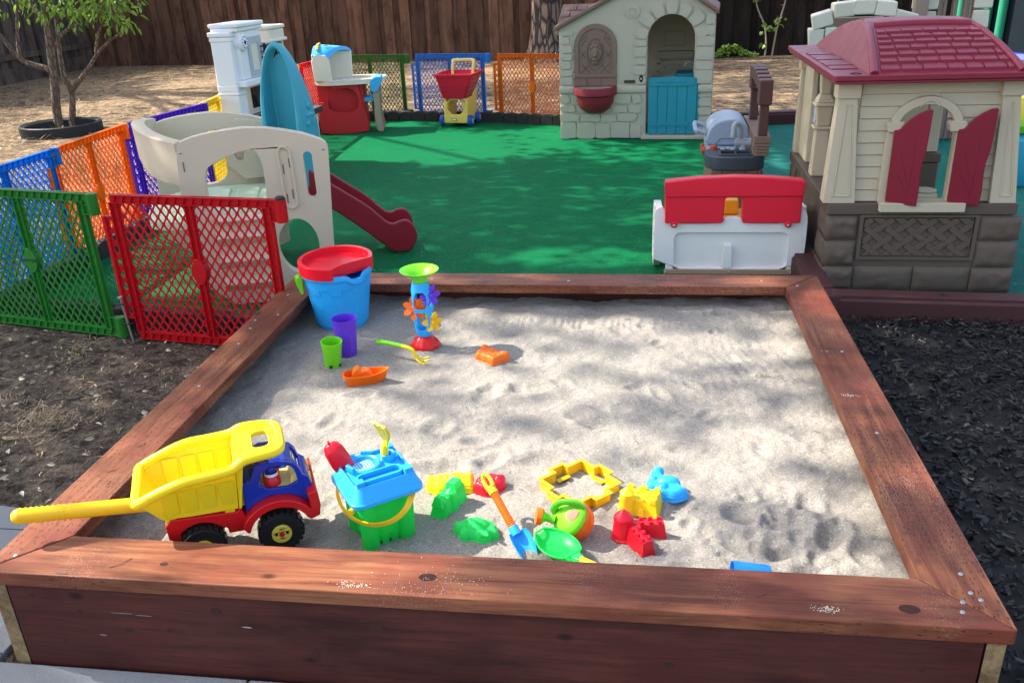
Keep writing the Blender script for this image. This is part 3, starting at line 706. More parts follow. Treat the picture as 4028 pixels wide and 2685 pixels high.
def panel_frame(mb):
    def ibeam(x0, x1, z0, z1, vert):
        # channel section with slanting ribs
        mb.box(x0, x1, -.003, .003, z0, z1)
        t = .004
        if vert: mb.box(x0, x0+t, -.014, .014, z0, z1); mb.box(x1-t, x1, -.0137, .0137, z0, z1)
        else: mb.box(x0, x1, -.014, .014, z0, z0+t); mb.box(x0, x1, -.0137, .0137, z1-t, z1)
        L = (z1-z0) if vert else (x1-x0); n = max(2, int(L/.042))
        for i in range(n):
            c = (i+.5)*L/n
            if vert: mb.hex([(x0+t, y, z0+c+d) for d in (0,) for y in (-.0125, .0125)] + [(x1-t, y, z0+c+.012) for y in (.0125, -.0125)] + [(x0+t, y, z0+c+.002) for y in (-.0125, .0125)] + [(x1-t, y, z0+c+.014) for y in (.0125, -.0125)])
            else: mb.hex([(x0+c, y, z0+t) for y in (-.0125, .0125)] + [(x0+c+.014, y, z1-t) for y in (.0125, -.0125)] + [(x0+c+.002, y, z0+t) for y in (-.0125, .0125)] + [(x0+c+.016, y, z1-t) for y in (.0125, -.0125)])
    ibeam(.053, .815, 0, .036, False); ibeam(.053, .815, PH-.036, PH, False)
    ibeam(.053, .088, .0362, PH-.0362, True); ibeam(.780, .815, .0362, PH-.0362, True); ibeam(.418, .450, .0362, PH-.0362, True)
    mb.box(0, .014, -.012, .012, .095, .565); mb.box(.014, .053, -.008, .008, .095, .103); mb.box(.014, .053, -.008, .008, .557, .565)
def make_lattice():
    mb = MB(); lattice(mb, .088, .418, .036, PH-.036, 8, 10, .0052, .007); lattice(mb, .450, .780, .036, PH-.036, 8, 10, .0052, .007); lattice(mb, .014, .053, .103, .557, 1, 8, .0052, .007); return mb
def make_conn(z):
    mb = MB(); prof = [(0, z)]; n = 13
    for i in range(n): zz = z+.093*i/n; prof += [(.0235, zz), (.0235, zz+.093/n*.6), (.0215, zz+.093/n*.65), (.0215, zz+.093/n*.95)]
    prof += [(.0235, z+.093), (0, z+.0935)]; mb.lathe(prof, 18, (.862, 0, 0)); mb.box(.815, .850, -.012, .012, z, z+.005)
    mb.box(.815, .850, -.012, .012, z+.088, z+.093); mb.box(.815, .850, -.003, .003, z, z+.093); mb.box(.815, .85, -.011, .011, z+.04, z+.044); return mb
def make_badge():
    mb = MB(); P = []
    for (cx, cz) in ((.048, 0), (0, .078), (-.048, 0), (0, -.078)): P.append((.434+cx, .335+cz))
    mb.prism(smoothpoly(P, 2), -.018, .018, 'y'); return mb
_me = {}
PGROUP = 'coloured playpen panels round the green carpet'
def panel(label, a, b, mat, badge=None, knob=False):
    a = Vector((*a, 0)); b = Vector((*b, 0)); ang = math.atan2((b-a).y, (b-a).x)
    t = E('playpen_panel', label, 'playpen panel', a, ang, PGROUP)
    def part(nm, key, fn, **kw):
        if key not in _me:
            o = O(nm, fn(), mat, t, **kw); _me[key] = o.data
        else:
            o = bpy.data.objects.new(nm, _me[key]); COL.objects.link(o); o.parent = t
            if kw.get('bevel'):
                bv = o.modifiers.new('edge', 'BEVEL'); bv.width = kw['bevel']; bv.segments = 2; bv.limit_method = 'ANGLE'; bv.harden_normals = True
        o.material_slots[0].link = 'OBJECT'; o.material_slots[0].material = mat
        o.scale.x = 1; return o
    def fr(): m_ = MB(); panel_frame(m_); return m_
    part('frame', 'f', fr, merge=False); part('lattice', 'l', make_lattice, merge=False, recalc=False, angle=50)
    part('connector', 'c1', lambda: make_conn(PH-.093)); part('connector', 'c0', lambda: make_conn(0))
    if badge is not None:
        bo = part('badge', 'b', make_badge, bevel=.003)
        if badge:
            tm = MB(); tm.text(badge, .027, Matrix.Translation((.434, -.0185, .338)) @ Matrix.Rotation(PI/2, 4, 'X'), .0012)
            O('lettering', tm, plastic('dark_green_print', (.012, .06, .02), .6), bo, merge=False, smooth=False)
    if knob:
        k = MB(); k.lathe([(0, .012), (.015, .012), (.021, .006), (.021, 0)], 16, (.862, 0, PH+.0005)); o = O('cap_knob', k, RUB, t)
    return t
def pp(nm, c, tr=.42): return plastic(nm, c, .36, .05, .05, trans=tr)
P_GREEN = pp('panel_green', (.045, .30, .045)); P_RED = pp('panel_red', (.68, .012, .022)); P_BLUE = pp('panel_blue', (.015, .28, .80)); P_ORANGE = pp('panel_orange', (.92, .24, .012)); P_PURPLE = pp('panel_purple', (.15, .04, .58)); P_YELLOW = pp('panel_yellow', (.90, .72, .03))
P_OLIVE = pp('panel_dark_green', (.07, .24, .03)); P_BLUE2 = pp('panel_mid_blue', (.04, .28, .75)); P_ORANGE2 = pp('panel_deep_orange', (.85, .22, .012))
N = [(-1.67, 2.05), (-1.69, 2.88), (-1.72, 3.73), (-1.60, 4.5), (-1.72, 5.35), (-1.8, 6.22), (-1.83, 7.1), (-1.77, 7.96), (-.87, 7.86), (.03, 7.68), (.88, 7.38)]
panel('green front panel with a lettered diamond badge, beside the red gate panel', (-1.672, 2.118), (-.805, 1.936), P_GREEN, 'Superyard')
panel('red front gate panel with plain diamond badge, meeting the sandbox corner', (-.79, 1.934), (.09, 1.815), P_RED, '', knob=True)
panel('bright blue panel at the left corner, behind the green front panel', (-1.70, 2.12), N[1], P_BLUE, '')
panel('bright orange panel with diamond badge on the left side, in front of the small tree', N[1], N[2], P_ORANGE, '')
panel('purple panel on the left side, behind the beige climber', N[2], N[3], P_PURPLE)
panel('yellow panel on the left side, beside the white kitchen', N[3], N[4], P_YELLOW)
panel('second purple panel, seen through the open back of the white kitchen', N[4], N[5], P_PURPLE)
panel('yellow-orange panel mostly hidden behind the teal slide hood', N[5], N[6], plastic('panel_amber', (.82, .36, .02), .36, .05, .05, trans=.3))
panel('bright red panel at the far left corner, behind the red and white art desk', N[6], N[7], pp('panel_scarlet', (.70, .015, .03)))
panel('dark green panel on the back side, right of the art desk', N[7], N[8], P_OLIVE)
panel('blue panel on the back side, behind the red shopping cart', N[8], N[9], P_BLUE2)
panel('orange panel with diamond badge on the back side, beside the cottage', N[9], N[10], P_ORANGE2, '')
st = E('ground_stake', 'steel stake with a flat head strapped to the red gate panel', 'stake', (-.745, 1.905, -.02), 0)
mb = MB(); mb.tube([(-.012, -.01, -.01), (-.03, -.008, .22)], .0055, 10); mb.tube([(-.0302, -.008, .22), (-.0307, -.008, .227)], .011, 12); O('rod', mb, STEEL, st)
mb = MB()
for z in (.10, .195): mb.tube([(-.045, -.016, z), (-.02, -.018, z), (.0, -.004, z)], .003, 6)
O('cable_tie', mb, RUB, st)
# ================================================================== stone cottage playhouse
BEIGE = plastic('beige_cottage_plastic', (.57, .515, .40), .6, .5, .07, trans=.2)
BROWN = plastic('brown_cottage_plastic', (.215, .135, .10), .6, .5)
ROOFB = plastic('taupe_roof_plastic', (.26, .16, .125), .6, .5, trans=.25)
TEALD = plastic('teal_door_plastic', (.016, .25, .33), .55, .6)
WINE = plastic('wine_red_plastic', (.22, .014, .026), .5, .2)
GREYP = plastic('grey_plastic', (.33, .36, .40), .4)
cot = E('cottage_playhouse', 'large beige stone-look toy cottage with a teal half door and brown lion niche', 'playhouse', (.791, 6.583, 0), math.atan2(-.123, 1.329))
RIDGE = (.853, 1.373)
wl = MB()
wl.prism([(.004, 0), (1.335, 0), (1.335, 1.045), RIDGE, (.004, .955)], 0, .05, 'y', [arch(.775, 1.176, .040, .838, 16)])
wl.prism([(.004, 0), (1.335, 0), (1.335, 1.045), RIDGE, (.004, .955)], .88, .93, 'y')
wl.prism([(.05, 0), (.88, 0), (.88, .93), (.05, .93)], .004, .05, 'x', [rrect(.24, .36, .74, .84, .1)]); wl.prism([(.05, 0), (.88, 0), (.88, 1.02), (.05, 1.02)], 1.285, 1.335, 'x')
O('wall', wl, BEIGE, cot, bevel=.008, seg=2, merge=False)
sm = MB(); r = random.Random(5)
def stone(x0, z0, x1, z1, d=.016, jit=.012):
    P = []; cr = .022
    for (x, z) in rrect(x0, z0, x1, z1, min(cr, (x1-x0)*.35, (z1-z0)*.35), 2): P.append((x+r.uniform(-jit, jit)*.5, z+r.uniform(-jit, jit)*.5))
    sm.prism(smoothpoly(P, 1), -d, .004, 'y')
z = .475; 
while z < .90: h = r.uniform(.055, .085); stone(.004, z, r.uniform(.085, .13), min(z+h, .93)-.008); z += h
z = .475
while z < 1.03: h = r.uniform(.07, .12); stone(1.19 if z < .86 else 1.26, z, 1.333, min(z+h, 1.05)-.010); z += h
z = .052
while z < .38:
    h = r.uniform(.06, .09); stone(1.228, z, 1.334, min(z+h, .383)-.008); z += h
z = .475
while z < .84: h = r.uniform(.07, .10); stone(.775-r.uniform(.09, .15), z, .770, min(z+h, .845)-.010); z += h
for i in range(7):   # voussoirs
    a0, a1 = PI*(i/7)+.03, PI*((i+1)/7)-.03; ri, ro = .207, .30+.02*(i % 2)
    P = [(.9755+q*math.cos(a), .838+q*math.sin(a)) for q, a in ((ri, a0), (ro, a0+.02), (ro+.008, (a0+a1)/2), (ro, a1-.02), (ri, a1), (ri, (a0+a1)/2))]
    sm.prism(smoothpoly(P[:], 1), -.018, .004, 'y')
rows = [(.300, .383), (.228, .295), (.150, .223), (.004, .145)]
for z0, z1 in rows:
    x = .006
    while x < .735:
        w = r.uniform(.09, .19) if z1 > .15 else r.uniform(.13, .19); x1 = min(x+w, .738)
        if x1-x < .04: break
        dz = r.uniform(-.012, .012)
        stone(x, z0+max(dz, 0) if z0 > .01 else z0, x1-.008, z1+min(dz, 0), .015, .016); x = x1
sm.prism(rrect(.575, 1.02, .705, 1.13, .05), -.009, .004, 'y'); sm.prism(rrect(.61, 1.04, .668, 1.10, .006), -.016, 0, 'y', [rrect(.616, 1.046, .662, 1.094, .004)])
O('stone_relief', sm, BEIGE, cot, bevel=.006, seg=2, merge=False)
bd = MB()
for x0, x1 in ((.0, .137), (.515, .772), (1.218, 1.340)): bd.prism([(.0, .392), (-.018, .400), (-.026, .427), (-.018, .456), (0, .465)], x0, x1, 'x')
O('stone_band', bd, BEIGE, cot, bevel=.006)
# niche with medallion
ni = MB(); ni.prism(arch(.137, .512, .458, .793, 20), -.016, .03, 'y', [arch(.178, .471, .548, .793, 20)]); ni.prism(arch(.176, .473, .546, .793, 20), -.004, .028, 'y')
ni.prism(rrect(.138, .535, .512, .566, .008), -.030, .0, 'y')
for x0, x1 in ((.142, .250), (.255, .375), (.380, .508)): ni.prism(rrect(x0, .462, x1, .530, .008), -.022, 0, 'y')
nobj = O('niche_panel', ni, BROWN, cot, bevel=.006, seg=2, merge=False)
gr = MB()
def bar(x0, z0, x1, z1, w=.005, y=-.0055):
    d = Vector((x1-x0, z1-z0)).normalized(); n = Vector((-d.y, d.x))*w/2
    gr.prism([(x0-n.x, z0-n.y), (x1-n.x, z1-n.y), (x1+n.x, z1+n.y), (x0+n.x, z0+n.y)], y, .004, 'y')
for x0, z0, x1, z1 in ((.20, .57, .27, .645), (.28, .57, .205, .645), (.37, .57, .445, .645), (.445, .57, .375, .645), (.19, .70, .235, .75), (.235, .70, .19, .75), (.415, .70, .46, .75), (.46, .70, .415, .75), (.20, .80, .255, .86), (.25, .88, .20, .84), (.45, .80, .395, .86), (.40, .88, .45, .84)): bar(x0, z0, x1, z1)
O('lattice_groove', gr, plastic('brown_groove', (.075, .05, .042), .6), nobj, merge=False, smooth=False)
md = MB(); md.prism(circ(.325, .735, .082, 28, .135), -.012, .0, 'y', [circ(.325, .735, .072, 28, .122)]); O('medallion', md, BROWN, nobj, bevel=.003)
ln = MB()
for c, q in (((.325, -.012, .735), (.050, .030, .070)), ((.325, -.040, .752), (.030, .022, .030)), ((.325, -.052, .722), (.022, .024, .018)), ((.325, -.062, .732), (.011, .01, .008)), ((.325, -.045, .690), (.020, .018, .016)), ((.325, -.020, .672), (.026, .02, .036)),
             ((.308, -.048, .762), (.012, .010, .008)), ((.342, -.048, .762), (.012, .010, .008)), ((.286, -.025, .782), (.013, .012, .013)), ((.364, -.025, .782), (.013, .012, .013))): ln.ball(c, q)
for i in range(13):
    a = PI*(-.25+1.5*i/12); ln.ball((.325+.048*math.cos(a), -.014, .742+.060*math.sin(a)), (.015, .018, .021), 8, 6)
for i in range(4): ln.ball((.300+.0166*i, -.03, .795+.01*(i % 2)), (.012, .014, .018), 8, 6)
remesh(O('lion_head', ln, BROWN, nobj, merge=False), .0045, 3)
bw = MB(); prof = [(.186, .458), (.190, .450), (.190, .395), (.182, .388), (.168, .380), (.160, .33), (.135, .275), (.085, .236), (.0, .222), (.0, .245), (.13, .29), (.15, .34), (.172, .40), (.172, .458), (.186, .458)]
bw.lathe(prof, 28, (.325, -.012, 0), PI, 2*PI); o = O('basin', bw, WINE, cot, angle=40)
# slot, bell
sb = MB(); sb.prism(rrect(.578, .482, .675, .507, .008), -.0125, -.004, 'y'); O('mail_slot', sb, plastic('slot_shadow_brown', (.06, .045, .03), .8), cot)
be = MB(); be.prism(circ(.727, .520, .018, 18, .033), -.018, 0, 'y'); bo = O('door_bell', be, BLK, cot, bevel=.003)
be = MB(); be.ball((.727, -.019, .518), (.008, .006, .008)); O('bell_button', be, plastic('cream_plastic', (.62, .60, .48), .4), bo)
# door
dr = MB(); xs = [.793+.42*i/5 for i in range(6)]
for i in range(5):
    zt = .520+.012*math.sin(PI*(i+.5)/5); dr.prism([(xs[i], .042), (xs[i+1]-.004, .042), (xs[i+1]-.004, .520+.013*math.sin(PI*(i+1)/5)), (xs[i], .520+.013*math.sin(PI*i/5))], -.022, .008, 'y')
dr.box(.795, 1.20, -.016, .006, .044, .515); dr.prism([(1.213, .05), (1.235, .055), (1.235, .525), (1.213, .53)], -.012, .03, 'y')
do = O('door', dr, TEALD, cot, bevel=.005, merge=False)
dd = MB(); dd.prism(rrect(.797, .455, 1.190, .528, .012), -.030, -.018, 'y'); dd.prism(rrect(.870, .488, 1.10, .497, .003), -.034, -.028, 'y'); dd.ball((.985, -.032, .4925), (.012, .004, .008)); O('top_rail', dd, TEALD, do, bevel=.004)
dd = MB(); dd.prism(smoothpoly([(.812, .120), (.83, .132), (.845, .128), (1.125, .142), (1.125, .150), (1.155, .150), (1.155, .108), (1.125, .108), (1.125, .116), (.845, .114), (.83, .108)], 1), -.030, -.018, 'y')
for x in (.90, .99, 1.07, 1.14): dd.ball((x, -.030, .127), (.006, .004, .006), 8, 5)
O('strap_hinge', dd, TEALD, do, bevel=.002, merge=False)
stp = MB(); stp.prism(rrect(.735, -.055, 1.335, .0, .012), 0, .034, 'z'); O('doorstep', stp, BEIGE, cot, bevel=.008)
# roof
rf = MB()
def slope(x0, z0, x1, z1, y0, y1, th): rf.prism([(x0, z0), (x1, z1), (x1, z1+th), (x0, z0+th)], y0, y1, 'y')
slope(-.03, .925, RIDGE[0], RIDGE[1]-.01, -.05, .97, .045); slope(RIDGE[0], RIDGE[1]-.01, 1.365, 1.030, -.05, .97, .045)
ro = O('roof', rf, ROOFB, cot, bevel=.014, seg=3, merge=False)
rw = MB(); rw.prism([(.28, .86), (.72, 1.075), (.74, 1.115), (.30, .90), (.27, .88)], -.085, .26, 'x'); rw.prism([(.72, 1.075), (.93, .98), (.93, 1.02), (.74, 1.115)], -.085, .26, 'x')
wo_ = O('side_roof', rw, ROOFB, cot, bevel=.012, seg=3, merge=False)
tl = MB(); sl_ = (1.115-.90)/(.74-.30)
for i in range(4):
    x = -.075+(.05 if i % 2 else 0)
    while x < .25:
        w = .085; y0 = .315+.10*i; z0 = .90+(y0-.30)*sl_+.006; tl.hex([(x, y0, z0-.012), (x+w, y0, z0-.012), (x+w, y0+.09, z0+.09*sl_-.012), (x, y0+.09, z0+.09*sl_-.012), (x, y0, z0+.012), (x+w, y0, z0+.012), (x+w, y0+.09, z0+.09*sl_+.004), (x, y0+.09, z0+.09*sl_+.004)]); x += .095
O('roof_tile', tl, ROOFB, wo_, bevel=.006, merge=False)
# inside seen through the doorway: mantel, panel and hearth arch on the back wall
it = MB(); it.prism(rrect(.80, .60, 1.14, .665, .01), .80, .882, 'y'); it.prism(rrect(.86, .70, 1.06, .84, .01), .868, .884, 'y', [rrect(.872, .712, 1.048, .828, .008)])
for x in (.80, 1.08): it.prism([(.84, .60), (.84, .56), (.86, .54), (.884, .54), (.884, .60)], x, x+.03, 'x')
for i in range(8):
    a0, a1 = PI*i/8+.02, PI*(i+1)/8-.02
    it.prism([(.96+q*math.cos(a), .36+.8*q*math.sin(a)) for q, a in ((.17, a0), (.23, a0), (.23, a1), (.17, a1))], .860, .884, 'y')
O('mantel_relief', it, BEIGE, cot, bevel=.004, merge=False)
ct = MB(); ct.box(1.00, 1.284, .30, .60, .40, .52); O('inside_counter', ct, TEALD, cot, bevel=.01)
fa = MB(); fa.tube(catmull([(1.165, .35, .52), (1.165, .35, .56), (1.155, .34, .60), (1.12, .33, .612), (1.092, .32, .598), (1.085, .32, .580)], 5), .010, 10); fa.lathe([(.02, .52), (.02, .535), (.012, .55), (.010, .575), (.0, .578)], 14, (1.195, .35, 0))
O('faucet', fa, GREYP, cot)

# ================================================================== red-roofed house
CREAM = plastic('cream_house_plastic', (.60, .52, .365), .55, .5, .06, trans=.16)
DKBR = plastic('dark_brown_base_plastic', (.105, .076, .056), .55, .5)
ROOFR = plastic('maroon_roof_plastic', (.21, .018, .036), .42, .5)
SHUT = plastic('maroon_shutter_plastic', (.21, .011, .026), .42, .3)
hs = E('red_roofed_playhouse', 'cream clapboard toy house with maroon roof and shutters on a dark brown stone base', 'playhouse', (2.391, 2.619, 0), math.atan2(-.015, .799))
HD = 1.17
bs = MB()
bs.frus(.372, .04, -.01, .372, .84, .10, .765, .09)        # front base, slightly battered
bs.prism([(.0, .0), (HD, .0), (HD, .372), (.0, .372)], -.035, .045, 'x'); bs.prism([(HD-.10, .0), (HD-.001, .0), (HD-.001, .372), (HD-.10, .372)], .645, .74, 'x')
bs.prism([(-.03, 0), (.644, 0), (.644, .372), (-.03, .372)], HD-.06, HD, 'y')
O('stone_base', bs, DKBR, hs, bevel=.01, merge=False)
cp = MB(); cp.prism(rrect(-.052, -.022, .760, .092, .01), .373, .425, 'z'); cp.prism(rrect(-.052, .093, .052, HD+.02, .01), .373, .425, 'z'); cp.prism(rrect(.645, HD-.11, .745, HD+.018, .01), .374, .424, 'z'); cp.prism(rrect(.053, HD-.08, .644, HD+.02, .01), .373, .425, 'z')
O('base_ledge', cp, DKBR, hs, bevel=.006)
rk = MB(); r = random.Random(8)
def rock(x0, x1, z0, z1, y=-.012, dep=.02, tilt=0.0):
    n, m = 12, 8; rows_ = []
    for j in range(m+1):
        row = []
        for i in range(n+1):
            u, v = i/n, j/m; e = min(u, 1-u, v*.7, (1-v)*.7)*9; k = min(1, e)
            x = x0+(x1-x0)*u; z = z0+(z1-z0)*v
            row.append((x, y-tilt*(.372-z)-(dep*k*(.55+.7*abs(noise.noise(Vector((x*19, z*19, 3))))+.25*noise.noise(Vector((x*47, z*47, 1)))) if 0 < i < n and 0 < j < m else 0), z))
        rows_.append(row)
    b0 = [p for row in rows_ for p in row]; rk.add(b0, [(j*(n+1)+i, j*(n+1)+i+1, (j+1)*(n+1)+i+1, (j+1)*(n+1)+i) for j in range(m) for i in range(n)])
for z0, z1 in ((.008, .122), (.128, .245), (.252, .366)): rock(-.048, .092, z0, z1, -.006, .024, .03); rock(.612, .790, z0, z1, -.006, .020, .03)
rock(.10, .355, .008, .124, -.008, .018, .02); rock(.362, .605, .008, .124, -.008, .018, .02)
O('stone_relief', rk, DKBR, hs, merge=False, angle=60)
side = MB(); rk_, rk = rk, MB()
for z0, z1 in ((.008, .122), (.128, .245), (.252, .366)): rock(0, .16, z0, z1, 0, .016, .02); rock(HD-.2, HD, z0, z1, 0, .016, .02)
rock(.17, .45, .01, .12, 0, .016, .02); rock(.46, HD-.21, .01, .12, 0, .016, .02)
O('side_stone_relief', rk, DKBR, hs, merge=False, angle=60, loc=(-.038, 1.17, 0), rot=(0, 0, -PI/2))
wv = MB(); wv.prism(rrect(.098, .160, .608, .372, .004), -.022, -.004, 'y', [rrect(.114, .174, .592, .362, .004)])
k = .0
def wbar(cx, cz, a, L, w):
    P = clip_rect([(cx+u*math.cos(a)-v*math.sin(a), cz+u*math.sin(a)+v*math.cos(a)) for u, v in ((-L/2, -w/2), (L/2, -w/2), (L/2, w/2), (-L/2, w/2))], .120, .586, .180, .356)
    if len(P) >= 3: wv.prism(P, -.016, -.004, 'y')
for j in range(7):
    for i in range(-1, 8):
        a = PI*.21 if j % 2 == 0 else -PI*.21
        wbar(.085+.092*i+(.030 if j % 2 == 0 else -.012), .160+.0405*j, a, .096, .027)
O('woven_panel', wv, DKBR, hs, bevel=.003, merge=False)
# front wall with window
fw = MB(); WIN = arch(.200, .455, .435, .752, 14)
nb = 10; z0 = .428
fw.prism([(.0, .426), (.70, .426), (.70, .955), (.0, .955)], .022, .045, 'y', [WIN])
O('front_wall', fw, CREAM, hs, bevel=.003)
cbm = MB(); hh = (.955-.428)/nb
for i in range(nb):
    za = .428+hh*i; zb = za+hh-.003
    segs = [(.05, .655)] if za > .88 else ([(.05, .205), (.455, .655)] if za < .74 else [(.05, .30-.1*(1-min(1, (za-.74)/.13))), (.36+.1*(1-min(1, (za-.74)/.13)), .655)])
    for x0, x1 in segs: cbm.hex([(x0, .012, za), (x1, .012, za), (x1, .024, za), (x0, .024, za), (x0, .018, zb), (x1, .018, zb), (x1, .024, zb), (x0, .024, zb)])
O('clapboard', cbm, CREAM, hs, bevel=.002, merge=False)
def tcol(mb, x0b, x1b, x0t, x1t, y0, y1, z0=.426, z1=.955, inset=True):
    mb.hex([(x0b, y0, z0), (x1b, y0, z0), (x1b, y1, z0), (x0b, y1, z0), (x0t, y0+.012, .888), (x1t, y0+.012, .888), (x1t, y1-.01, .888), (x0t, y1-.01, .888)])
    mb.box(x0t-.008, x1t+.010, y0+.002, y1, .8885, z1)
    if inset:
        a, b, c, d = x0b+.034, x1b-.022, x0t+.034, x1t-.022
        P = [(a, z0+.03), (b, z0+.03), (d, .862), (c, .862)]; Q = [(a+.007, z0+.037), (b-.007, z0+.037), (d-.005, .855), (c+.005, .855)]
        f = lambda p, e: (p[0], y0-e+.012*(p[1]-z0)/(.888-z0), p[1])
        n4 = [f(p, .0) for p in P]+[f(p, .0) for p in Q]+[f(p, .004) for p in P]+[f(p, .004) for p in Q]
        for i in range(4):
            j = (i+1) % 4; mb.hex([n4[i], n4[j], n4[4+j], n4[4+i], n4[8+i], n4[8+j], n4[12+j], n4[12+i]])
for nm, a in (('corner_column', (-.072, .066, -.050, .030)), ('corner_column', (.636, .745, .618, .690))):
    c = MB(); tcol(c, a[0], a[1], a[2], a[3], -.018, .075); O(nm, c, CREAM, hs, bevel=.005, merge=False)
for x0 in (-.045, .655):
    c = MB(); tcol(c, x0, x0+.075, x0+.006, x0+.069, HD-.07, HD, inset=False); O('corner_column', c, CREAM, hs, bevel=.005, merge=False)
c = MB() # lantern column on the left side
yl = .56; c.frus(-.005, yl, .426, .66, .075, .085, .062, .07); c.frus(-.005, yl, .6605, .675, .09, .095, .09, .095); c.frus(-.005, yl, .6755, .775, .062, .066, .078, .082); c.frus(-.005, yl, .7755, .79, .10, .105, .09, .095); c.frus(-.005, yl, .7905, .83, .085, .09, .05, .055); c.frus(-.005, yl, .8305, .955, .045, .05, .06, .065)
lc = O('lantern_column', c, CREAM, hs, bevel=.005, merge=False)
c = MB(); c.box(-.046, -.036, yl-.02, yl+.02, .69, .765); O('lantern_pane', c, plastic('pale_blue_lens', (.45, .52, .62), .15), lc, bevel=.003)
bw_ = MB(); bw_.prism([(.03, .426), (.65, .426), (.65, .955), (.03, .955)], HD-.06, HD-.03, 'y'); 
bw_.prism([(.85, .426), (HD-.07, .426), (HD-.07, .955), (.85, .955)], -.02, .01, 'x')
O('back_wall', bw_, CREAM, hs, bevel=.006, merge=False)
# window trim
wt = MB(); cx = .3275
outer = [(cx+.152*math.cos(a), .752+.140*math.sin(a)) for a in [PI*i/18 for i in range(19)]]; inner = [(cx+.118*math.cos(a), .752+.104*math.sin(a)) for a in [PI*i/18 for i in range(18, -1, -1)]]
wt.prism(outer+inner, -.012, .030, 'y')
outer = [(cx+.060*math.cos(a)*1.1, .757+.128*math.sin(a)) for a in [PI*(.28+.44*i/8) for i in range(9)]]; inner = [(cx+.056*math.cos(a), .757+.114*math.sin(a)) for a in [PI*(.72-.44*i/8) for i in range(9)]]
wt.prism(outer+inner, -.018, -.010, 'y')
for x in (.200, .455): wt.prism([(x-.030, .742), (x+.030, .742), (x+.038, .775), (x+.030, .787), (x-.030, .787), (x-.038, .775)], -.022, .030, 'y')
wt.prism([(.163, .43), (.200, .43), (.200, .7415), (.178, .7415), (.168, .73)], -.008, .030, 'y'); wt.prism([(.455, .43), (.490, .43), (.486, .73), (.477, .7415), (.455, .7415)], -.008, .030, 'y')
wt.prism(rrect(.168, .390, .532, .432, .006), -.045, .046, 'y'); wo2 = O('window_frame', wt, CREAM, hs, bevel=.004, merge=False)
# shutters, hinged open
def shutter(sg):
    mb = MB(); w = .135
    P = [(0, .004), (w*.5, -.006), (w*.97, -.010), (w*.985, .06), (w*.95, .13), (w*.96, .18), (w*1.03, .235), (w*1.05, .32), (w*1.06, .408), (w*1.0, .412), (w*.85, .407), (w*.65, .393), (w*.45, .372), (w*.28, .348), (w*.16, .325), (0, .322)]
    mb.prism([(sg*x, z) for x, z in P], -.014, .004, 'y'); return mb
def veins(sg):
    mb = MB()
    for pts in (((.085, .02), (.092, .15), (.090, .30)), ((.080, .10), (.055, .17), (.038, .235)), ((.082, .04), (.06, .09), (.03, .13))):
        mb.tube(catmull([(sg*x, -.0132, z) for x, z in pts], 4), [.0016]*8+[.0006], 6, squash=1)
    return mb
s1 = O('shutter', shutter(1), SHUT, hs, bevel=.004, loc=(.196, -.012, .430), rot=(0, 0, rad(-14))); O('vein_groove', veins(1), plastic('maroon_groove', (.11, .007, .014), .5), s1, merge=False)
s2 = O('shutter', shutter(1), SHUT, hs, bevel=.004, loc=(.458, -.012, .430), rot=(0, 0, rad(-7))); O('vein_groove', veins(1), _mats['maroon_groove'], s2, merge=False)
kb = MB(); kb.prism(circ(.40, .12, .05, 24), .448, .456, 'z'); kb.box(.215, .44, .06, .19, .427, .447); O('inside_shelf', kb, plastic('pale_cream', (.55, .52, .36), .5), hs, bevel=.006)
# roof: flat brim, barrel-curved gable block and raised shingles on the front slope
X0, X1, Y0, Y1 = -.085, .795, -.075, HD+.16
br = MB(); br.prism(rrect(X0, Y0, X1, Y1, .012), .9555, .968, 'z'); br.prism(rrect(X0-.006, Y0-.006, X1+.006, Y1+.006, .012), .9685, .992, 'z')
rfo = O('roof', br, ROOFR, hs, bevel=.004)
PR = [(Y0+.02, .992), (Y0+.10, 1.026), (Y0+.25, 1.078), (Y0+.42, 1.126), (Y0+.56, 1.152), ((Y0+Y1)/2, 1.160), (Y1-.56, 1.152), (Y1-.42, 1.126), (Y1-.25, 1.078), (Y1-.10, 1.026), (Y1-.02, .992)]
def arc(x): return .017*(1-((x-.3675)/.31)**2)
gb = MB(); rings = []
for x in (.055, .075, .16, .25, .34, .40, .49, .58, .66, .68):
    rings.append([(x+(.10*(1-abs(y-(Y0+Y1)/2)/((Y1-Y0)/2)) if x < .1 else (-.10*(1-abs(y-(Y0+Y1)/2)/((Y1-Y0)/2)) if x > .62 else 0))*.9, y, z+arc(x)*(z-.992)/.18) for y, z in PR]+[(x, Y1-.02, .986), (x, Y0+.02, .986)])
gb.loft(rings); O('gable_block', gb, ROOFR, rfo, bevel=.008, seg=3, angle=25, merge=False)
def rz(y):
    for (a, za), (b, zb) in zip(PR, PR[1:]):
        if a <= y <= b: return za+(zb-za)*(y-a)/(b-a)
    return .992
sh = MB(); r = random.Random(14); Ys = [Y0+.035+(.40)*i/7 for i in range(8)]
def inset_x(y): return .10*.9*(1-abs(y-(Y0+Y1)/2)/((Y1-Y0)/2))
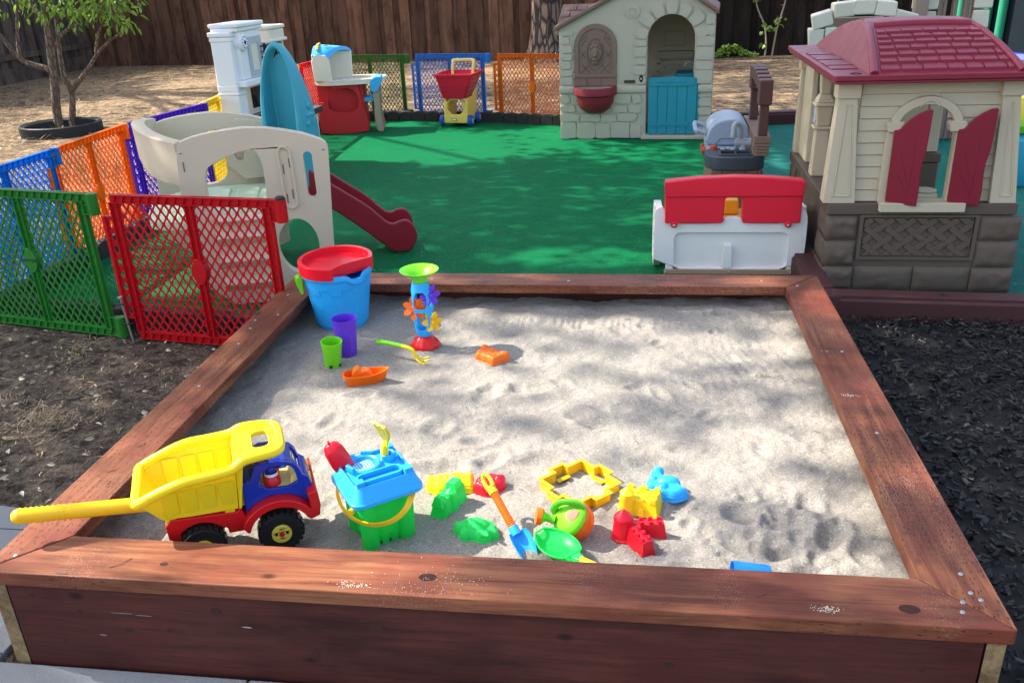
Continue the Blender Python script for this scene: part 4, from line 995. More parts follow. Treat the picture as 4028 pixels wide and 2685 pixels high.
for i in range(7):
    ya, yb = Ys[i], Ys[i+1]-.004; xa, xb = .055+.045+inset_x(ya), .68-.045-inset_x(ya); x = xa-r.uniform(0, .05)
    while x < xb-.01:
        w = r.uniform(.055, .095); x0, x1 = max(x, xa), min(x+w, xb); x += w+.006
        if x1-x0 < .02: continue
        ar = arc((x0+x1)/2)/.18; za, zb = rz(ya), rz(yb); za += ar*(za-.992); zb += ar*(zb-.992); sh.hex([(x0, ya, za-.006), (x1, ya, za-.006), (x1, yb, zb-.01), (x0, yb, zb-.01), (x0, ya, za+.013), (x1, ya, za+.013), (x1-.002, yb, zb+.003), (x0+.006, yb, zb+.003)])
O('roof_shingle', sh, ROOFR, rfo, bevel=.003, merge=False)
rim = MB()
for xx, dx in ((.060, 1), (.675, -1)):
    rim.tube([(xx+dx*(.012+inset_x(y)*1.0), y, z-.002) for y, z in PR[:6]], [.020, .019, .018, .017, .016, .012], 10)
rim.tube([(x, Y0+.50, rz(Y0+.50)-.002+arc(x)*.95) for x in [.16+.415*i/12 for i in range(13)]], .019, 10)
O('roof_rim', rim, ROOFR, rfo, merge=False)
sd = MB()
for i in range(6): y = Y0+.22+.12*i; sd.box(X0+.02, .048, y, y+.112, .990, .997+.003*(i % 2))
O('brim_shingle', sd, ROOFR, rfo, bevel=.003, merge=False)
hl = MB()
for x in (.005, .745): hl.lathe([(0, -.001), (.019, -.001), (.021, .003), (.026, .001)], 18, (x, Y0+.055, .992))
O('peg_hole', hl, plastic('maroon_hole', (.03, .004, .008), .6), rfo)
kn = MB(); kn.ball((.02, .42, .60), (.012, .02, .02)); O('latch_knob', kn, GREYP, hs)

# ================================================================== toy grill kitchen
SLATE = plastic('slate_counter_plastic', (.045, .058, .075), .5, .5); BRICK = plastic('tan_brick_plastic', (.20, .135, .095), .6, .6); POST = plastic('brown_post_plastic', (.090, .040, .036), .55, .5); HOOD = plastic('blue_grey_hood_plastic', (.30, .37, .46), .38, .3); REDK = plastic('red_orange_knob', (.55, .07, .03), .35)
gk = E('toy_grill_kitchen', 'toy outdoor kitchen with blue-grey grill hood, dark sink counter and brown posts', 'toy kitchen', (1.89, 3.75, 0), rad(-1.5))
mb = MB(); mb.box(.02, .315, .03, .74, 0, .325); O('cabinet', mb, BRICK, gk, bevel=.01)
mb = MB(); r = random.Random(2)
for j in range(5):
    x = .024-(.03 if j % 2 else 0); z0 = .005+.064*j
    while x < .312:
        x1 = min(x+.066, .312); 
        if x1-max(x, .024) > .015: mb.prism(rrect(max(x, .024), z0, x1-.004, z0+.058, .005, 2), .024, .034, 'y')
        x += .068
    y = .034
    while y < .73: mb.prism(rrect(y, z0, min(y+.066, .735)-.004, z0+.058, .005, 2), .312, .321, 'x'); y += .068
O('brick_relief', mb, BRICK, gk, bevel=.003, merge=False)
mb = MB(); CTR = smoothpoly([(-.012, .06), (.03, .005), (.16, -.012), (.30, .008), (.335, .06), (.335, .30), (-.012, .30)], 2)
mb.prism(CTR, .328, .385, 'z'); mb.prism([(.4-x if False else x*.985+.002, y*.98+.002) for x, y in CTR], .3855, .398, 'z', [rrect(.075, .055, .265, .165, .02)]); mb.prism(rrect(.07, .05, .27, .17, .02), .386, .389, 'z')
co = O('counter', mb, SLATE, gk, bevel=.006, merge=False)
mb = MB(); mb.prism(rrect(.065, .045, .275, .175, .02), .3985, .408, 'z', [rrect(.08, .06, .255, .160, .015)]); mb.box(.163, .171, .061, .159, .392, .406); O('sink', mb, SLATE, co, bevel=.004, merge=False)
mb = MB(); mb.box(.01, .30, .302, .74, .328, .40); O('grill_body', mb, HOOD, gk, bevel=.012)
mb = MB(); P = [(.0, .402), (.265, .402), (.262, .49), (.235, .54), (.17, .565), (.085, .555), (.03, .52), (.0, .45)]
mb.prism(smoothpoly(P, 2), .34, .72, 'y'); ho = O('grill_hood', mb, HOOD, gk, bevel=.014, seg=3)
mb = MB(); mb.prism([(.05, .404), (.20, .404), (.185, .448), (.085, .448)], .336, .343, 'y', [[(.056, .408), (.194, .408), (.181, .444), (.089, .444)]]); O('hood_moulding', mb, plastic('blue_grey_dark', (.16, .20, .26), .4), ho)
mb = MB(); mb.tube(catmull([(.0, .39, .47), (-.045, .39, .485), (-.058, .40, .485), (-.058, .66, .485), (-.045, .67, .485), (.0, .67, .47)], 4), .014, 10); O('hood_handle', mb, HOOD, ho)
mb = MB(); mb.lathe([(0, .0), (.02, 0), (.022, .01), (.02, .022), (.0, .026)], 16); O('knob', mb, REDK, gk, loc=(.045, .25, .398)); 
o = O('knob', mb, REDK, gk, loc=(.0, .33, .375), rot=(0, -PI/2, 0)); o = O('knob', mb, REDK, gk, loc=(.0, .45, .375), rot=(0, -PI/2, 0))
mb = MB()
for x, y in ((.10, .225), (.135, .235), (.16, .215), (.22, .23), (.245, .215)): mb.ball((x, y, .404), (.018, .014, .010), 8, 5)
O('tap_handles', mb, plastic('dull_chrome', (.30, .31, .33), .3), gk)
mb = MB(); mb.tube(catmull([(.215, .20, .398), (.215, .20, .47)], 3), .024, 14); mb.tube([(.165, .20, .447), (.275, .20, .447)], .026, 14); mb.tube(catmull([(.195, .20, .46), (.195, .19, .53), (.185, .18, .56), (.165, .17, .565), (.152, .16, .55), (.150, .155, .51)], 5), .015, 12); mb.lathe([(.018, 0), (.02, .006), (.017, .03)], 12, (.150, .155, .485)); O('faucet', mb, GREYP, gk, merge=False)
mb = MB(); mb.box(.265, .345, .03, .75, .40, .475); mb.box(.258, .350, .02, .76, .4755, .515)
for i in range(4): mb.prism(rrect(.268, .402+.018*i, .342, .418+.018*i, .003, 2), .018, .03, 'y')
for i in range(10):
    for j in range(2): mb.prism(rrect(.04+.07*i, .402+.036*j, .104+.07*i, .434+.036*j, .004, 2), .258, .266, 'x')
O('back_rail', mb, BRICK, gk, bevel=.006, merge=False)
for y in (.06, .62):
    mb = MB(); mb.frus(.305, y, .5155, .79, .052, .06, .046, .054); O('post', mb, POST, gk, bevel=.006)
mb = MB()
for i in range(6):
    y0 = .02+.105*i; zt = .86-.018*abs(i-3.6)*.5; mb.box(.268, .342, y0, y0+.098, zt-.075 if 0 < i < 5 else zt-.14, zt); mb.box(.276, .334, y0+.02, y0+.118, zt-.065, zt-.012)
O('pergola_beam', mb, POST, gk, bevel=.008, merge=False)

# ================================================================== red and white desk bench in front
WHITEP = plastic('milky_white_plastic', (.80, .76, .72), .45, .3, .04); REDB = plastic('cherry_red_plastic', (.74, .014, .036), .42, .3, .05); YELS = plastic('warm_yellow_plastic', (.78, .42, .03), .4); TANP = plastic('tan_plastic', (.38, .25, .16), .5)
bn = E('toy_desk', 'red and white toy desk seen from behind, standing against the sandbox back board', 'toy desk', (1.569, 2.845, 0))
mb = MB(); mb.prism(smoothpoly([(.0, 0), (.735, 0), (.742, .25), (.735, .315), (.71, .345), (.68, .345), (.665, .30), (.655, .262), (.435, .262), (.42, .292), (.345, .292), (.33, .262), (.065, .262), (.055, .30), (.045, .345), (.008, .345), (-.002, .30)], 1), .0, .035, 'y', [rrect(.10, .03, .655, .215, .03)])
mb.prism(rrect(.09, .02, .665, .225, .03), .022, .034, 'y'); mb.prism([(.34, .03), (.39, .03), (.385, .15), (.345, .15)], -.004, .030, 'y')
mb.prism([(.06, .02), (.10, .02), (.09, .12), (.065, .20)], .002, .03, 'y'); mb.prism([(.655, .02), (.695, .02), (.69, .20), (.665, .12)], .002, .03, 'y')
for x0 in (.0, .70): mb.prism(smoothpoly([(.037, 0), (.42, 0), (.42, .10), (.36, .30), (.08, .335), (.037, .33)], 1), x0, x0+.038, 'x')
O('body', mb, WHITEP, bn, bevel=.010, seg=3, merge=False)
mb = MB(); mb.prism([(.05, .268), (.328, .268), (.334, .28), (.336, .39), (.345, .396), (.412, .396), (.42, .39), (.424, .28), (.43, .268), (.700, .268), (.704, .45), (.706, .478), (.55, .494), (.38, .500), (.20, .494), (.045, .478), (.046, .45)], -.022, .045, 'y'); mb.prism([(.046, .402), (.706, .402), (.708, .478), (.55, .496), (.38, .502), (.20, .496), (.042, .478)], -.030, -.016, 'y')
for x in (.095, .645): mb.prism(circ(x, .262, .017, 14), -.026, .0, 'y')
O('backrest', mb, REDB, bn, bevel=.009, seg=3, merge=False)
for x in (.095, .645):
    s = MB(); s.ball((x, -.027, .258), (.008, .004, .008), 10, 6); O('screw', s, STEEL, bn)
mb = MB(); mb.box(.05, .70, .05, .34, .225, .25); mb.box(.33, .43, .2, .36, .25, .33); O('seat', mb, YELS, bn, bevel=.01)
mb = MB(); mb.box(.052, .69, -.012, .0, .0, .026); O('lower_rail', mb, TANP, bn, bevel=.003)
for x in (.062, .38, .68): s = MB(); s.ball((x, -.012, .012), (.006, .004, .006), 8, 5); O('screw', s, STEEL, bn)
# ================================================================== slide climber
STONE = plastic('climber_beige_plastic', (.70, .59, .43), .5, .5, .06, trans=.12); PALEG = plastic('pale_green_plastic', (.56, .70, .48), .45, .3); TEALH = plastic('teal_hood_plastic', (.05, .34, .44), .45, .4, .06); SLIDE = plastic('dark_red_slide_plastic', (.26, .012, .022), .42, .3)
cl = E('slide_climber', 'beige toddler climber with teal hood and dark red slide behind the red gate panel', 'slide', (-.615, 2.291, 0), rad(18.48))
OUT = smoothpoly([(0, 0), (.655, 0), (.66, .24), (.690, .70), (.688, .745), (.66, .770), (.552, .812), (.366, .848), (.187, .838), (.05, .812), (.012, .78), (-.004, .56)], 1)
WINH = smoothpoly([(.112, .44), (.372, .44), (.385, .60), (.382, .69), (.36, .742), (.33, .750), (.24, .725), (.15, .688), (.125, .665), (.112, .58)], 2)
def capsule(cx, z0, z1, r, lean=0): return [(cx+lean*(z1-z0)/2+r*math.cos(a), z1-r+r*math.sin(a)) for a in [PI*i/10 for i in range(11)]]+[(cx-lean*(z1-z0)/2+r*math.cos(a), z0+r+r*math.sin(a)) for a in [PI+PI*i/10 for i in range(11)]]
mb = MB(); mb.prism(OUT, 0, .06, 'y', [WINH, capsule(.592, .495, .718, .020), circ(.497, .269, .096, 30, .136)])
fp = O('front_panel', mb, STONE, cl, bevel=.016, seg=3, merge=False)
mb = MB(); mb.prism(capsule(.488, .455, .755, .033, -.02), -.010, .006, 'y', [capsule(.488, .466, .744, .022, -.02)])
for z in (.365, .25, .135): mb.prism([(.012, z+.012), (-.030, z), (-.040, z-.018), (-.030, z-.034), (.012, z-.075)], .125, .365, 'x'); 
mb.tube([(.13, -.002, .43), (.37, -.002, .425)], .03, 12, squash=.6)
O('step_moulding', mb, STONE, fp, bevel=.010, seg=3, merge=False)
mb = MB()
for x, z in ((.03, .755), (.668, .725)): mb.ball((x, -.002, z), (.006, .004, .006), 8, 5)
O('screw', mb, STEEL, fp)
mb = MB()
for x, z in ((.035, .690), (.475, .645), (.505, .672), (.475, .505), (.502, .525)): mb.box(x-.003, x+.003, -.0015, .002, z-.022, z+.022)
O('slot', mb, plastic('tan_slot', (.20, .15, .09), .8), fp)
mb = MB(); mb.prism([(x*1.0-.27, z*.96) for x, z in OUT], .84, .90, 'y', [[(x-.27, z*.96) for x, z in WINH], [(x-.27, z) for x, z in circ(.33, .22, .11, 24, .13)]])
mb.prism(smoothpoly([(.12, .45), (.44, .45), (.44, .735), (.12, .79)], 1), .80, .84, 'y', [smoothpoly([(.16, .55), (.22, .55), (.22, .70), (.16, .70)], 2), smoothpoly([(.30, .56), (.36, .56), (.36, .70), (.30, .70)], 2)])
O('rear_panel', mb, STONE, cl, bevel=.014, seg=3, merge=False)
mb = MB(); path = catmull([(.03, .03), (-.06, .12), (-.16, .30), (-.245, .55), (-.275, .75), (-.25, .87)], 6)
rings = []
for i, p in enumerate(path):
    d = (path[min(i+1, len(path)-1)]-path[max(i-1, 0)]).normalized(); n = Vector((-d.y, d.x)); k = i/(len(path)-1)
    zt, zb = .80+.02*math.sin(PI*k), .60-.10*math.sin(PI*min(1, k*1.0))*0+.0
    prof = smoothpoly([(-.026, zb), (.026, zb), (.030, zt-.02), (.034, zt), (-.034, zt), (-.030, zt-.02)], 1)
    rings.append([(p.x+n.x*a, p.y+n.y*a, z) for a, z in prof])
mb.loft(rings); O('curved_guard_rail', mb, STONE, cl, angle=50)
mb = MB(); mb.prism(smoothpoly([(-.17, .10), (.45, .064), (.52, .30), (.52, .60), (.40, .836), (-.12, .836), (-.24, .62), (-.25, .35)], 2), .36, .415, 'z')
for i in range(3): mb.prism(rrect(.02+.15*i, .15, .14+.15*i, .70, .03), .405, .426, 'z')
O('platform', mb, PALEG, cl, bevel=.015, seg=3, merge=False)
# slide
mb = MB()
TOP = [(.44, .60), (.55, .52), (.659, .432), (.76, .355), (.857, .283), (.92, .215), (.955, .180), (.985, .170), (1.03, .188), (1.07, .186), (1.10, .150), (1.115, .085)]
BOT = [(1.10, .05), (1.075, .005), (.985, .0), (.94, .035), (.80, .165), (.643, .297), (.44, .43)]
P = smoothpoly(TOP+BOT, 1)
mb.prism(P, .60, .628, 'y'); mb.prism(P, .862, .89, 'y')
BT = [(.44, .50), (.659, .355), (.857, .205), (.94, .125), (1.0, .085), (1.09, .070)]; BB = [(1.09, .03), (.985, .02), (.93, .06), (.80, .19), (.64, .31), (.44, .44)]
mb.prism(BT+BB, .628, .862, 'y')
O('slide', mb, SLIDE, cl, bevel=.010, seg=3, merge=False)
# hood: deep arch, open towards the camera's left, with a closed back
# a deep arch standing on the platform end: rounded rim, side walls running back, closed behind
T = Matrix.Translation((.358, .70, 0)) @ Matrix.Rotation(rad(-30), 4, 'Z')          # local x = width, y = depth
arcs = [(0, .42), (0, .60), (0, .76)]+[((1-math.cos(PI*i/18))/2, .80+.335*math.sin(PI*i/18)**.9) for i in range(19)]+[(1, .76), (1, .60), (1, .42)]
WD = .185; rings = []; bk = []; mb = MB(); mb.T = T
for n_, (u, z) in enumerate(arcs):
    x = WD*u+.035*(z-.42)/.7; dep = .150-.110*max(0, (z-.60)/.53)**1.6; c = Vector((WD/2+.035*(z-.42)/.7, 0, min(z, .80)))
    o = Vector((x, 0, z)); out = (o-c).normalized() if (o-c).length > 1e-4 else Vector((0, 0, 1)); t_ = .032
    q = [(-.010, .0), (-.016, .35), (-.012, .75), (.004, 1.0), (dep*.5, 1.05+.25*(1-(z-.42)/.72)), (dep, 1.05+.45*(1-(z-.42)/.72)), (dep, .2), (dep*.5, .1), (.01, 0)]
    rings.append([(o+out*t_*k)+Vector((0, y, -.06*y/.185 if z > .8 else 0)) for y, k in q]); bk.append(o+Vector((0, dep*.8, -.03 if z > .8 else 0)))
mb.loft(rings, True, True); mb.add(bk, [tuple(range(len(bk)))]); mb.T = None
hd = O('hood', mb, TEALH, cl, angle=50)
T = Matrix.Translation((.358, .70, 0)) @ Matrix.Rotation(rad(-30), 4, 'Z') @ Matrix.Translation((WD+.048, .075, .78)) @ Matrix.Rotation(rad(90), 4, 'Z')
mb = MB(); mb.T = T
for c, q in (((0, 0, 0), (.032, .010, .042)), ((-.002, -.004, .058), (.022, .010, .022)), ((-.018, 0, .080), (.009, .007, .009)), ((.014, 0, .080), (.009, .007, .009)), ((.034, -.004, -.022), (.013, .010, .030)), ((-.026, -.004, -.032), (.020, .010, .014)), ((.02, -.006, .012), (.026, .008, .011)), ((-.02, -.006, .012), (.022, .008, .011))): mb.ball(c, (q[0], q[1]*1.0, q[2]), 10, 7)
mb.T = None; remesh(O('bear_relief', mb, TEALH, hd, merge=False), .004, 3)

# ================================================================== white toy kitchen
WHITE = plastic('white_kitchen_plastic', (.82, .82, .82), .4, .3, .03); CREAMW = plastic('cream_white_plastic', (.84, .77, .63), .45, .3, .04, trans=.1); GREYD = plastic('light_grey_plastic', (.45, .50, .56), .4); BLACKP = plastic('black_gloss_plastic', (.012, .012, .014), .2); CHROME = plastic('toy_chrome', (.60, .61, .64), .18); CHROME.node_tree.nodes['Principled BSDF'].inputs['Metallic'].default_value = .9
kt = E('toy_kitchen', 'tall white toy kitchen with clock, black microwave and black countertop', 'toy kitchen', (-1.63, 4.92, 0), rad(-3))
def col(y0, x1, zt):
    mb = MB(); mb.box(0, x1, y0, y0+.13, 0, zt)
    for z in (.34, .66): 
        if z < zt-.1: mb.box(-.006, x1+.008, y0-.008, y0+.138, z, z+.022); mb.box(-.003, x1+.004, y0-.004, y0+.134, z+.026, z+.075)
    mb.box(-.012, x1+.012, y0-.012, y0+.142, zt, zt+.035); mb.box(-.006, x1+.006, y0-.006, y0+.136, zt-.035, zt-.001); return mb
O('side_column', col(0, .16, 1.075), WHITE, kt, bevel=.010, seg=3, merge=False); O('side_column', col(.76, .16, .90), CREAMW, kt, bevel=.010, seg=3, merge=False)
mb = MB(); mb.box(.01, .20, .05, .42, .765, 1.105); mb.box(-.004, .215, .03, .435, 1.106, 1.135); mb.box(-.014, .228, .02, .445, 1.1355, 1.165); mb.box(.02, .23, .02, .84, .715, .764)
ub = O('upper_cabinet', mb, WHITE, kt, bevel=.010, seg=3, merge=False)
mb = MB(); mb.T = Matrix.Translation((.15, .10, 1.03)) @ Matrix.Rotation(PI/2, 4, 'Y'); mb.lathe([(0, .075), (.052, .075), (.062, .068), (.064, 0)], 24); mb.T = None; cb_ = O('clock', mb, WHITE, kt)
mb = MB(); mb.T = Matrix.Translation((.2255, .10, 1.03)) @ Matrix.Rotation(PI/2, 4, 'Y'); mb.lathe([(0, .002), (.014, .002), (.014, 0)], 16)
for i in range(12):
    a = 2*PI*i/12; mb.box(.042*math.cos(a)-.003, .042*math.cos(a)+.003, .042*math.sin(a)-.005, .042*math.sin(a)+.005, 0, .002)
mb.T = None; O('clock_face', mb, BLACKP, cb_)
mb = MB(); mb.prism(rrect(.17, .78, .385, 1.06, .01), .200, .214, 'x', [rrect(.205, .82, .325, 1.015, .004)]); dro = O('cabinet_door', mb, GREYD, kt, bevel=.004)
mb = MB(); mb.box(.200, .206, .205, .325, .82, 1.015); O('door_pane', mb, CREAMW, dro)
mb = MB()
for y in (.372, .392): mb.tube([(.232, y, .88), (.236, y, 1.0)], .007, 8)
for z in (.90, .94, .98): mb.tube([(.228, .34, z), (.236, .41, z)], .006, 8)
O('door_handle', mb, BLACKP, dro)
mb = MB(); mb.box(.02, .18, .44, .86, .76, 1.0); mb.box(.01, .19, .60, .87, 1.0, 1.08); mb.box(.0, .21, .43, .88, .985, 1.01); mb.box(.0, .20, .59, .88, 1.082, 1.11); O('hutch', mb, CREAMW, kt, bevel=.010, seg=3, merge=False)
mb = MB(); mb.box(.18, .205, .49, .78, .79, .98); mw = O('microwave', mb, BLACKP, kt, bevel=.006)
mb = MB(); mb.prism(circ(.62, .885, .055, 24, .075), .2055, .208, 'x', [circ(.62, .885, .050, 24, .070)]); mb.prism(rrect(.70, .80, .765, .97, .005), .2055, .208, 'x', [rrect(.706, .806, .759, .964, .004)]); O('window_ring', mb, GREYD, mw)
mb = MB(); mb.box(.0, .025, .24, .759, .456, .714); O('back_panel', mb, CREAMW, kt, bevel=.004)
mb = MB(); mb.box(.026, .036, .46, .70, .50, .66); O('dark_panel', mb, BLACKP, kt, bevel=.003)
mb = MB(); mb.box(.02, .40, .10, .86, .0, .405); O('base_cabinet', mb, CREAMW, kt, bevel=.012)
mb = MB(); mb.prism(rrect(.0, .06, .44, .90, .03), .408, .455, 'z', [rrect(.10, .25, .30, .52, .03)]); O('countertop', mb, BLACKP, kt, bevel=.008)
mb = MB(); mb.lathe([(.05, .456), (.05, .468), (.03, .475)], 16, (.10, .60, 0)); mb.tube(catmull([(.10, .60, .47), (.10, .60, .55), (.13, .57, .59), (.18, .54, .575), (.20, .53, .53)], 5), .022, 12); mb.tube([(.06, .66, .49), (.15, .66, .50)], .02, 10); O('faucet', mb, CHROME, kt, merge=False)
mb = MB(); mb.box(-.002, .05, -.045, .08, .0, .05); O('foot', mb, BLACKP, kt, bevel=.006)

# ================================================================== art desk
DRED = plastic('deep_red_plastic', (.52, .020, .024), .48, .4, .06); LBLUE = plastic('light_blue_plastic', (.05, .42, .80), .4); TAUPE = plastic('taupe_leg_plastic', (.36, .28, .20), .5, .4)
dk = E('art_desk', 'toddler art desk with red storage base, cream top and blue lid', 'toy desk', (-1.618, 6.971, 0), rad(12))
mb = MB(); mb.box(.0, .455, .10, .36, .0, .47); mb.box(.0, .455, .03, .0999, .0, .17); mb.box(.0, .10, .03, .0999, .1701, .30); mb.box(.405, .450, .03, .0999, .1701, .46)
mb.prism(smoothpoly([(0, 0), (.46, 0), (.47, .05), (.462, .175), (.435, .20), (.41, .44), (.40, .46), (.155, .46), (.15, .42), (.12, .40), (.06, .30), (.0, .28), (-.008, .06)], 1), 0, .03, 'y', [smoothpoly([(.09, .21), (.40, .20), (.39, .43), (.16, .44), (.10, .36)], 2)])
O('storage_base', mb, DRED, dk, bevel=.012, seg=3, merge=False)
mb = MB(); mb.prism(smoothpoly([(-.03, -.06), (.50, -.05), (.62, .02), (.68, .16), (.66, .38), (-.02, .40)], 2), .468, .500, 'z'); mb.prism(smoothpoly([(-.03, -.06), (.50, -.05), (.62, .02), (.68, .16), (.66, .38), (-.02, .40)], 2), .5005, .515, 'z', [smoothpoly([(.14, -.01), (.46, .0), (.56, .06), (.61, .18), (.60, .33), (.10, .34)], 2)])
tb = O('desk_top', mb, CREAMW, dk, bevel=.006, merge=False)
mb = MB(); mb.prism(smoothpoly([(.20, .02), (.33, .03), (.36, .06), (.2, .07)], 1), .5008, .505, 'z'); mb.prism(smoothpoly([(.34, .27), (.50, .26), (.52, .30), (.34, .32)], 1), .5008, .505, 'z'); O('yellow_tray', mb, YELS, tb)
mb = MB(); mb.prism([(.0, .51), (.165, .51), (.16, .70), (.13, .75), (.02, .76), (-.012, .70)], -.04, -.005, 'y'); mb.prism([(.0, .51), (.33, .51), (.34, .75), (.30, .79), (.02, .78), (-.01, .70)], .34, .375, 'y'); mb.box(-.01, .02, -.004, .339, .51, .76)
O('hutch', mb, CREAMW, dk, bevel=.008, seg=3, merge=False)
mb = MB(); rings = []
for i in range(13):
    k = i/12; y = -.035+.405*k; z = .752+.028*k+.055*math.sin(PI*k)**.7; xe = .12+.20*k; rings.append([(.0, y, z-.03), (xe-.01, y, z-.05), (xe+.03, y, z-.045), (xe+.01, y, z-.012), (.06, y, z+.012), (.0, y, z)])
mb.loft(rings); ld = O('lid', mb, LBLUE, dk, angle=50)
mb = MB(); mb.tube(catmull([(.05, -.01, .80), (.05, .10, .838), (.05, .24, .84)], 4), .014, 8, squash=.6); O('yellow_grip', mb, YELS, ld)
mb = MB()
for c in ((.13, .10, .805), (.15, .16, .812), (.11, .17, .822), (.20, .26, .805)): mb.ball(c, (.03, .02, .008), 8, 5)
O('print_relief', mb, plastic('dark_blue_print', (.03, .12, .30), .4), ld)
mb = MB(); mb.prism(smoothpoly([(.52, .40), (.56, .38), (.60, .40), (.66, .53), (.56, .53), (.52, .47)], 1), -.035, .20, 'y'); mb.prism(rrect(.43, .29, .57, .33, .012), .04, .30, 'y'); O('blue_seat', mb, LBLUE, dk, bevel=.008, merge=False)
for y in (-.01, .26):
    mb = MB(); L = [(.54, .48), (.545, .30), (.535, .12), (.55, .0), (.63, .0), (.60, .14), (.605, .32), (.61, .46)]
    mb.prism(smoothpoly(L, 1), y, y+.035, 'y'); O('leg', mb, TAUPE, dk, bevel=.008, merge=False)
mb = MB(); mb.box(.585, .60, .03, .26, .22, .25); mb.box(.585, .60, .03, .26, .42, .46); O('leg_rail', mb, TAUPE, dk, bevel=.004)

# ================================================================== shopping cart
CRED = plastic('basket_red_plastic', (.72, .016, .05), .42, .3, .05, trans=.2); CYEL = plastic('cart_yellow_plastic', (.88, .62, .12), .45, .3, .05); CBLU = plastic('cart_blue_plastic', (.018, .085, .42), .4); HUBW = plastic('hub_grey', (.42, .44, .48), .4)
sc_ = E('shopping_cart', 'toy shopping cart with red basket, yellow frame and blue wheels', 'toy cart', (-.49, 7.335, 0), rad(-9))
mb = MB(); mb.prism(smoothpoly([(.045, .03), (.295, .03), (.28, .10), (.265, .27), (.075, .27), (.06, .10)], 1), .0, .05, 'y', [smoothpoly([(.085, .115), (.255, .115), (.25, .26), (.09, .26)], 1)])
mb.prism([(.0, .03), (.30, .03), (.32, .07), (.33, .30), (.35, .60), (.31, .60), (.22, .27), (.03, .27), (.0, .09)], .045, .075, 'x'); mb.prism([(.0, .03), (.30, .03), (.32, .07), (.33, .30), (.35, .60), (.31, .60), (.22, .27), (.03, .27), (.0, .09)], .265, .295, 'x')
mb.box(.07, .27, .0, .30, .03, .055)
O('frame', mb, CYEL, sc_, bevel=.010, seg=3, merge=False)
mb = MB(); mb.tube(catmull([(.06, .30, .52), (.06, .33, .59), (.075, .34, .605), (.26, .34, .605), (.28, .33, .59), (.28, .30, .52)], 4), .018, 10); O('push_handle', mb, plastic('pale_yellow_plastic', (.70, .62, .26), .4), sc_)
mb = MB(); w = .010
def bask(z, e): k = (z-.275)/.23; return [(.046-.050*k+e, -.02-.05*k+e), (.284+.100*k-e, -.02-.05*k+e), (.284+.100*k-e, .22+.09*k-e), (.046-.050*k+e, .22+.09*k-e)]
ro_ = [rrect(*(bask(z, 0)[0]), *(bask(z, 0)[2]), .03) for z in (.275, .355, .362, .40, .505)]; mb_z = (.275, .355, .362, .40, .505)
rin = [rrect(*(bask(z, w)[0]), *(bask(z, w)[2]), .025) for z in (.505, .285)]
mb.loft([[(x, y, z) for x, y in r_] for r_, z in zip(ro_, mb_z)]+[[(x, y, .506) for x, y in rin[0]], [(x, y, .285) for x, y in rin[1]]], True, True)
ba = O('basket', mb, CRED, sc_, angle=40)
mb = MB(); b0 = bask(.505, -.014); b1 = bask(.505, .012); mb.prism(rrect(*b0[0], *b0[2], .035), .495, .515, 'z', [rrect(*b1[0], *b1[2], .025)]); b2 = bask(.40, -.003); mb.prism(rrect(*b2[0], *b2[2], .03), .398, .404, 'z'); O('basket_rim', mb, CRED, ba, bevel=.006, seg=3)
mb = MB()
for j in range(5):
    for i in range(5):
        z = .30+.04*j; k = (z-.275)/.23; x = .284+.100*k+.0012; mb.hex([(x-.004, .02+.038*i, z), (x, .02+.038*i, z), (x, .046+.038*i, z), (x-.004, .046+.038*i, z), (x+.009, .02+.038*i, z+.024), (x+.012, .02+.038*i, z+.024), (x+.012, .046+.038*i, z+.024), (x+.009, .046+.038*i, z+.024)])
O('basket_slot', mb, plastic('slot_pink', (.50, .20, .22), .6), ba)
for x, y, m_ in ((.02, .03, CBLU), (.32, .03, CBLU), (.02, .27, CBLU), (.32, .27, CBLU)):
    mb = MB(); mb.T = Matrix.Translation((x, y, .055)) @ Matrix.Rotation(PI/2, 4, 'Y'); mb.lathe([(.0, -.02), (.045, -.022), (.055, -.014), (.055, .014), (.045, .022), (.0, .02)], 24); mb.T = None; wo_ = O('wheel', mb, m_, sc_)
    mb = MB(); mb.T = Matrix.Translation((x, y, .055)) @ Matrix.Rotation(PI/2, 4, 'Y'); mb.lathe([(.0, -.026), (.026, -.024), (.028, -.018)], 16); mb.lathe([(.0, .026), (.026, .024), (.028, .018)], 16); mb.T = None; O('hub', mb, HUBW, wo_)
mb = MB(); mb.prism(rrect(.125, .055, .185, .080, .010), -.004, .0, 'y'); eo = O('emblem', mb, plastic('emblem_red', (.45, .02, .02), .4), sc_)
mb = MB(); mb.prism(rrect(.131, .060, .179, .075, .007), -.006, -.003, 'y'); O('emblem_plate', mb, WHITE, eo)

# ================================================================== stone castle climber and trampoline behind the red-roofed house
CSTN = plastic('pale_castle_stone', (.58, .56, .46), .65, .8, .06); CBRN = plastic('castle_brown_panel', (.25, .19, .15), .6, .4)
cs = E('castle_climber', 'pale stone toy castle with arch and brown wall panels behind the red-roofed house', 'castle climber', (2.80, 6.0, 0), rad(-4))
mb = MB(); r = random.Random(6)
def blk(x0, x1, z0, z1, y0=-.02, y1=.16, ang=0.0, cx=0, cz=0):
    j = lambda: r.uniform(-.010, .010); q = []
    for y in (y0+j(), y1): q += [(x0+j(), y, z0), (x1+j(), y, z0)]; 
    P = [(x0+j(), y0+j(), z0+.003), (x1+j(), y0+j(), z0+.003), (x1+j(), y1, z0+.003), (x0+j(), y1, z0+.003), (x0+j(), y0+j(), z1-.003), (x1+j(), y0+j(), z1-.003), (x1+j(), y1, z1-.003), (x0+j(), y1, z1-.003)]
    if ang: P = [(cx+(x-cx)*math.cos(ang)-(z-cz)*math.sin(ang), y, cz+(x-cx)*math.sin(ang)+(z-cz)*math.cos(ang)) for x, y, z in P]
    mb.hex(P)
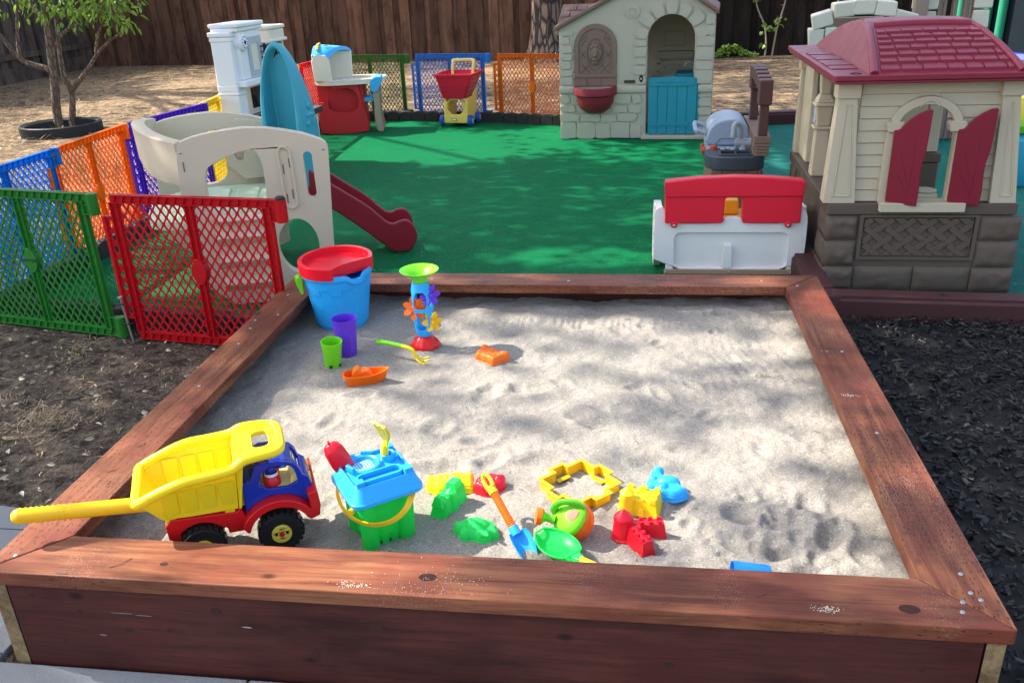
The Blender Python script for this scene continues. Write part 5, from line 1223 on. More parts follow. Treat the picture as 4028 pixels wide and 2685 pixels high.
for x0 in (.02, .60):
    for i in range(6): z0 = .93*i/6; w = r.uniform(-.01, .012); blk(x0-w, x0+.095, z0, z0+.15); blk(x0+.10, x0+.19+w, z0+.02, z0+.16)
for i, (a, z) in enumerate(((26, .99), (9, 1.06), (0, 1.075), (-9, 1.06), (-26, .98))):
    cx = .10+.15*i; blk(cx-.078, cx+.078, z-.06, z+.055, -.03, .16, rad(a)*.6, cx, z)
mb.T = Matrix.Translation((.90, .35, 0))
for i in range(9):
    z0 = .145*i; w = r.uniform(0, .02); blk(-.05-w, .10, z0, z0+.14); blk(.36, .47+w, z0, z0+.14)
mb.T = None
for i in range(5): x0 = .15+.13*i; blk(x0, x0+.125, .24, .40+.03*(i % 2), -.05, .05)
O('stone_block', mb, CSTN, cs, bevel=.012, seg=2, merge=False)
mb = MB(); mb.prism([(.19, .0), (.60, .0), (.60, .98), (.19, .98)], .30, .36, 'y', [arch(.25, .38, .55, .85, 8), arch(.42, .55, .55, .85, 8)]); mb.prism([(.80, 0), (.90, 0), (.90, 1.35), (.80, 1.35)], .2, .3, 'y')
mb.prism([(1.0, 0), (1.26, 0), (1.26, 1.30), (1.0, 1.30)], .36, .42, 'y', [arch(1.07, 1.115, .95, 1.12, 6), arch(1.15, 1.195, .93, 1.12, 6)])
for x in (1.01, 1.05, 1.12, 1.20, 1.24): mb.box(x-.008, x+.008, .345, .365, 0, 1.08)
mb.box(.98, 1.30, .33, .44, 1.11, 1.14)
O('brown_panel', mb, CBRN, cs, bevel=.006, merge=False)
NETM = plastic('dark_net', (.014, .020, .025), 1.0); NETM.node_tree.nodes['Principled BSDF'].inputs['Specular IOR Level'].default_value = 0; TPAD = plastic('royal_blue_pad', (.015, .035, .26), .5, .6); TPOLE = plastic('green_foam_pole', (.012, .22, .12), .7, .5)
tp = E('trampoline', 'blue padded trampoline with green poles and dark net at the far right', 'trampoline', (6.75, 9.6, 0))
mb = MB(); mb.lathe([(1.28, .40), (1.30, .43), (1.62, .41), (1.66, .36), (1.64, .30), (1.60, .34)], 48); O('pad', mb, TPAD, tp)
mb = MB(); mb.lathe([(0, .36), (1.29, .37)], 48); O('mat', mb, plastic('black_mat', (.012, .013, .014), .8), tp)
mb = MB(); mb.lathe([(1.55, .42), (1.55, 2.2)], 48); O('net', mb, NETM, tp)
for a in (197, 204.5, 240, 285, 330, 15, 60, 105, 150):
    mb = MB(); x, y = 1.60*math.cos(rad(a)), 1.60*math.sin(rad(a)); mb.tube([(x, y, .0), (x, y, 1.2), (x*1.0, y*1.0, 2.3)], .045, 12); O('pole', mb, TPOLE, tp)
# bright toy seen past the right end of the house
tu = E('ball_toy', 'yellow and turquoise toy peeking out past the right end of the red-roofed house', 'toy', (3.95, 4.9, 0))
mb = MB(); mb.lathe([(0, 0), (.28, 0), (.32, .10), (.30, .30), (.22, .34), (0, .35)], 28); O('base', mb, plastic('turquoise_plastic', (.03, .32, .45), .4), tu)
mb = MB(); mb.lathe([(.24, .34), (.26, .45), (.22, .56), (.10, .60), (0, .60)], 28); O('dome', mb, plastic('lemon_plastic', (.75, .62, .05), .4), tu)
mb = MB(); mb.lathe([(.255, .345), (.275, .39), (.26, .43), (.25, .43)], 28); O('band', mb, plastic('lime_plastic', (.20, .55, .03), .4), tu)
# ================================================================== sand toys
def tp_(n, c, r=.30, tr=.0): return plastic(n, c, r, .04, .03, trans=tr)
T_YEL = tp_('toy_yellow', (.92, .72, .015), .28, .14); T_YELD = tp_('toy_amber', (.88, .50, .01), .28); T_BLUE = tp_('toy_royal_blue', (.012, .035, .33), .16); T_RED = tp_('toy_red', (.62, .012, .014), .2)
T_SKY = tp_('toy_sky_blue', (.03, .44, .95), .3, .14); T_GRN = tp_('toy_green', (.03, .86, .15), .3, .32); T_LIME = tp_('toy_lime', (.20, .72, .02), .3, .14); T_ORG = tp_('toy_orange', (.95, .17, .008), .3, .14); T_PUR = tp_('toy_purple', (.16, .05, .70), .3, .10); T_RED2 = tp_('toy_bright_red', (.84, .012, .03), .22, .12); T_TYRE = plastic('toy_tyre_black', (.014, .014, .014), .42); T_RIM = tp_('toy_rim_yellow', (.80, .62, .08), .25); T_SKYD = tp_('toy_mid_blue', (.02, .26, .66), .3, .08); T_PALEY = tp_('toy_pale_yellow', (.78, .66, .22), .35)
# ---- dump truck
tk = E('dump_truck', 'yellow toy dump truck with blue cab, red chassis and long yellow push handle', 'toy truck', (.432, .206, .149), rad(26.5))
mb = MB(); S = smoothpoly([(-.075, .088), (-.045, .082), (-.04, .05)], 1, False)
prof = [(-.078, .085), (-.070, .125), (-.060, .140), (.088, .128), (.100, .105)]
mb.prism([(-.074, .088), (-.050, .075), (-.044, .092)] + [(.0+.062*math.cos(a), .058+.060*math.sin(a)) for a in [PI*(.78-.56*i/8) for i in range(9)]] + [(.062, .088), (.064, .072), (.105, .070), (.115, .085), (.100, .14), (.092, .128), (-.062, .143), (-.076, .128)], .012, .132, 'y')
mb.prism([(.108, .075)] + [(.186+.074*math.cos(a), .058+.072*math.sin(a)) for a in [PI*(.92-.80*i/12) for i in range(13)]] + [(.262, .078), (.285, .085), (.290, .115), (.286, .158), (.262, .152)] + [(.186+.094*math.cos(a), .058+.092*math.sin(a)) for a in [PI*(.18+.70*i/12) for i in range(13)]], -.014, .158, 'y')
O('chassis', mb, T_RED, tk, bevel=.005, seg=3, merge=False)
mb = MB(); SIDE = [(.112, .128)]+[(.186+.0945*math.cos(a), .058+.0925*math.sin(a)) for a in [PI*(.80-.62*i/10) for i in range(11)]]+[(.278, .155), (.272, .182), (.258, .1940), (.252, .2151), (.240, .2309), (.208, .2428), (.165, .2454), (.148, .2388), (.134, .2032), (.112, .1966)]
WN = smoothpoly([(.148, .172), (.246, .166), (.242, .2085), (.228, .2283), (.166, .2309)], 1)
for y0, y1 in ((.016, .026), (.118, .128)): mb.prism(SIDE, y0, y1, 'y', [WN])
mb.prism([(.112, .1966), (.134, .2032), (.148, .2388), (.165, .2454), (.208, .2428), (.240, .2309), (.232, .2270), (.206, .2375), (.168, .2395), (.156, .2355), (.143, .1999), (.118, .1913)], .026, .118, 'y')
mb.prism([(.258, .1940), (.272, .182), (.278, .155), (.266, .120), (.255, .125), (.262, .155), (.258, .176), (.246, .1913)], .026, .118, 'y')
for y0, y1 in ((.026, .036), (.108, .118)): mb.prism([(.246, .1920), (.258, .1940), (.252, .2151), (.240, .2309), (.232, .2270), (.242, .2124)], y0, y1, 'y')
O('cab', mb, T_BLUE, tk, bevel=.005, seg=3, merge=False)
mb = MB(); mb.box(.125, .250, .027, .117, .118, .165); mb.box(.142, .155, .030, .114, .165, .225); mb.prism([(.225, .165), (.250, .165), (.246, .195), (.232, .190)], .028, .116, 'y'); mb.box(.100, .112, .03, .115, .13, .20); O('cab_interior', mb, T_PALEY, tk, bevel=.003)
mb = MB(); mb.prism([(.2505, .194), (.2525, .195), (.242, .228), (.240, .227)], .036, .108, 'y')
def m_glass():
    m, nt, b = nodemat('clear_plastic'); b.inputs['Base Color'].default_value = (.9, .92, .95, 1); b.inputs['Roughness'].default_value = .05; b.inputs['Transmission Weight'].default_value = 1; b.inputs['IOR'].default_value = 1.1; return m
O('windscreen', mb, m_glass(), tk)
for y in (.050, .094):
    mb = MB(); mb.lathe([(0, .150), (.021, .150), (.021, .184), (.015, .192), (0, .192)], 16, (.185, y, 0)); fg = O('driver_figure', mb, T_RED, tk)
    mb = MB(); mb.lathe([(.0165, .191), (.0175, .195), (.0165, .199)], 14, (.185, y, 0)); O('collar', mb, WHITE, fg)
    mb = MB(); mb.ball((.185, y, .208), (.0155, .0155, .015)); mb.ball((.199, y, .212), (.014, .011, .004)); O('cap', mb, T_BLUE, fg)
mb = MB()
for y in (.030, .094): mb.prism(rrect(y, .150, y+.022, .182, .006), .272, .2785, 'x')
O('headlight', mb, T_RIM, tk, bevel=.002)
for nm, x, y in (('w', 0, .012), ('w', 0, .126), ('w', .186, .006), ('w', .186, .132)):
    mb = MB(); R_ = .057; mb.T = Matrix.Translation((x, y, R_)) @ Matrix.Rotation(PI/2, 4, 'X'); mb.lathe([(.024, .020), (.034, .023), (.050, .021), (R_-.004, .014), (R_-.004, -.014), (.050, -.021), (.034, -.023), (.024, -.020)], 36)
    for i in range(22):
        a = 2*PI*i/22; ca, sa = math.cos(a), math.sin(a)
        for s_, off in ((1, 0), (-1, .5)):
            a2 = a+off*2*PI/22; c2, s2 = math.cos(a2), math.sin(a2); q = []
            for rr_ in (R_-.006, R_): 
                for da, w in ((-.09, 0), (.09, 0), (.09, 1), (-.09, 1)): q.append((rr_*math.cos(a2+da), rr_*math.sin(a2+da), s_*(.001 if w == 0 else .017)))
            mb.hex(q)
    mb.T = None; wo_ = O('wheel', mb, T_TYRE, tk, merge=False)
    sg = -1 if y < .07 else 1
    mb = MB(); mb.T = Matrix.Translation((x, y+sg*.0215, R_)) @ Matrix.Rotation(PI/2, 4, 'X')
    hs_ = [[(rad(90*k+25*0)+0, 0)] for k in range(4)]; holes = []
    for k in range(4):
        a = PI/2*k; holes.append([(q*math.cos(a+d), q*math.sin(a+d)) for q, d in ((.0105, -.42), (.0175, -.36), (.0175, .36), (.0105, .42))])
    mb.prism(circ(0, 0, .0245, 28), -.004, .004, 'z', holes); mb.T = None; O('rim', mb, T_RIM, wo_, bevel=.001, merge=False)
    mb = MB(); mb.T = Matrix.Translation((x, y+sg*.024, R_)) @ Matrix.Rotation(PI/2, 4, 'X'); mb.lathe([(0, -.005), (.006, -.004), (.007, .002), (0, .005)], 14); mb.T = None; O('hub_cap', mb, T_RED, wo_)
# tipper bed
mb = MB()
top = [(-.122, -.018, .222), (-.012, -.022, .258), (.106, -.020, .262), (.106, .164, .262), (-.012, .166, .258), (-.122, .162, .222)]
bot = [(-.078, .012, .148), (-.01, .010, .143), (.096, .010, .138), (.096, .134, .138), (-.01, .134, .143), (-.078, .132, .148)]
cen = Vector((0, .072, 0))
def inn(p, k=.004): v = Vector(p); d = Vector((cen.x-v.x, cen.y-v.y, 0)); return v+Vector((math.copysign(k, d.x) if abs(d.x) > .06 else 0, math.copysign(k, d.y), 0))
mb.loft([bot, top, [inn(p) for p in top], [inn(p)+Vector((0, 0, .005)) for p in bot]], True, True)
bed = O('tipper_bed', mb, T_YEL, tk, bevel=.002, merge=False)
mb = MB()
for i in range(4):   # raised panels on the near and far walls, inside and outside
    for a, b, sgn in ((0, 1, -1), (5, 4, 1)):
        for iny in (0, 1):
            s0, s1 = (-.066+.043*i, -.036+.043*i)
            f = lambda s, k: (s-.02*(k-.2)*0, (.011 + (-.031)*k if sgn < 0 else .133+.031*k) + (sgn*.0014 if not iny else -sgn*.0050), .148+.105*k)
            P0 = [f(s0, .12), f(s1, .12), f(s1+.004, .82), f(s0-.004, .82)]; mb.hex([*P0, *[(x, y+sgn*(.002 if not iny else -.002), z) for x, y, z in P0]])
O('wall_rib', mb, T_YEL, bed, bevel=.0012, merge=False)
mb = MB(); mb.T = Matrix.Translation((.106, 0, .277)) @ Matrix.Rotation(rad(-1.5), 4, 'Y')
mb.prism(rrect(.0, -.014, .112, .158, .032, 6), -.006, .006, 'z', [rrect(.046, .030, .086, .114, .016, 5)]); mb.T = None
mb.prism([(.098, .140), (.104, .140), (.128, .276), (.108, .276)], .006, .140, 'y')
O('canopy', mb, T_YEL, bed, bevel=.005, seg=3, merge=False)
mb = MB(); loop = [(-.124, .072, .221), (-.124, -.005, .221), (-.115, -.018, .223), (-.08, -.020, .238), (-.012, -.024, .259), (.05, -.023, .262), (.100, -.020, .266), (.128, -.014, .280), (.165, -.010, .282), (.200, -.002, .280), (.216, .018, .280), (.218, .072, .280), (.216, .126, .280), (.200, .146, .280), (.165, .154, .282), (.128, .158, .280), (.100, .164, .266), (.05, .167, .262), (-.012, .168, .259), (-.08, .164, .238), (-.115, .162, .223), (-.124, .149, .221), (-.124, .072, .221)]
mb.tube(catmull(loop, 4), .0122, 10, caps=False); O('rim_roll', mb, T_YEL, bed, merge=True, angle=60)
mb = MB()
for x in (-.062, .075): mb.box(x-.012, x+.012, .016, .128, .118, .145)
O('bed_hinge', mb, T_YEL, bed, bevel=.002)
mb = MB(); P = [Vector((-.055, .07, .160)).lerp(Vector((-.405, .088, .196)), i/60) for i in range(61)]; R = []
for i in range(61): R.append(.0185 if i < 40 else (.0185+.0013*(1 if i % 2 else -1)))
R[-1] = .010; R[-2] = .0155
mb.tube(P, R, 18); O('push_handle', mb, T_YELD, tk, angle=60)

# ---- castle bucket
bk_ = E('castle_bucket', 'green castle-shaped bucket with blue sieve lid and yellow handle', 'bucket', (.828, .384, .148), rad(37)); bk_.scale = (1.14, 1.14, 1)
def rr_ring(h, r, z, n=5): return [(x, y, z) for x, y in rrect(-h, -h, h, h, r, n)]
mb = MB(); rings = [rr_ring(.048, .012, .012), rr_ring(.053, .012, .06), rr_ring(.060, .013, .115), rr_ring(.066, .014, .158)]
mb.loft(rings, True, False)
for a, b in ((-1, -1), (1, -1), (1, 1), (-1, 1)):   # corner towers
    mb.lathe([(0, -.004), (.0185, -.004), (.0195, .0), (.0225, .118), (.0165, .138), (0, .142)], 18, (a*.042, b*.042, 0))
    mb.T = None
for k in range(4):
    mb.T = Matrix.Rotation(PI/2*k, 4, 'Z'); mb.box(-.019, -.003, -.0515, -.036, -.003, .03); mb.box(.003, .019, -.0512, -.036, -.003, .03); mb.hex([(-.020, -.0545, .05), (.020, -.0545, .05), (.020, -.05, .05), (-.020, -.05, .05), (-.020, -.0605, .10), (.020, -.0605, .10), (.020, -.05, .10), (-.020, -.05, .10)]) if False else None
mb.T = None
O('body', mb, tp_('bucket_green', (.04, .92, .17), .3, .55), bk_, merge=False, angle=40)
mb = MB(); arcp = [(-.086*math.cos(PI*i/20)+.012*math.sin(PI*i/20), -.008-.080*math.sin(PI*i/20)**.8, .150-.058*math.sin(PI*i/20)) for i in range(21)]
P = [Matrix.Rotation(rad(-37), 3, 'Z') @ Vector(p) for p in arcp]; rings = []
for i, p in enumerate(P):
    d = (P[min(i+1, 20)]-P[max(i-1, 0)]).normalized(); o_ = Matrix.Rotation(rad(-37), 3, 'Z') @ Vector((0, -.94, -.33)); n = d.cross(o_).normalized(); rings.append([p+n*.007, p+n*.007+o_*.003, p-n*.007+o_*.003, p-n*.007])
mb.loft(rings); hr = MB()
bh = O('bail_handle', mb, T_YELD, bk_, bevel=.001)
mb = MB()
for x in (-.071,): mb.tube([(-.078, -.052, .130), (-.083, -.056, .129)], .0075, 14)
O('handle_boss', mb, T_YELD, bk_)
mb = MB(); mb.loft([rr_ring(.079, .022, .144, 6), rr_ring(.083, .024, .146, 6), rr_ring(.083, .024, .155, 6), rr_ring(.0785, .022, .159, 6), rr_ring(.069, .016, .192, 6), rr_ring(.066, .015, .195, 6), rr_ring(.064, .014, .193, 6), rr_ring(.0645, .014, .185, 6)], True, True)
lid = O('lid', mb, T_SKY, bk_, angle=45)
mb = MB(); z = .1850
# battlement lines on the side walls and merlons on the corners
for k in range(4):
    mb.T = Matrix.Rotation(PI/2*k, 4, 'Z'); 
    for x0, x1, zz in ((-.058, -.036, .1770), (-.034, -.016, .1830), (-.012, .008, .1770), (.012, .030, .1830), (.034, .056, .1770)): mb.box(x0, x1, -.0705, -.066, zz-.004, zz)
    mb.T = Matrix.Rotation(PI/2*k, 4, 'Z') @ Matrix.Translation((-.056, -.056, 0)); mb.box(-.008, .010, -.008, .010, .1850, .2060)
mb.T = None
mb.lathe([(.030, .1850), (.030, .1970), (.034, .2000), (.038, .1970), (.038, .1850)], 32, (-.018, .022, 0)); mb.prism(rrect(-.056, -.055, .050, -.018, .018, 6), .1850, .1990, 'z', [rrect(-.051, -.050, .045, -.023, .014, 6)]); mb.prism(rrect(-.02, .022, .012, .06, .004), .1850, .1855, 'z') if False else None
mb.lathe([(.011, .1850), (.011, .2030), (.014, .2050), (.017, .2030), (.017, .1850)], 24, (.042, .026, 0)); mb.prism([(-.058+.05*math.cos(a)*0, 0) for a in (0,)] or [], 0, 0, 'z') if False else None
for a in (60, 120, 200): mb.T = Matrix.Translation((-.018, .022, 0)) @ Matrix.Rotation(rad(a), 4, 'Z'); mb.box(.034, .040, -.012, .012, .1950, .2080)
mb.T = None
O('lid_moulding', mb, T_SKY, lid, bevel=.0012, merge=False)
mb = MB(); mb.lathe([(.0297, .1955), (.026, .1890), (.0, .1865)], 30, (-.018, .022, 0)); sv = O('sieve', mb, T_SKYD, lid)
mb = MB()
for i in range(-3, 4): mb.box(-.018+i*.0065-.001, -.018+i*.0065+.001, .022-.021, .022+.021, .1876, .1892); mb.box(-.018-.021, -.018+.021, .022+i*.0065-.001, .022+i*.0065+.001, .1878, .1894)
O('sieve_grid', mb, tp_('pale_sky', (.35, .70, .90)), sv, merge=False)
mb = MB(); mb.prism(rrect(-.050, -.049, .044, -.024, .013, 6), .1855, .1870, 'z'); O('trough', mb, T_SKYD, lid)
# the two tools stuck in the lid
rs_ = E('toy_scoop', 'small red scoop stuck upright in the left corner of the blue bucket lid', 'toy scoop', (.755, .395, .310), rad(25), rx=rad(-10), ry=rad(-24))
mb = MB(); mb.loft([[(x, y, z) for x, y in rrect(-a, -b, a, b, min(a, b)*.8, 4)] for z, a, b in ((0, .016, .012), (.012, .024, .016), (.04, .027, .019), (.075, .025, .018), (.090, .020, .014), (.097, .012, .007))], True, True)
mb.box(-.003, .003, -.008, .008, .094, .104); mb.loft([[(x, y, z) for x, y in rrect(-a, -.004, a, .004, .003, 3)] for z, a in ((.0, .018), (.04, .027), (.08, .024), (.095, .016))], True, True)
O('scoop_bowl', mb, T_RED2, rs_, bevel=.002, merge=False)
yr = E('toy_rake', 'small yellow rake standing in the round hole of the blue bucket lid', 'toy rake', (.838, .432, .322), rad(62), rx=rad(8))
mb = MB(); mb.loft([[(x, y, z) for x, y in rrect(-a, -b, a, b, b*.9, 4)] for z, a, b in ((-.02, .008, .007), (.045, .0105, .009), (.055, .009, .007), (.060, .006, .005))], True, True); mb.box(-.0025, .0025, -.011, -.007, .0, .075); O('handle', mb, T_YEL, yr, bevel=.001, merge=False)
mb = MB()
for k in (-1, 0, 1):
    P = catmull([(.002, 0, .055), (.002, k*.004, .072), (-.005, k*.012, .095), (-.013, k*.015, .115), (-.025, k*.016, .132)], 5); mb.tube(P, [.004+.0035*min(1, i/10) for i in range(len(P))], 8, squash=.5)
rings = []
for x, w, z in ((.002, .006, .06), (.002, .013, .075), (-.004, .021, .094), (-.012, .023, .115), (-.024, .022, .132)): rings.append([(x, -w, z), (x, w, z), (x+.003, w, z+.001), (x+.003, -w, z+.001)])
mb.loft(rings); O('tines', mb, T_YEL, yr, merge=False)

# ---- shape moulds lying face down: lumps fused into one skin
def mould(name, label, cat, loc, rz, mat, lumps, boxes=(), vox=.0022, sm=5, flange=None, group=None, rx=0, ry=0, fat=1.0):
    t = E(name, label, cat, (loc[0], loc[1], loc[2] if len(loc) > 2 else sz(loc[0], loc[1])-.003), rz, group, rx, ry)
    mb = MB()
    for c, q, *ro in lumps: mb.ball(c, tuple(v*(fat if max(q) > .004 else 1) for v in q), 16, 10, rot=ro[0] if ro else None)
    for fn in boxes: fn(mb)
    o = O('shell', mb, mat, t, merge=False); remesh(o, vox, sm); return t
MG = 'animal-shaped sand moulds'
def offs(P, k):
    o = []; n = len(P)
    for i in range(n):
        p, q, s_ = Vector(P[i-1]), Vector(P[i]), Vector(P[(i+1) % n]); d0, d1 = (q-p).normalized(), (s_-q).normalized(); n0, n1 = Vector((d0.y, -d0.x)), Vector((d1.y, -d1.x)); v = n0+n1; v = v/max(.3, v.dot(n0)); o.append(tuple(q+v*k))
    return o
def mould(label, x, y, h, outline, mat, lumps=(), extra=None, sm=4, vox=.0017):
    """hollow shape pressed from a flat outline: sloping side wall, domed top, lumps on it"""
    t = E('sand_mould', label, 'sand mould', (x, y, sz(x, y)-.002), 0, MG)
    P = smoothpoly(outline, 1); ar = sum(P[i][0]*P[(i+1) % len(P)][1]-P[(i+1) % len(P)][0]*P[i][1] for i in range(len(P)))
    if ar < 0: P = P[::-1]
    mb = MB()
    for z0, z1, k in ((0, .0035, .0022), (0, h*.50, 0), (.002, h*.72, -.0022), (.002, h*.88, -.0048), (.002, h, -.0085)): mb.prism(offs(P, k), z0, z1, 'z')
    for c, q in lumps: mb.ball(c, q, 16, 10)
    if extra: extra(mb)
    return remesh(O('shell', mb, mat, t, merge=False), vox, sm)
mould('yellow animal sand mould with rounded body lying above the green castle mould', 0.967, 0.589, 0.036, [(-0.071, 0.01), (-0.069, 0.022), (-0.055, 0.023), (-0.044, 0.02), (-0.029, 0.024), (-0.018, 0.033), (0.0, 0.034), (0.008, 0.042), (0.023, 0.045), (0.041, 0.037), (0.049, 0.026), (0.062, 0.019), (0.071, -0.008), (0.066, -0.02), (0.046, -0.018), (0.034, -0.02), (0.018, -0.025), (0.001, -0.027), (-0.002, -0.044), (-0.03, -0.045), (-0.037, -0.03), (-0.061, -0.022)], T_YEL, [((.02, .010, .024), (.032, .022, .022)), ((-.030, .006, .024), (.012, .018, .018)), ((-.010, .008, .024), (.012, .018, .018)), ((.050, .020, .024), (.016, .014, .020))], None, 4)
mould('shiny red hedgehog-like sand mould with rows of dots beside the yellow animal mould', 1.081, 0.587, 0.032, [(-0.043, 0.003), (-0.032, 0.02), (-0.017, 0.031), (-0.011, 0.039), (0.001, 0.042), (0.012, 0.037), (0.027, 0.039), (0.036, 0.029), (0.044, 0.007), (0.04, -0.009), (0.027, -0.018), (0.016, -0.024), (0.008, -0.04), (-0.007, -0.042), (-0.028, -0.032), (-0.044, -0.021)], T_RED2, [((-.010, .0, .018), (.032, .026, .022)), ((.022, .010, .020), (.014, .016, .020)), ((.030, .024, .016), (.010, .010, .018))], lambda mb: [mb.ball((-.010+.030*s_*math.cos(u), .0+.0245*s_*math.sin(u), .0178+.0222*math.sqrt(1-.88*s_*s_)), .0024, 8, 6) for s_ in (.3, .5, .7, .9) for u in [PI*.4+PI*1.2*i/10 for i in range(11)]], 2)
mould('green turtle sand mould with patterned shell below the yellow spade handle', 1.077, 0.383, 0.026, [(-0.063, 0.013), (-0.058, 0.022), (-0.046, 0.021), (-0.039, 0.031), (-0.028, 0.037), (-0.025, 0.042), (-0.011, 0.041), (0.002, 0.039), (0.027, 0.034), (0.043, 0.024), (0.056, 0.006), (0.055, -0.005), (0.063, -0.02), (0.054, -0.027), (0.043, -0.028), (0.043, -0.039), (0.012, -0.042), (0.006, -0.033), (-0.013, -0.031), (-0.015, -0.036), (-0.037, -0.036), (-0.044, -0.022), (-0.042, -0.012), (-0.058, -0.009)], T_GRN, [((.002, .002, .016), (.035, .027, .026))], lambda mb: [mb.tube([(.002+.018*math.cos(2*PI*i/5+.3), .002+.014*math.sin(2*PI*i/5+.3), .0388) for i in range(6)], .0020, 6)]+[mb.tube([(.002+.018*math.cos(2*PI*i/5+.3), .002+.014*math.sin(2*PI*i/5+.3), .0388), (.002+.033*math.cos(2*PI*i/5+.3), .002+.025*math.sin(2*PI*i/5+.3), .027)], .0020, 6) for i in range(5)]+[mb.ball((.018+.006*k, -.038, .022), (.0028, .004, .006), 8, 6) for k in range(4)], 2)
mould('sky-blue dinosaur sand mould with thick tail near the yellow castle mould', 1.562, 0.613, 0.03, [(-0.041, 0.061), (-0.026, 0.066), (-0.012, 0.065), (-0.007, 0.05), (-0.008, 0.034), (0.007, 0.031), (0.024, 0.021), (0.036, 0.001), (0.04, -0.017), (0.055, -0.025), (0.056, -0.046), (0.027, -0.062), (0.013, -0.065), (-0.003, -0.059), (-0.017, -0.066), (-0.03, -0.055), (-0.031, -0.028), (-0.038, -0.027), (-0.046, -0.026), (-0.056, -0.016), (-0.053, 0.016), (-0.042, 0.023), (-0.044, 0.045)], T_SKY, [((-.022, .050, .022), (.017, .012, .018)), ((.004, .0, .018), (.034, .024, .024)), ((-.036, .006, .020), (.014, .012, .018)), ((-.012, -.030, .020), (.018, .020, .020)), ((.030, -.042, .016), (.020, .012, .018))], None, 4)
mould('small orange bear-shaped sand mould alone in the middle of the sand', 0.955, 1.451, 0.03, [(-0.065, -0.011), (-0.061, 0.026), (-0.05, 0.035), (-0.053, 0.056), (-0.04, 0.065), (-0.021, 0.054), (-0.01, 0.031), (0.01, 0.024), (0.023, 0.011), (0.042, 0.014), (0.062, -0.002), (0.065, -0.02), (0.044, -0.029), (0.036, -0.046), (0.019, -0.061), (0.007, -0.065), (-0.005, -0.052), (-0.018, -0.041), (-0.03, -0.038), (-0.037, -0.028), (-0.06, -0.024)], T_ORG, [((-.034, .038, .020), (.018, .014, .020)), ((-.005, .004, .020), (.022, .020, .020)), ((.045, -.010, .018), (.020, .012, .018)), ((.012, -.032, .018), (.014, .014, .016)), ((-.046, -.006, .018), (.014, .012, .016)), ((.014, .0, .022), (.010, .014, .014))], None, 4)
# ---- castle moulds
def merl(mb, x0, x1, y0, y1, z0, z1): mb.box(x0, x1, y0, y1, z0, z1)
yc = E('castle_mould', 'yellow castle sand mould with round pointed tower in front of the blue dinosaur', 'sand mould', (1.495, .535, .147), rad(-14), 'castle-shaped sand moulds')
mb = MB(); mb.frus(0, 0, 0, .044, .105, .080, .086, .064)
for x, y in ((-.036, .025), (0, .025), (.036, .025), (.036, -.004), (.036, -.027)): mb.frus(x, y, .040, .054, .018, .015, .014, .012)
for x in (.01,): mb.box(x-.004, x+.006, -.033, -.026, .044, .052)
mb.lathe([(0, 0), (.024, 0), (.019, .048), (.020, .050), (.018, .060), (.020, .062), (.0, .080)], 24, (-.032, -.030, 0))
mb.prism(arch(.0, .016, .004, .018, 8), -.045, -.034, 'y'); mb.lathe([(.014, .0435), (.016, .048), (.018, .0435)], 18, (.004, .0, 0))
O('shell', mb, T_YEL, yc, bevel=.0016, merge=False)
rc = E('castle_mould', 'red castle sand mould with a domed tower and two crenellated wings', 'sand mould', (1.468, .400, .147), rad(0), 'castle-shaped sand moulds')
mb = MB(); mb.lathe([(0, 0), (.031, 0), (.031, .004), (.028, .006), (.024, .052), (.0255, .054), (.0245, .060), (.020, .066), (.0, .084)], 28, (-.020, .008, 0))
for ang, L, ox, oy in ((8, .075, .012, .012), (-58, .075, .004, -.008)):
    mb.T = Matrix.Translation((ox, oy, 0)) @ Matrix.Rotation(rad(ang), 4, 'Z'); mb.hex([(-.01, -.020, 0), (L, -.020, 0), (L, .020, 0), (-.01, .020, 0), (-.01, -.013, .042), (L-.006, -.013, .042), (L-.006, .013, .042), (-.01, .013, .042)])
    for i in range(3):
        for y in (-.009, .009): mb.frus(.014+.022*i, y, .040, .050, .012, .008, .010, .006)
    for i in range(3):
        for s_ in (-1, 1): mb.hex([(.018+.014*i+dx, s_*(.0175+dy), zz) for zz, dy in ((.012, .0005), (.030, -.003)) for dx, dd in ((0, 0), (.005, 0))] + [(.018+.014*i+dx, s_*(.0185+dy), zz) for zz, dy in ((.012, .0005), (.030, -.003)) for dx, dd in ((0, 0), (.005, 0))]) if False else None
mb.T = None; O('shell', mb, T_RED2, rc, bevel=.0016, merge=False)
gc = E('castle_mould', 'green block castle sand mould standing between the yellow animal mould and the turtle', 'sand mould', (.982, .495, .147), rad(66), 'castle-shaped sand moulds')
mb = MB(); mb.hex([(-.056, -.024, 0), (.056, -.024, 0), (.056, .024, 0), (-.056, .024, 0), (-.040, -.016, .050), (.050, -.018, .060), (.050, .018, .060), (-.040, .016, .050)]); mb.frus(-.036, 0, .035, .062, .036, .036, .020, .020); mb.frus(.030, 0, .045, .074, .044, .038, .030, .026); mb.lathe([(.022, .0), (.016, .058), (0, .07)], 16, (.0, -.010, 0)); mb.prism([(-.048, .01), (-.024, .01), (-.028, .032), (-.036, .044), (-.044, .032)], -.0255, -.01, 'y')
O('shell', mb, T_GRN, gc, bevel=.002, merge=False)
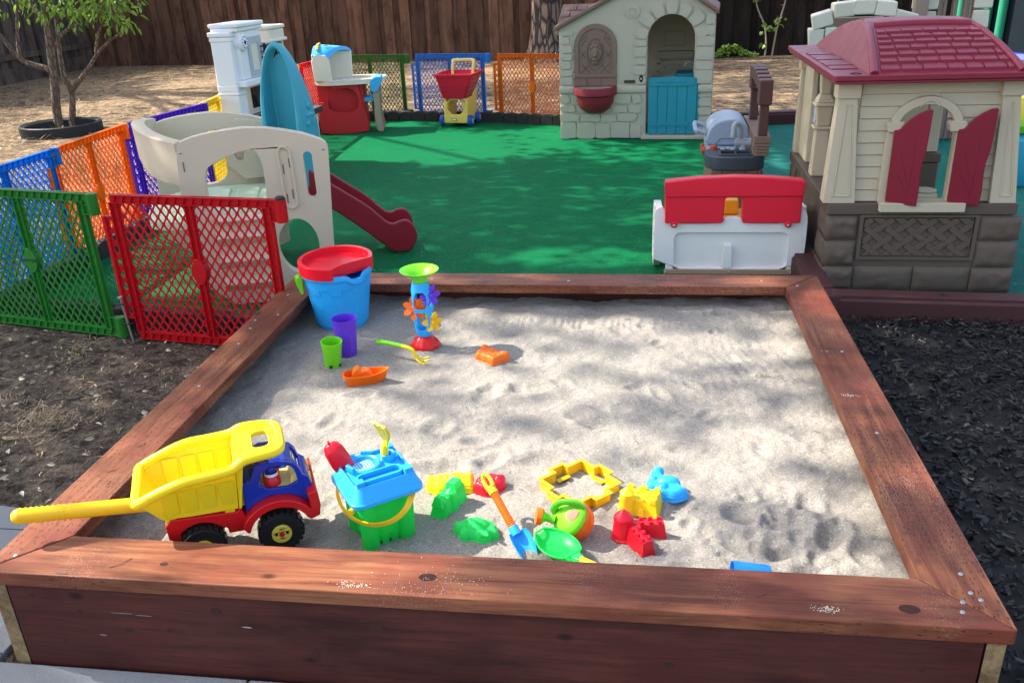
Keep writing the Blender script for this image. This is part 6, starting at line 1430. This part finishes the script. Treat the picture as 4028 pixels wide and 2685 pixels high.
# ---- castle-wall ring
rg = E('castle_wall_ring', 'open yellow castle-wall shaping ring lying on the sand', 'sand mould', (1.326, .607, .152), rad(45), rx=rad(0))
H = .077; SQ = []
base = [(-H, -H), (H, -H), (H, H), (-H, H)]
for k in range(4):
    a = Vector(base[k]); b = Vector(base[(k+1) % 4]); d = (b-a).normalized(); n = Vector((d.y, -d.x)); L = (b-a).length
    for f, o_ in ((0, 0), (.34, 0), (.34, .020), (.66, .020), (.66, 0)): SQ.append(tuple(a+d*L*f+n*o_))
def offs(P, k):
    o = []; n = len(P)
    for i in range(n):
        p, q, s_ = Vector(P[i-1]), Vector(P[i]), Vector(P[(i+1) % n]); d0, d1 = (q-p).normalized(), (s_-q).normalized(); n0, n1 = Vector((d0.y, -d0.x)), Vector((d1.y, -d1.x)); v = n0+n1; v = v/max(.3, v.dot(n0)); o.append(tuple(q+v*k))
    return o
mb = MB(); mb.prism(offs(SQ, .0), -.004, .024, 'z', [offs(SQ, -.003)]); mb.prism(offs(SQ, .005), .0242, .028, 'z', [offs(SQ, -.005)])
for k in range(4):
    mb.T = Matrix.Rotation(PI/2*k, 4, 'Z'); mb.prism(rrect(-.022, -.076, .022, -.060, .002), .0, .003, 'z')
mb.T = None
O('wall', mb, tp_('ring_yellow', (.85, .52, .01), .28, .10), rg, bevel=.001, merge=False)
# ---- spade with yellow grip
sp = E('toy_spade', 'toy spade with yellow grip, ribbed orange shaft and sky-blue blade stuck in the sand', 'toy spade', (1.180, .352, .192), rad(-52))
tip = Vector((-.155, .0, .085)); d = (Vector((0, 0, 0))-tip).normalized()
mb = MB(); P = [tip.lerp(Vector((.0, 0, 0)), .36+.64*i/40) for i in range(41)]; mb.tube(P, [.0098+.0012*(1 if i % 2 else -.4) for i in range(41)], 14); O('shaft', mb, T_ORG, sp, angle=60)
mb = MB(); mb.tube([tip.lerp(Vector((0, 0, 0)), .25), tip.lerp(Vector((0, 0, 0)), .37)], [.0115, .0125], 14); g0 = tip.lerp(Vector((0, 0, 0)), .27); side_ = d.cross(Vector((0, 1, 0))).normalized()*.8+Vector((0, .35, 0))
gp = [g0+side_*.012, g0+side_*.014-d*.020, g0+side_*.010-d*.036, g0-d*.042, g0-side_*.010-d*.036, g0-side_*.014-d*.020, g0-side_*.012]; mb.tube(catmull(gp, 5), .0055, 10)
O('grip', mb, T_PALEY if False else tp_('grip_yellow', (.74, .58, .02), .3, .1), sp, merge=False, angle=60)
mb = MB(); mb.tube([(-.008, 0, .005), (.012, 0, -.008)], [.013, .013], 14); rings = []
for s_, w, dz, cup in ((.004, .012, -.004, 0), (.014, .024, -.008, .014), (.03, .027, -.018, .019), (.055, .026, -.032, .018), (.075, .020, -.044, .012), (.092, .009, -.052, .004)):
    top_ = [(s_, w*math.cos(a), dz+cup-cup*1.4*math.sin(a)) for a in [PI*i/10 for i in range(11)]]; rings.append(top_+[(s_+.001, y, z-.003) for x, y, z in top_[::-1]])
mb.loft(rings); O('blade', mb, T_SKY, sp, merge=False, angle=60)
# ---- watering can
wc = E('watering_can', 'lime and orange toy watering can tipped beside the green shovel', 'watering can', (1.318, .405, .150), rad(180))
body = E('can', None, None)
tilt = Matrix.Translation((0, .002, .048)) @ Matrix.Rotation(rad(-30), 4, 'X') @ Matrix.Rotation(rad(36), 4, 'Y')
bpy.data.objects.remove(body)
mb = MB(); mb.T = tilt; mb.lathe([(0, -.052), (.030, -.050), (.046, -.036), (.052, -.012), (.052, .0), (.050, .004)], 32); mb.T = None; O('base', mb, T_ORG, wc)
mb = MB(); mb.T = tilt; mb.lathe([(.0515, .0045), (.050, .010), (.044, .018), (.030, .0235), (0, .0255)], 32); mb.T = None; O('top', mb, T_LIME, wc)
mb = MB(); mb.T = tilt; mb.tube(catmull([(.044, -.020, .010), (.032, -.024, .032), (0, -.026, .044), (-.030, -.022, .034), (-.046, -.014, .008)], 6), .0075, 10, squash=1.3); mb.T = None; O('handle', mb, tp_('toy_lime_dark', (.09, .42, .02), .3), wc)
mb = MB(); mb.T = tilt @ Matrix.Translation((-.016, .004, .0205)) @ Matrix.Rotation(rad(-4), 4, 'X') @ Matrix.Rotation(rad(-12), 4, 'Y'); mb.prism(smoothpoly([(-.030, -.010), (.012, -.014), (.010, .012), (-.012, .018)], 2), .0, .0065, 'z'); mb.T = None; O('fill_opening', mb, tp_('opening_orange', (.55, .06, .006), .4), wc)
mb = MB(); mb.tube(catmull([(.044, .006, .045), (.062, .008, .052), (.075, .010, .056)], 4), [.013, .012, .010, .010, .010, .012, .016, .020, .021], 16); O('spout', mb, T_LIME, wc, angle=60)
mb = MB(); mb.tube([(.0755, .010, .056), (.088, .012, .059)], [.0225, .021], 20); O('rose', mb, T_ORG, wc)
# ---- big green shovel
gs = E('toy_shovel', 'large bright green toy shovel leaning on the front board with a yellow handle', 'toy shovel', (1.292, .310, .169), rad(-42), ry=rad(3))
mb = MB(); rings = []
for i in range(15):
    t_ = i/14; s_ = -.066+.118*t_; w = .046*max(.10, math.sin(PI*(.05+.82*t_))**.6); cup = .024*math.sin(PI*(.08+.80*t_))**.5
    zc = .004-.012*t_*(1-t_)
    top_ = [(s_, w*math.cos(a), zc+.018-cup*math.sin(a)**1.6) for a in [PI*k/12 for k in range(13)]]; rings.append(top_+[(x, y*.97, z-.0035) for x, y, z in top_[::-1]])
mb.loft(rings); mb.tube([r_[0] for r_ in rings]+[r_[12] for r_ in rings[::-1]]+[rings[0][0]], .0026, 8); mb.loft([[(x, y, z) for y, z in rrect(-a, z0, a, z0+b, .004, 3)] for x, a, z0, b in ((.022, .005, -.012, .006), (.035, .012, -.010, .022), (.062, .013, .004, .022), (.078, .011, .008, .020))], True, True)
O('blade', mb, T_GRN, gs, merge=False, angle=50)
mb = MB(); P = [Vector((.076, 0, .018)).lerp(Vector((.185, 0, .045)), i/30) for i in range(31)]; mb.tube(P, [.0098+.001*(1 if i % 2 else -.5) for i in range(31)], 12); O('handle', mb, T_YELD, gs, angle=60)
# ---- blue cup on its side by the front board
bc = E('toy_cup', 'sky-blue cup lying on its side against the front board', 'cup', (1.733, .226, .186), rad(12))
mb = MB(); mb.T = Matrix.Rotation(rad(92), 4, 'Y') @ Matrix.Rotation(rad(8), 4, 'X'); mb.lathe([(0, .048), (.026, .048), (.0285, .044), (.033, -.010), (.035, -.034), (.0362, -.036), (.0335, -.036), (.031, -.010), (.026, .042), (0, .044)], 30); mb.T = None; O('shell', mb, T_SKY, bc)
# ---- big bucket with red lid
bb = E('sand_bucket', 'big blue bucket with battlement lines and half-open red lid in the back left corner', 'bucket', (.275, 1.785, .148), rad(0))
mb = MB(); na, nz = 216, 84; vs = []; fs = []
def Lz(a, base, amp, n, ph): return base+(amp if int(math.floor(((a+ph) % (2*PI))/(2*PI)*n*2)) % 2 else 0)
for j in range(nz+1):
    z = .225*j/nz
    for i in range(na):
        a = 2*PI*i/na; r_ = .110+.028*(z/.225); k = sum(1 for b0, ph in ((.050, .2), (.098, .75), (.160, .1)) if z < Lz(a, b0, .020, 9, ph)); r_ -= .0038*k
        if j == 0: r_ -= .004
        vs.append((r_*math.cos(a), r_*math.sin(a), z))
for j in range(nz):
    for i in range(na): fs.append((j*na+i, j*na+(i+1) % na, (j+1)*na+(i+1) % na, (j+1)*na+i))
fs.append(tuple(range(na))[::-1]); mb.add(vs, fs)
mb.lathe([(.132, .2245), (.130, .20), (.108, .02), (0, .018)], 48)
O('body', mb, T_SKY, bb, angle=22, merge=False)
def rimz(a):  # pouring lip dips toward the front right
    d = abs((a-rad(-38)+PI) % (2*PI)-PI); return -.020*math.exp(-(d/.24)**4)
mb = MB(); rings = []
for i in range(73):
    a = 2*PI*i/72; dz = rimz(a); ro_ = .141-dz*.35
    rings.append([(q*math.cos(a), q*math.sin(a), z+dz) for q, z in ((.133, .226), (ro_-.002, .218), (ro_+.002, .220), (ro_+.003, .228), (ro_, .243), (ro_-.005, .244), (.131, .240))])
mb.loft(rings, False, False); O('rim', mb, T_SKY, bb, angle=60)
mb = MB(); a0, a1 = rad(-78), rad(3)
arcs = [(.149*math.cos(a), .149*math.sin(a)) for a in [a1+(2*PI+a0-a1)*i/40 for i in range(41)]]
inner = [(x*.89, y*.89) for x, y in arcs]; ch = [(.040, -.115), (.055, -.085), (.125, -.012)]
ch2 = [(.030, -.108), (.050, -.080), (.108, -.003)]
mb.T = Matrix.Translation((0, 0, .236)) @ Matrix.Rotation(rad(2), 4, 'X')
mb.prism(arcs+ch, 0, .047, 'z', [inner+ch2]); mb.prism(inner+ch2, .016, .022, 'z'); mb.T = None
O('lid', mb, T_RED2, bb, bevel=.006, seg=3, merge=False)
mb = MB(); mb.T = Matrix.Rotation(rad(-152), 4, 'Z') @ Matrix.Translation((.148, 0, .205)); mb.prism([(-.004, -.050), (.006, -.050), (.020, -.006), (.020, .016), (.004, .026), (-.008, .018), (-.004, .0)], -.022, .022, 'y'); mb.T = None; O('handle_clip', mb, T_LIME, bb, bevel=.002)
# ---- cups
pc = E('toy_cup', 'tall purple cup standing in front of the big blue bucket', 'cup', (.398, 1.462, .148))
mb = MB(); mb.lathe([(0, 0), (.030, 0), (.0335, .004), (.040, .08), (.0465, .150), (.0475, .152), (.0445, .152), (.0375, .08), (.030, .008), (0, .008)], 40); mb.lathe([(.0402, .118), (.0445, .120), (.0450, .124), (.0415, .126)], 40); o = O('shell', mb, T_PUR, pc, merge=False)
mb = MB()
for a in (-110, -85, -40):
    mb.T = Matrix.Rotation(rad(a), 4, 'Z'); mb.hex([(.0345, -.010, .025), (.0362, -.010, .025), (.0362, .006, .025), (.0345, .006, .025), (.040, -.010, .095), (.0425, -.010, .095), (.0425, .006, .095), (.040, .006, .095)])
mb.T = None; O('embossed_panel', mb, T_PUR, pc, bevel=.0008, merge=False)
gcup = E('toy_cup', 'short lime green cup with notched foot in front of the purple cup', 'cup', (.372, 1.362, .150), 0, rx=rad(3), ry=rad(4))
mb = MB(); mb.lathe([(0, .016), (.0305, .016), (.033, .05), (.0385, .100), (.0392, .102), (.0365, .102), (.031, .05), (.029, .022), (0, .022)], 36)
for k in range(5): a = 2*PI*k/5-.9; mb.T = Matrix.Rotation(a, 4, 'Z'); mb.lathe([(.026, 0), (.0300, 0), (.0312, .018), (.026, .018), (.026, 0)], 6, a0=-.38, a1=.38)
mb.T = None; O('shell', mb, T_LIME, gcup, merge=False)
# ---- boat
bt = E('toy_boat', 'orange toy boat with a small cabin on the sand left of the middle', 'toy boat', (.535, 1.232, .149), rad(17))
mb = MB()
def hull(s, z, k=1.0): return [(x*s, y*s*k, z+.010*max(0, x/.09)**2) for x, y in smoothpoly([(-.078, 0), (-.072, -.028), (-.04, -.036), (.02, -.036), (.06, -.022), (.090, 0), (.06, .022), (.02, .036), (-.04, .036), (-.072, .028)], 2)]
mb.loft([hull(.80, 0), hull(.86, .004), hull(.97, .034), hull(1.04, .036), hull(1.04, .041), hull(.95, .041), hull(.90, .030), hull(.85, .016)], True, True); O('hull', mb, T_ORG, bt, angle=50)
mb = MB(); mb.prism(smoothpoly([(-.045, .012), (.028, .012), (.030, .034), (.012, .052), (-.002, .056), (-.012, .050), (-.020, .064), (-.030, .062), (-.046, .046)], 1), -.020, .020, 'y'); O('cabin', mb, T_ORG, bt, bevel=.004, seg=3, merge=False)
# ---- sand mill
ml = E('sand_mill', 'tall sand mill with lime funnel, blue cage, three flower wheels and red foot', 'sand mill', (.676, 1.560, .149), rad(20))
mb = MB(); na = 40; prof = [(.056, 0), (.058, .004), (.050, .018), (.040, .030), (.030, .041), (.024, .044), (0, .045)]; vs = []; fs = []
for j, (r_, z) in enumerate(prof):
    for i in range(na): a = 2*PI*i/na; q = r_*(1+.045*math.cos(10*a)*(1 if j < 4 else 0)); vs.append((q*math.cos(a), q*math.sin(a), z))
for j in range(len(prof)-1):
    for i in range(na): fs.append((j*na+i, j*na+(i+1) % na, (j+1)*na+(i+1) % na, (j+1)*na+i))
mb.add(vs, fs); O('foot', mb, T_RED, ml, angle=60)
mb = MB(); PR_ = [(.024, .044), (.029, .052), (.036, .085), (.042, .130), (.0435, .160), (.0425, .190), (.038, .225), (.033, .250), (.030, .262)]
def prz(z):
    for (a, za), (b, zb) in zip(PR_, PR_[1:]):
        if za <= z <= zb: return a+(b-a)*(z-za)/(zb-za)
    return PR_[-1][0]
def band(z0, z1, t=.003):
    zs = [z0+(z1-z0)*i/5 for i in range(6)]; mb.lathe([(prz(z), z) for z in zs]+[(prz(z)-t, z) for z in zs[::-1]]+[(prz(zs[0]), zs[0])], 40)
band(.044, .075); band(.150, .164); band(.228, .262)
for k in range(4):
    a = PI/2*k+.5; zs = [.070+(.165)*i/16 for i in range(17)]; rings = []
    for z in zs:
        r_ = prz(z); e = min(abs(z-.072), abs(z-.157), abs(z-.232)); w = .13+.34*math.exp(-(e/.012)**2); rings.append([(q*math.cos(a+s_*w), q*math.sin(a+s_*w), z) for q, s_ in ((r_, -1), (r_+.0006, 0), (r_, 1), (r_-.003, 1), (r_-.003, -1))])
    mb.loft(rings)
O('cage', mb, T_SKY, ml, merge=False, angle=50)
def flower(z, a, r0, R_, mat, n=7, tilt_=0):
    mb = MB(); T = Matrix.Translation((r0*math.cos(a), r0*math.sin(a), z)) @ Matrix.Rotation(rad(-20+tilt_), 4, 'Z') @ Matrix.Rotation(rad(76), 4, 'X')
    for k in range(n):
        mb.T = T @ Matrix.Rotation(2*PI*k/n, 4, 'Z') @ Matrix.Rotation(rad(24), 4, 'X'); P = smoothpoly([(.006, -.005), (R_*.6, -.015), (R_, 0), (R_*.6, .015), (.006, .005)], 1); mb.prism(P, -.001, .001, 'z')
    mb.T = T; mb.lathe([(0, -.010), (.007, -.010), (.007, .010), (0, .010)], 12); mb.T = None; O('flower_wheel', mb, mat, ml, merge=False, angle=30)
flower(.165, rad(215), .036, .052, T_ORG, 7, 10); flower(.212, rad(-40), .040, .046, T_PUR, 6, 35); flower(.105, rad(-40), .040, .044, T_YELD, 6, 30)
mb = MB(); mb.lathe([(.026, .255), (.027, .262), (.033, .278), (.050, .296), (.072, .306), (.0735, .309), (.071, .310), (.048, .300), (.030, .281), (.018, .262), (.010, .258)], 40); O('funnel', mb, T_LIME, ml)
# ---- hand rake
hk = E('toy_rake', 'toy hand rake with lime handle and yellow prongs digging into the sand', 'toy rake', (.610, 1.445, .190), rad(-12))
mb = MB(); P = catmull([(-.098, .0, .014), (-.05, 0, .014), (.006, 0, .008)], 8); mb.tube(P, [.007]+[.0115]*4+[.010]*4+[.0085]*(len(P)-9), 12, squash=.8); O('handle', mb, T_LIME, hk, angle=60)
mb = MB(); mb.tube(catmull([(.004, 0, .008), (.030, 0, .004), (.050, 0, -.006), (.060, 0, -.026), (.066, 0, -.040)], 5), .0085, 10, squash=.8)
for k, e in ((-1, .10), (0, .095), (1, .085)): mb.tube(catmull([(.064, k*.004, -.034), (.075, k*.014, -.040), (e, k*.022, -.043), (e+.018, k*.024, -.036)], 4), .003, 6)
O('prongs', mb, T_YEL, hk, merge=False, angle=60)
mb = MB(); mb.ball((-.086, 0, .0225), (.005, .004, .002), 10, 6); O('hanging_hole', mb, tp_('lime_shadow', (.05, .25, .01)), hk)
# ================================================================== the tree that shades the yard
# its crown hangs above and to the left of the frame; the gaps between its
# branches let the sun down where the photograph shows sunlight
GAPS = [(1.36, 0.72, 0.65, 0.11, 0.95), (0.68, 0.93, 0.27, 0.14, 0.95), (1.87, 0.81, 0.43, 0.12, 0.9), (1.51, 1.72, 0.22, 0.1, 0.95), (1.99, 1.54, 0.22, 0.11, 0.85), (2.17, 1.93, 0.1, 0.11, 0.95), (1.2, 1.16, 0.13, 0.07, 0.9), (1.68, 1.0, 0.24, 0.09, 0.6), (2.2, 0.93, 0.08, 0.16, 0.75), (0.47, 1.57, 0.29, 0.4, 0.12), (0.27, 1.12, 0.17, 0.21, 0.12), (0.22, 0.96, 0.09, 0.2, 0.1), (1.33, 0.47, 0.73, 0.18, 0.9), (2.0, 0.42, 0.21, 0.13, 0.45), (1.24, 0.32, 0.33, 0.05, 0.97), (0.6, 0.39, 0.35, 0.34, 1.0), (0.97, 0.5, 0.18, 0.28, 1.0), (0.74, 0.03, 0.62, 0.1, 1.0), (2.06, 0.03, 0.66, 0.11, 0.22), (0.4, 1.12, 0.06, 0.05, 0.9), (0.42, 1.35, 0.05, 0.04, 0.8), (0.34, 0.76, 0.08, 0.04, 0.8), (0.38, 0.13, 0.16, 0.12, 0.9), (2.38, 1.72, 0.07, 0.12, 0.9), (2.42, 0.88, 0.08, 0.74, 0.22), (1.46, 1.98, 0.89, 0.07, 0.3), (2.61, 1.95, 0.1, 0.06, 0.6), (2.42, 1.68, 0.08, 0.08, 0.5), (-0.32, 6.28, 1.03, 0.78, 1.0), (0.64, 6.59, 0.6, 0.64, 0.95), (-0.88, 6.56, 0.46, 1.01, 1.0), (1.44, 6.03, 0.61, 0.55, 0.6), (1.8, 5.11, 0.25, 0.43, 0.45), (1.1, 3.11, 0.47, 0.17, 0.65), (1.53, 3.85, 0.16, 0.16, 0.6), (1.24, 4.57, 0.3, 0.17, 0.45), (2.55, 5.53, 0.06, 0.48, 0.7), (-1.13, 3.1, 0.24, 0.27, 0.6), (-1.46, 2.65, 0.3, 0.32, 0.3), (-5.6, 10.71, 0.94, 1.96, 0.97), (-5.11, 7.65, 0.83, 1.4, 0.85), (-4.14, 9.04, 0.55, 1.24, 0.95), (-4.38, 6.95, 0.6, 1.75, 0.8), (-6.89, 10.79, 1.07, 1.33, 0.08), (-7.34, 13.85, 1.25, 0.71, 0.25), (-1.49, 11.72, 2.21, 0.9, 0.9), (-0.2, 9.64, 0.89, 0.32, 0.2), (-1.42, 8.93, 1.09, 0.44, 0.8), (3.35, 13.05, 0.58, 0.51, 0.95), (2.87, 11.01, 0.34, 0.19, 0.8), (2.77, 9.16, 0.34, 0.11, 0.7), (2.96, 9.89, 0.46, 0.32, 0.15), (1.6, 1.845, .75, .075, .06), (2.9, 13.2, .8, .25, .95)]
def sun_share(x, y):
    f = .66
    if y > 1.98: f = .11
    if y > 8.0: f = .42
    if x > 2.30 and y < 8: f = .05
    if x < .12 and y < 2.3: f = .10
    if x < -1.75 and y >= 2.3: f = .50
    if -1.75 <= x < -.75 and 2.4 < y < 7.6: f = .97
    if x > 1.0 and y > 11.5: f = .12
    for cx, cy, rx, ry, v in GAPS:
        q = math.hypot((x-cx)/rx, (y-cy)/ry)
        if q < 1.3: w = min(1, (1.3-q)/.55); w = w*w*(3-2*w); f = f*(1-w)+v*w
    return f
oak = E('shade_tree', 'tall spreading tree beyond the left fence whose crown shades the yard', 'tree', (-11.0, 11.5, 0))
rr = random.Random(77); mb = MB()
mb.tube(catmull([(0, 0, -.1), (.1, 0, 1.2), (.05, .1, 3), (.3, 0, 5), (.5, -.2, 6.6)], 5), [.42-.012*i for i in range(21)], 14)
for a, L in ((0, 8), (-25, 10), (-50, 11), (-75, 9), (25, 6), (60, 5), (-100, 5)):
    p0 = Vector((.2, 0, 4.2+rr.uniform(0, 1.2))); d = Vector((math.cos(rad(a)), math.sin(rad(a)), 0)); mb.tube(catmull([p0, p0+d*L*.3+Vector((0, 0, 1.9)), p0+d*L*.65+Vector((0, 0, 2.8)), p0+d*L+Vector((0, 0, 3.2))], 5), [.055-.003*i for i in range(16)], 8)
O('trunk', mb, BARK_PINE, oak, angle=80, merge=False)
def shade_crown():
    r = np.random.default_rng(12); LM = 1250.0; A = .0028
    x0, x1, y0, y1 = -8.2, 5.0, -.5, 14.5; n = int((x1-x0)*(y1-y0)*LM)
    X = r.uniform(x0, x1, n); Y = r.uniform(y0, y1, n)
    gx = np.arange(x0, x1+.05, .05); gy = np.arange(y0, y1+.05, .05)
    F = np.array([[sun_share(a, b) for a in gx] for b in gy])
    f = F[((Y-y0)/.05).astype(int), ((X-x0)/.05).astype(int)]
    # branches gather the leaves into clumps
    cl_ = np.array([1+(.75 if b < 1.98 or b > 7.5 else .42)*noise.noise(Vector((a*2.1, b*3.2, 1.7)))+(.5 if b < 1.98 or b > 7.5 else .35)*noise.noise(Vector((a*5.0, b*7.5, 8.1))) for a, b in zip(X, Y)])
    lam = -np.log(np.clip(f, .03, .999))/A*np.clip(cl_, .1, 2)
    k = r.uniform(0, LM, n) < lam; X, Y = X[k], Y[k]; n = len(X)
    h = 6.2+1.2*np.sin(X*.6+1)*np.cos(Y*.5)+r.uniform(-.6, .6, n)
    P = np.stack([X-h, Y+.17*h, h], 1)-np.array([-11.0, 11.5, 0])
    s = np.array([-.7018, .1193, .7018]); N_ = s+r.normal(0, .42, (n, 3)); N_ /= np.linalg.norm(N_, axis=1)[:, None]
    t = np.cross(N_, r.normal(0, 1, (n, 3))); t /= np.linalg.norm(t, axis=1)[:, None]; b = np.cross(N_, t)
    L = r.uniform(.07, .135, n)[:, None]; w = L*r.uniform(.5, .75, n)[:, None]
    V = np.stack([P-t*L/2, P+b*w/2, P+t*L/2, P-b*w/2], 1).reshape(-1, 3)
    me = bpy.data.meshes.new('crown'); me.from_pydata([tuple(v) for v in V.tolist()], [], [(4*i, 4*i+1, 4*i+2, 4*i+3) for i in range(n)]); me.materials.append(m_leaf('shade_leaf', (.02, .05, .012), (.035, .085, .02), (.06, .12, .03), .12))
    o = bpy.data.objects.new('crown', me); COL.objects.link(o); o.parent = oak; return n
NCROWN = shade_crown()
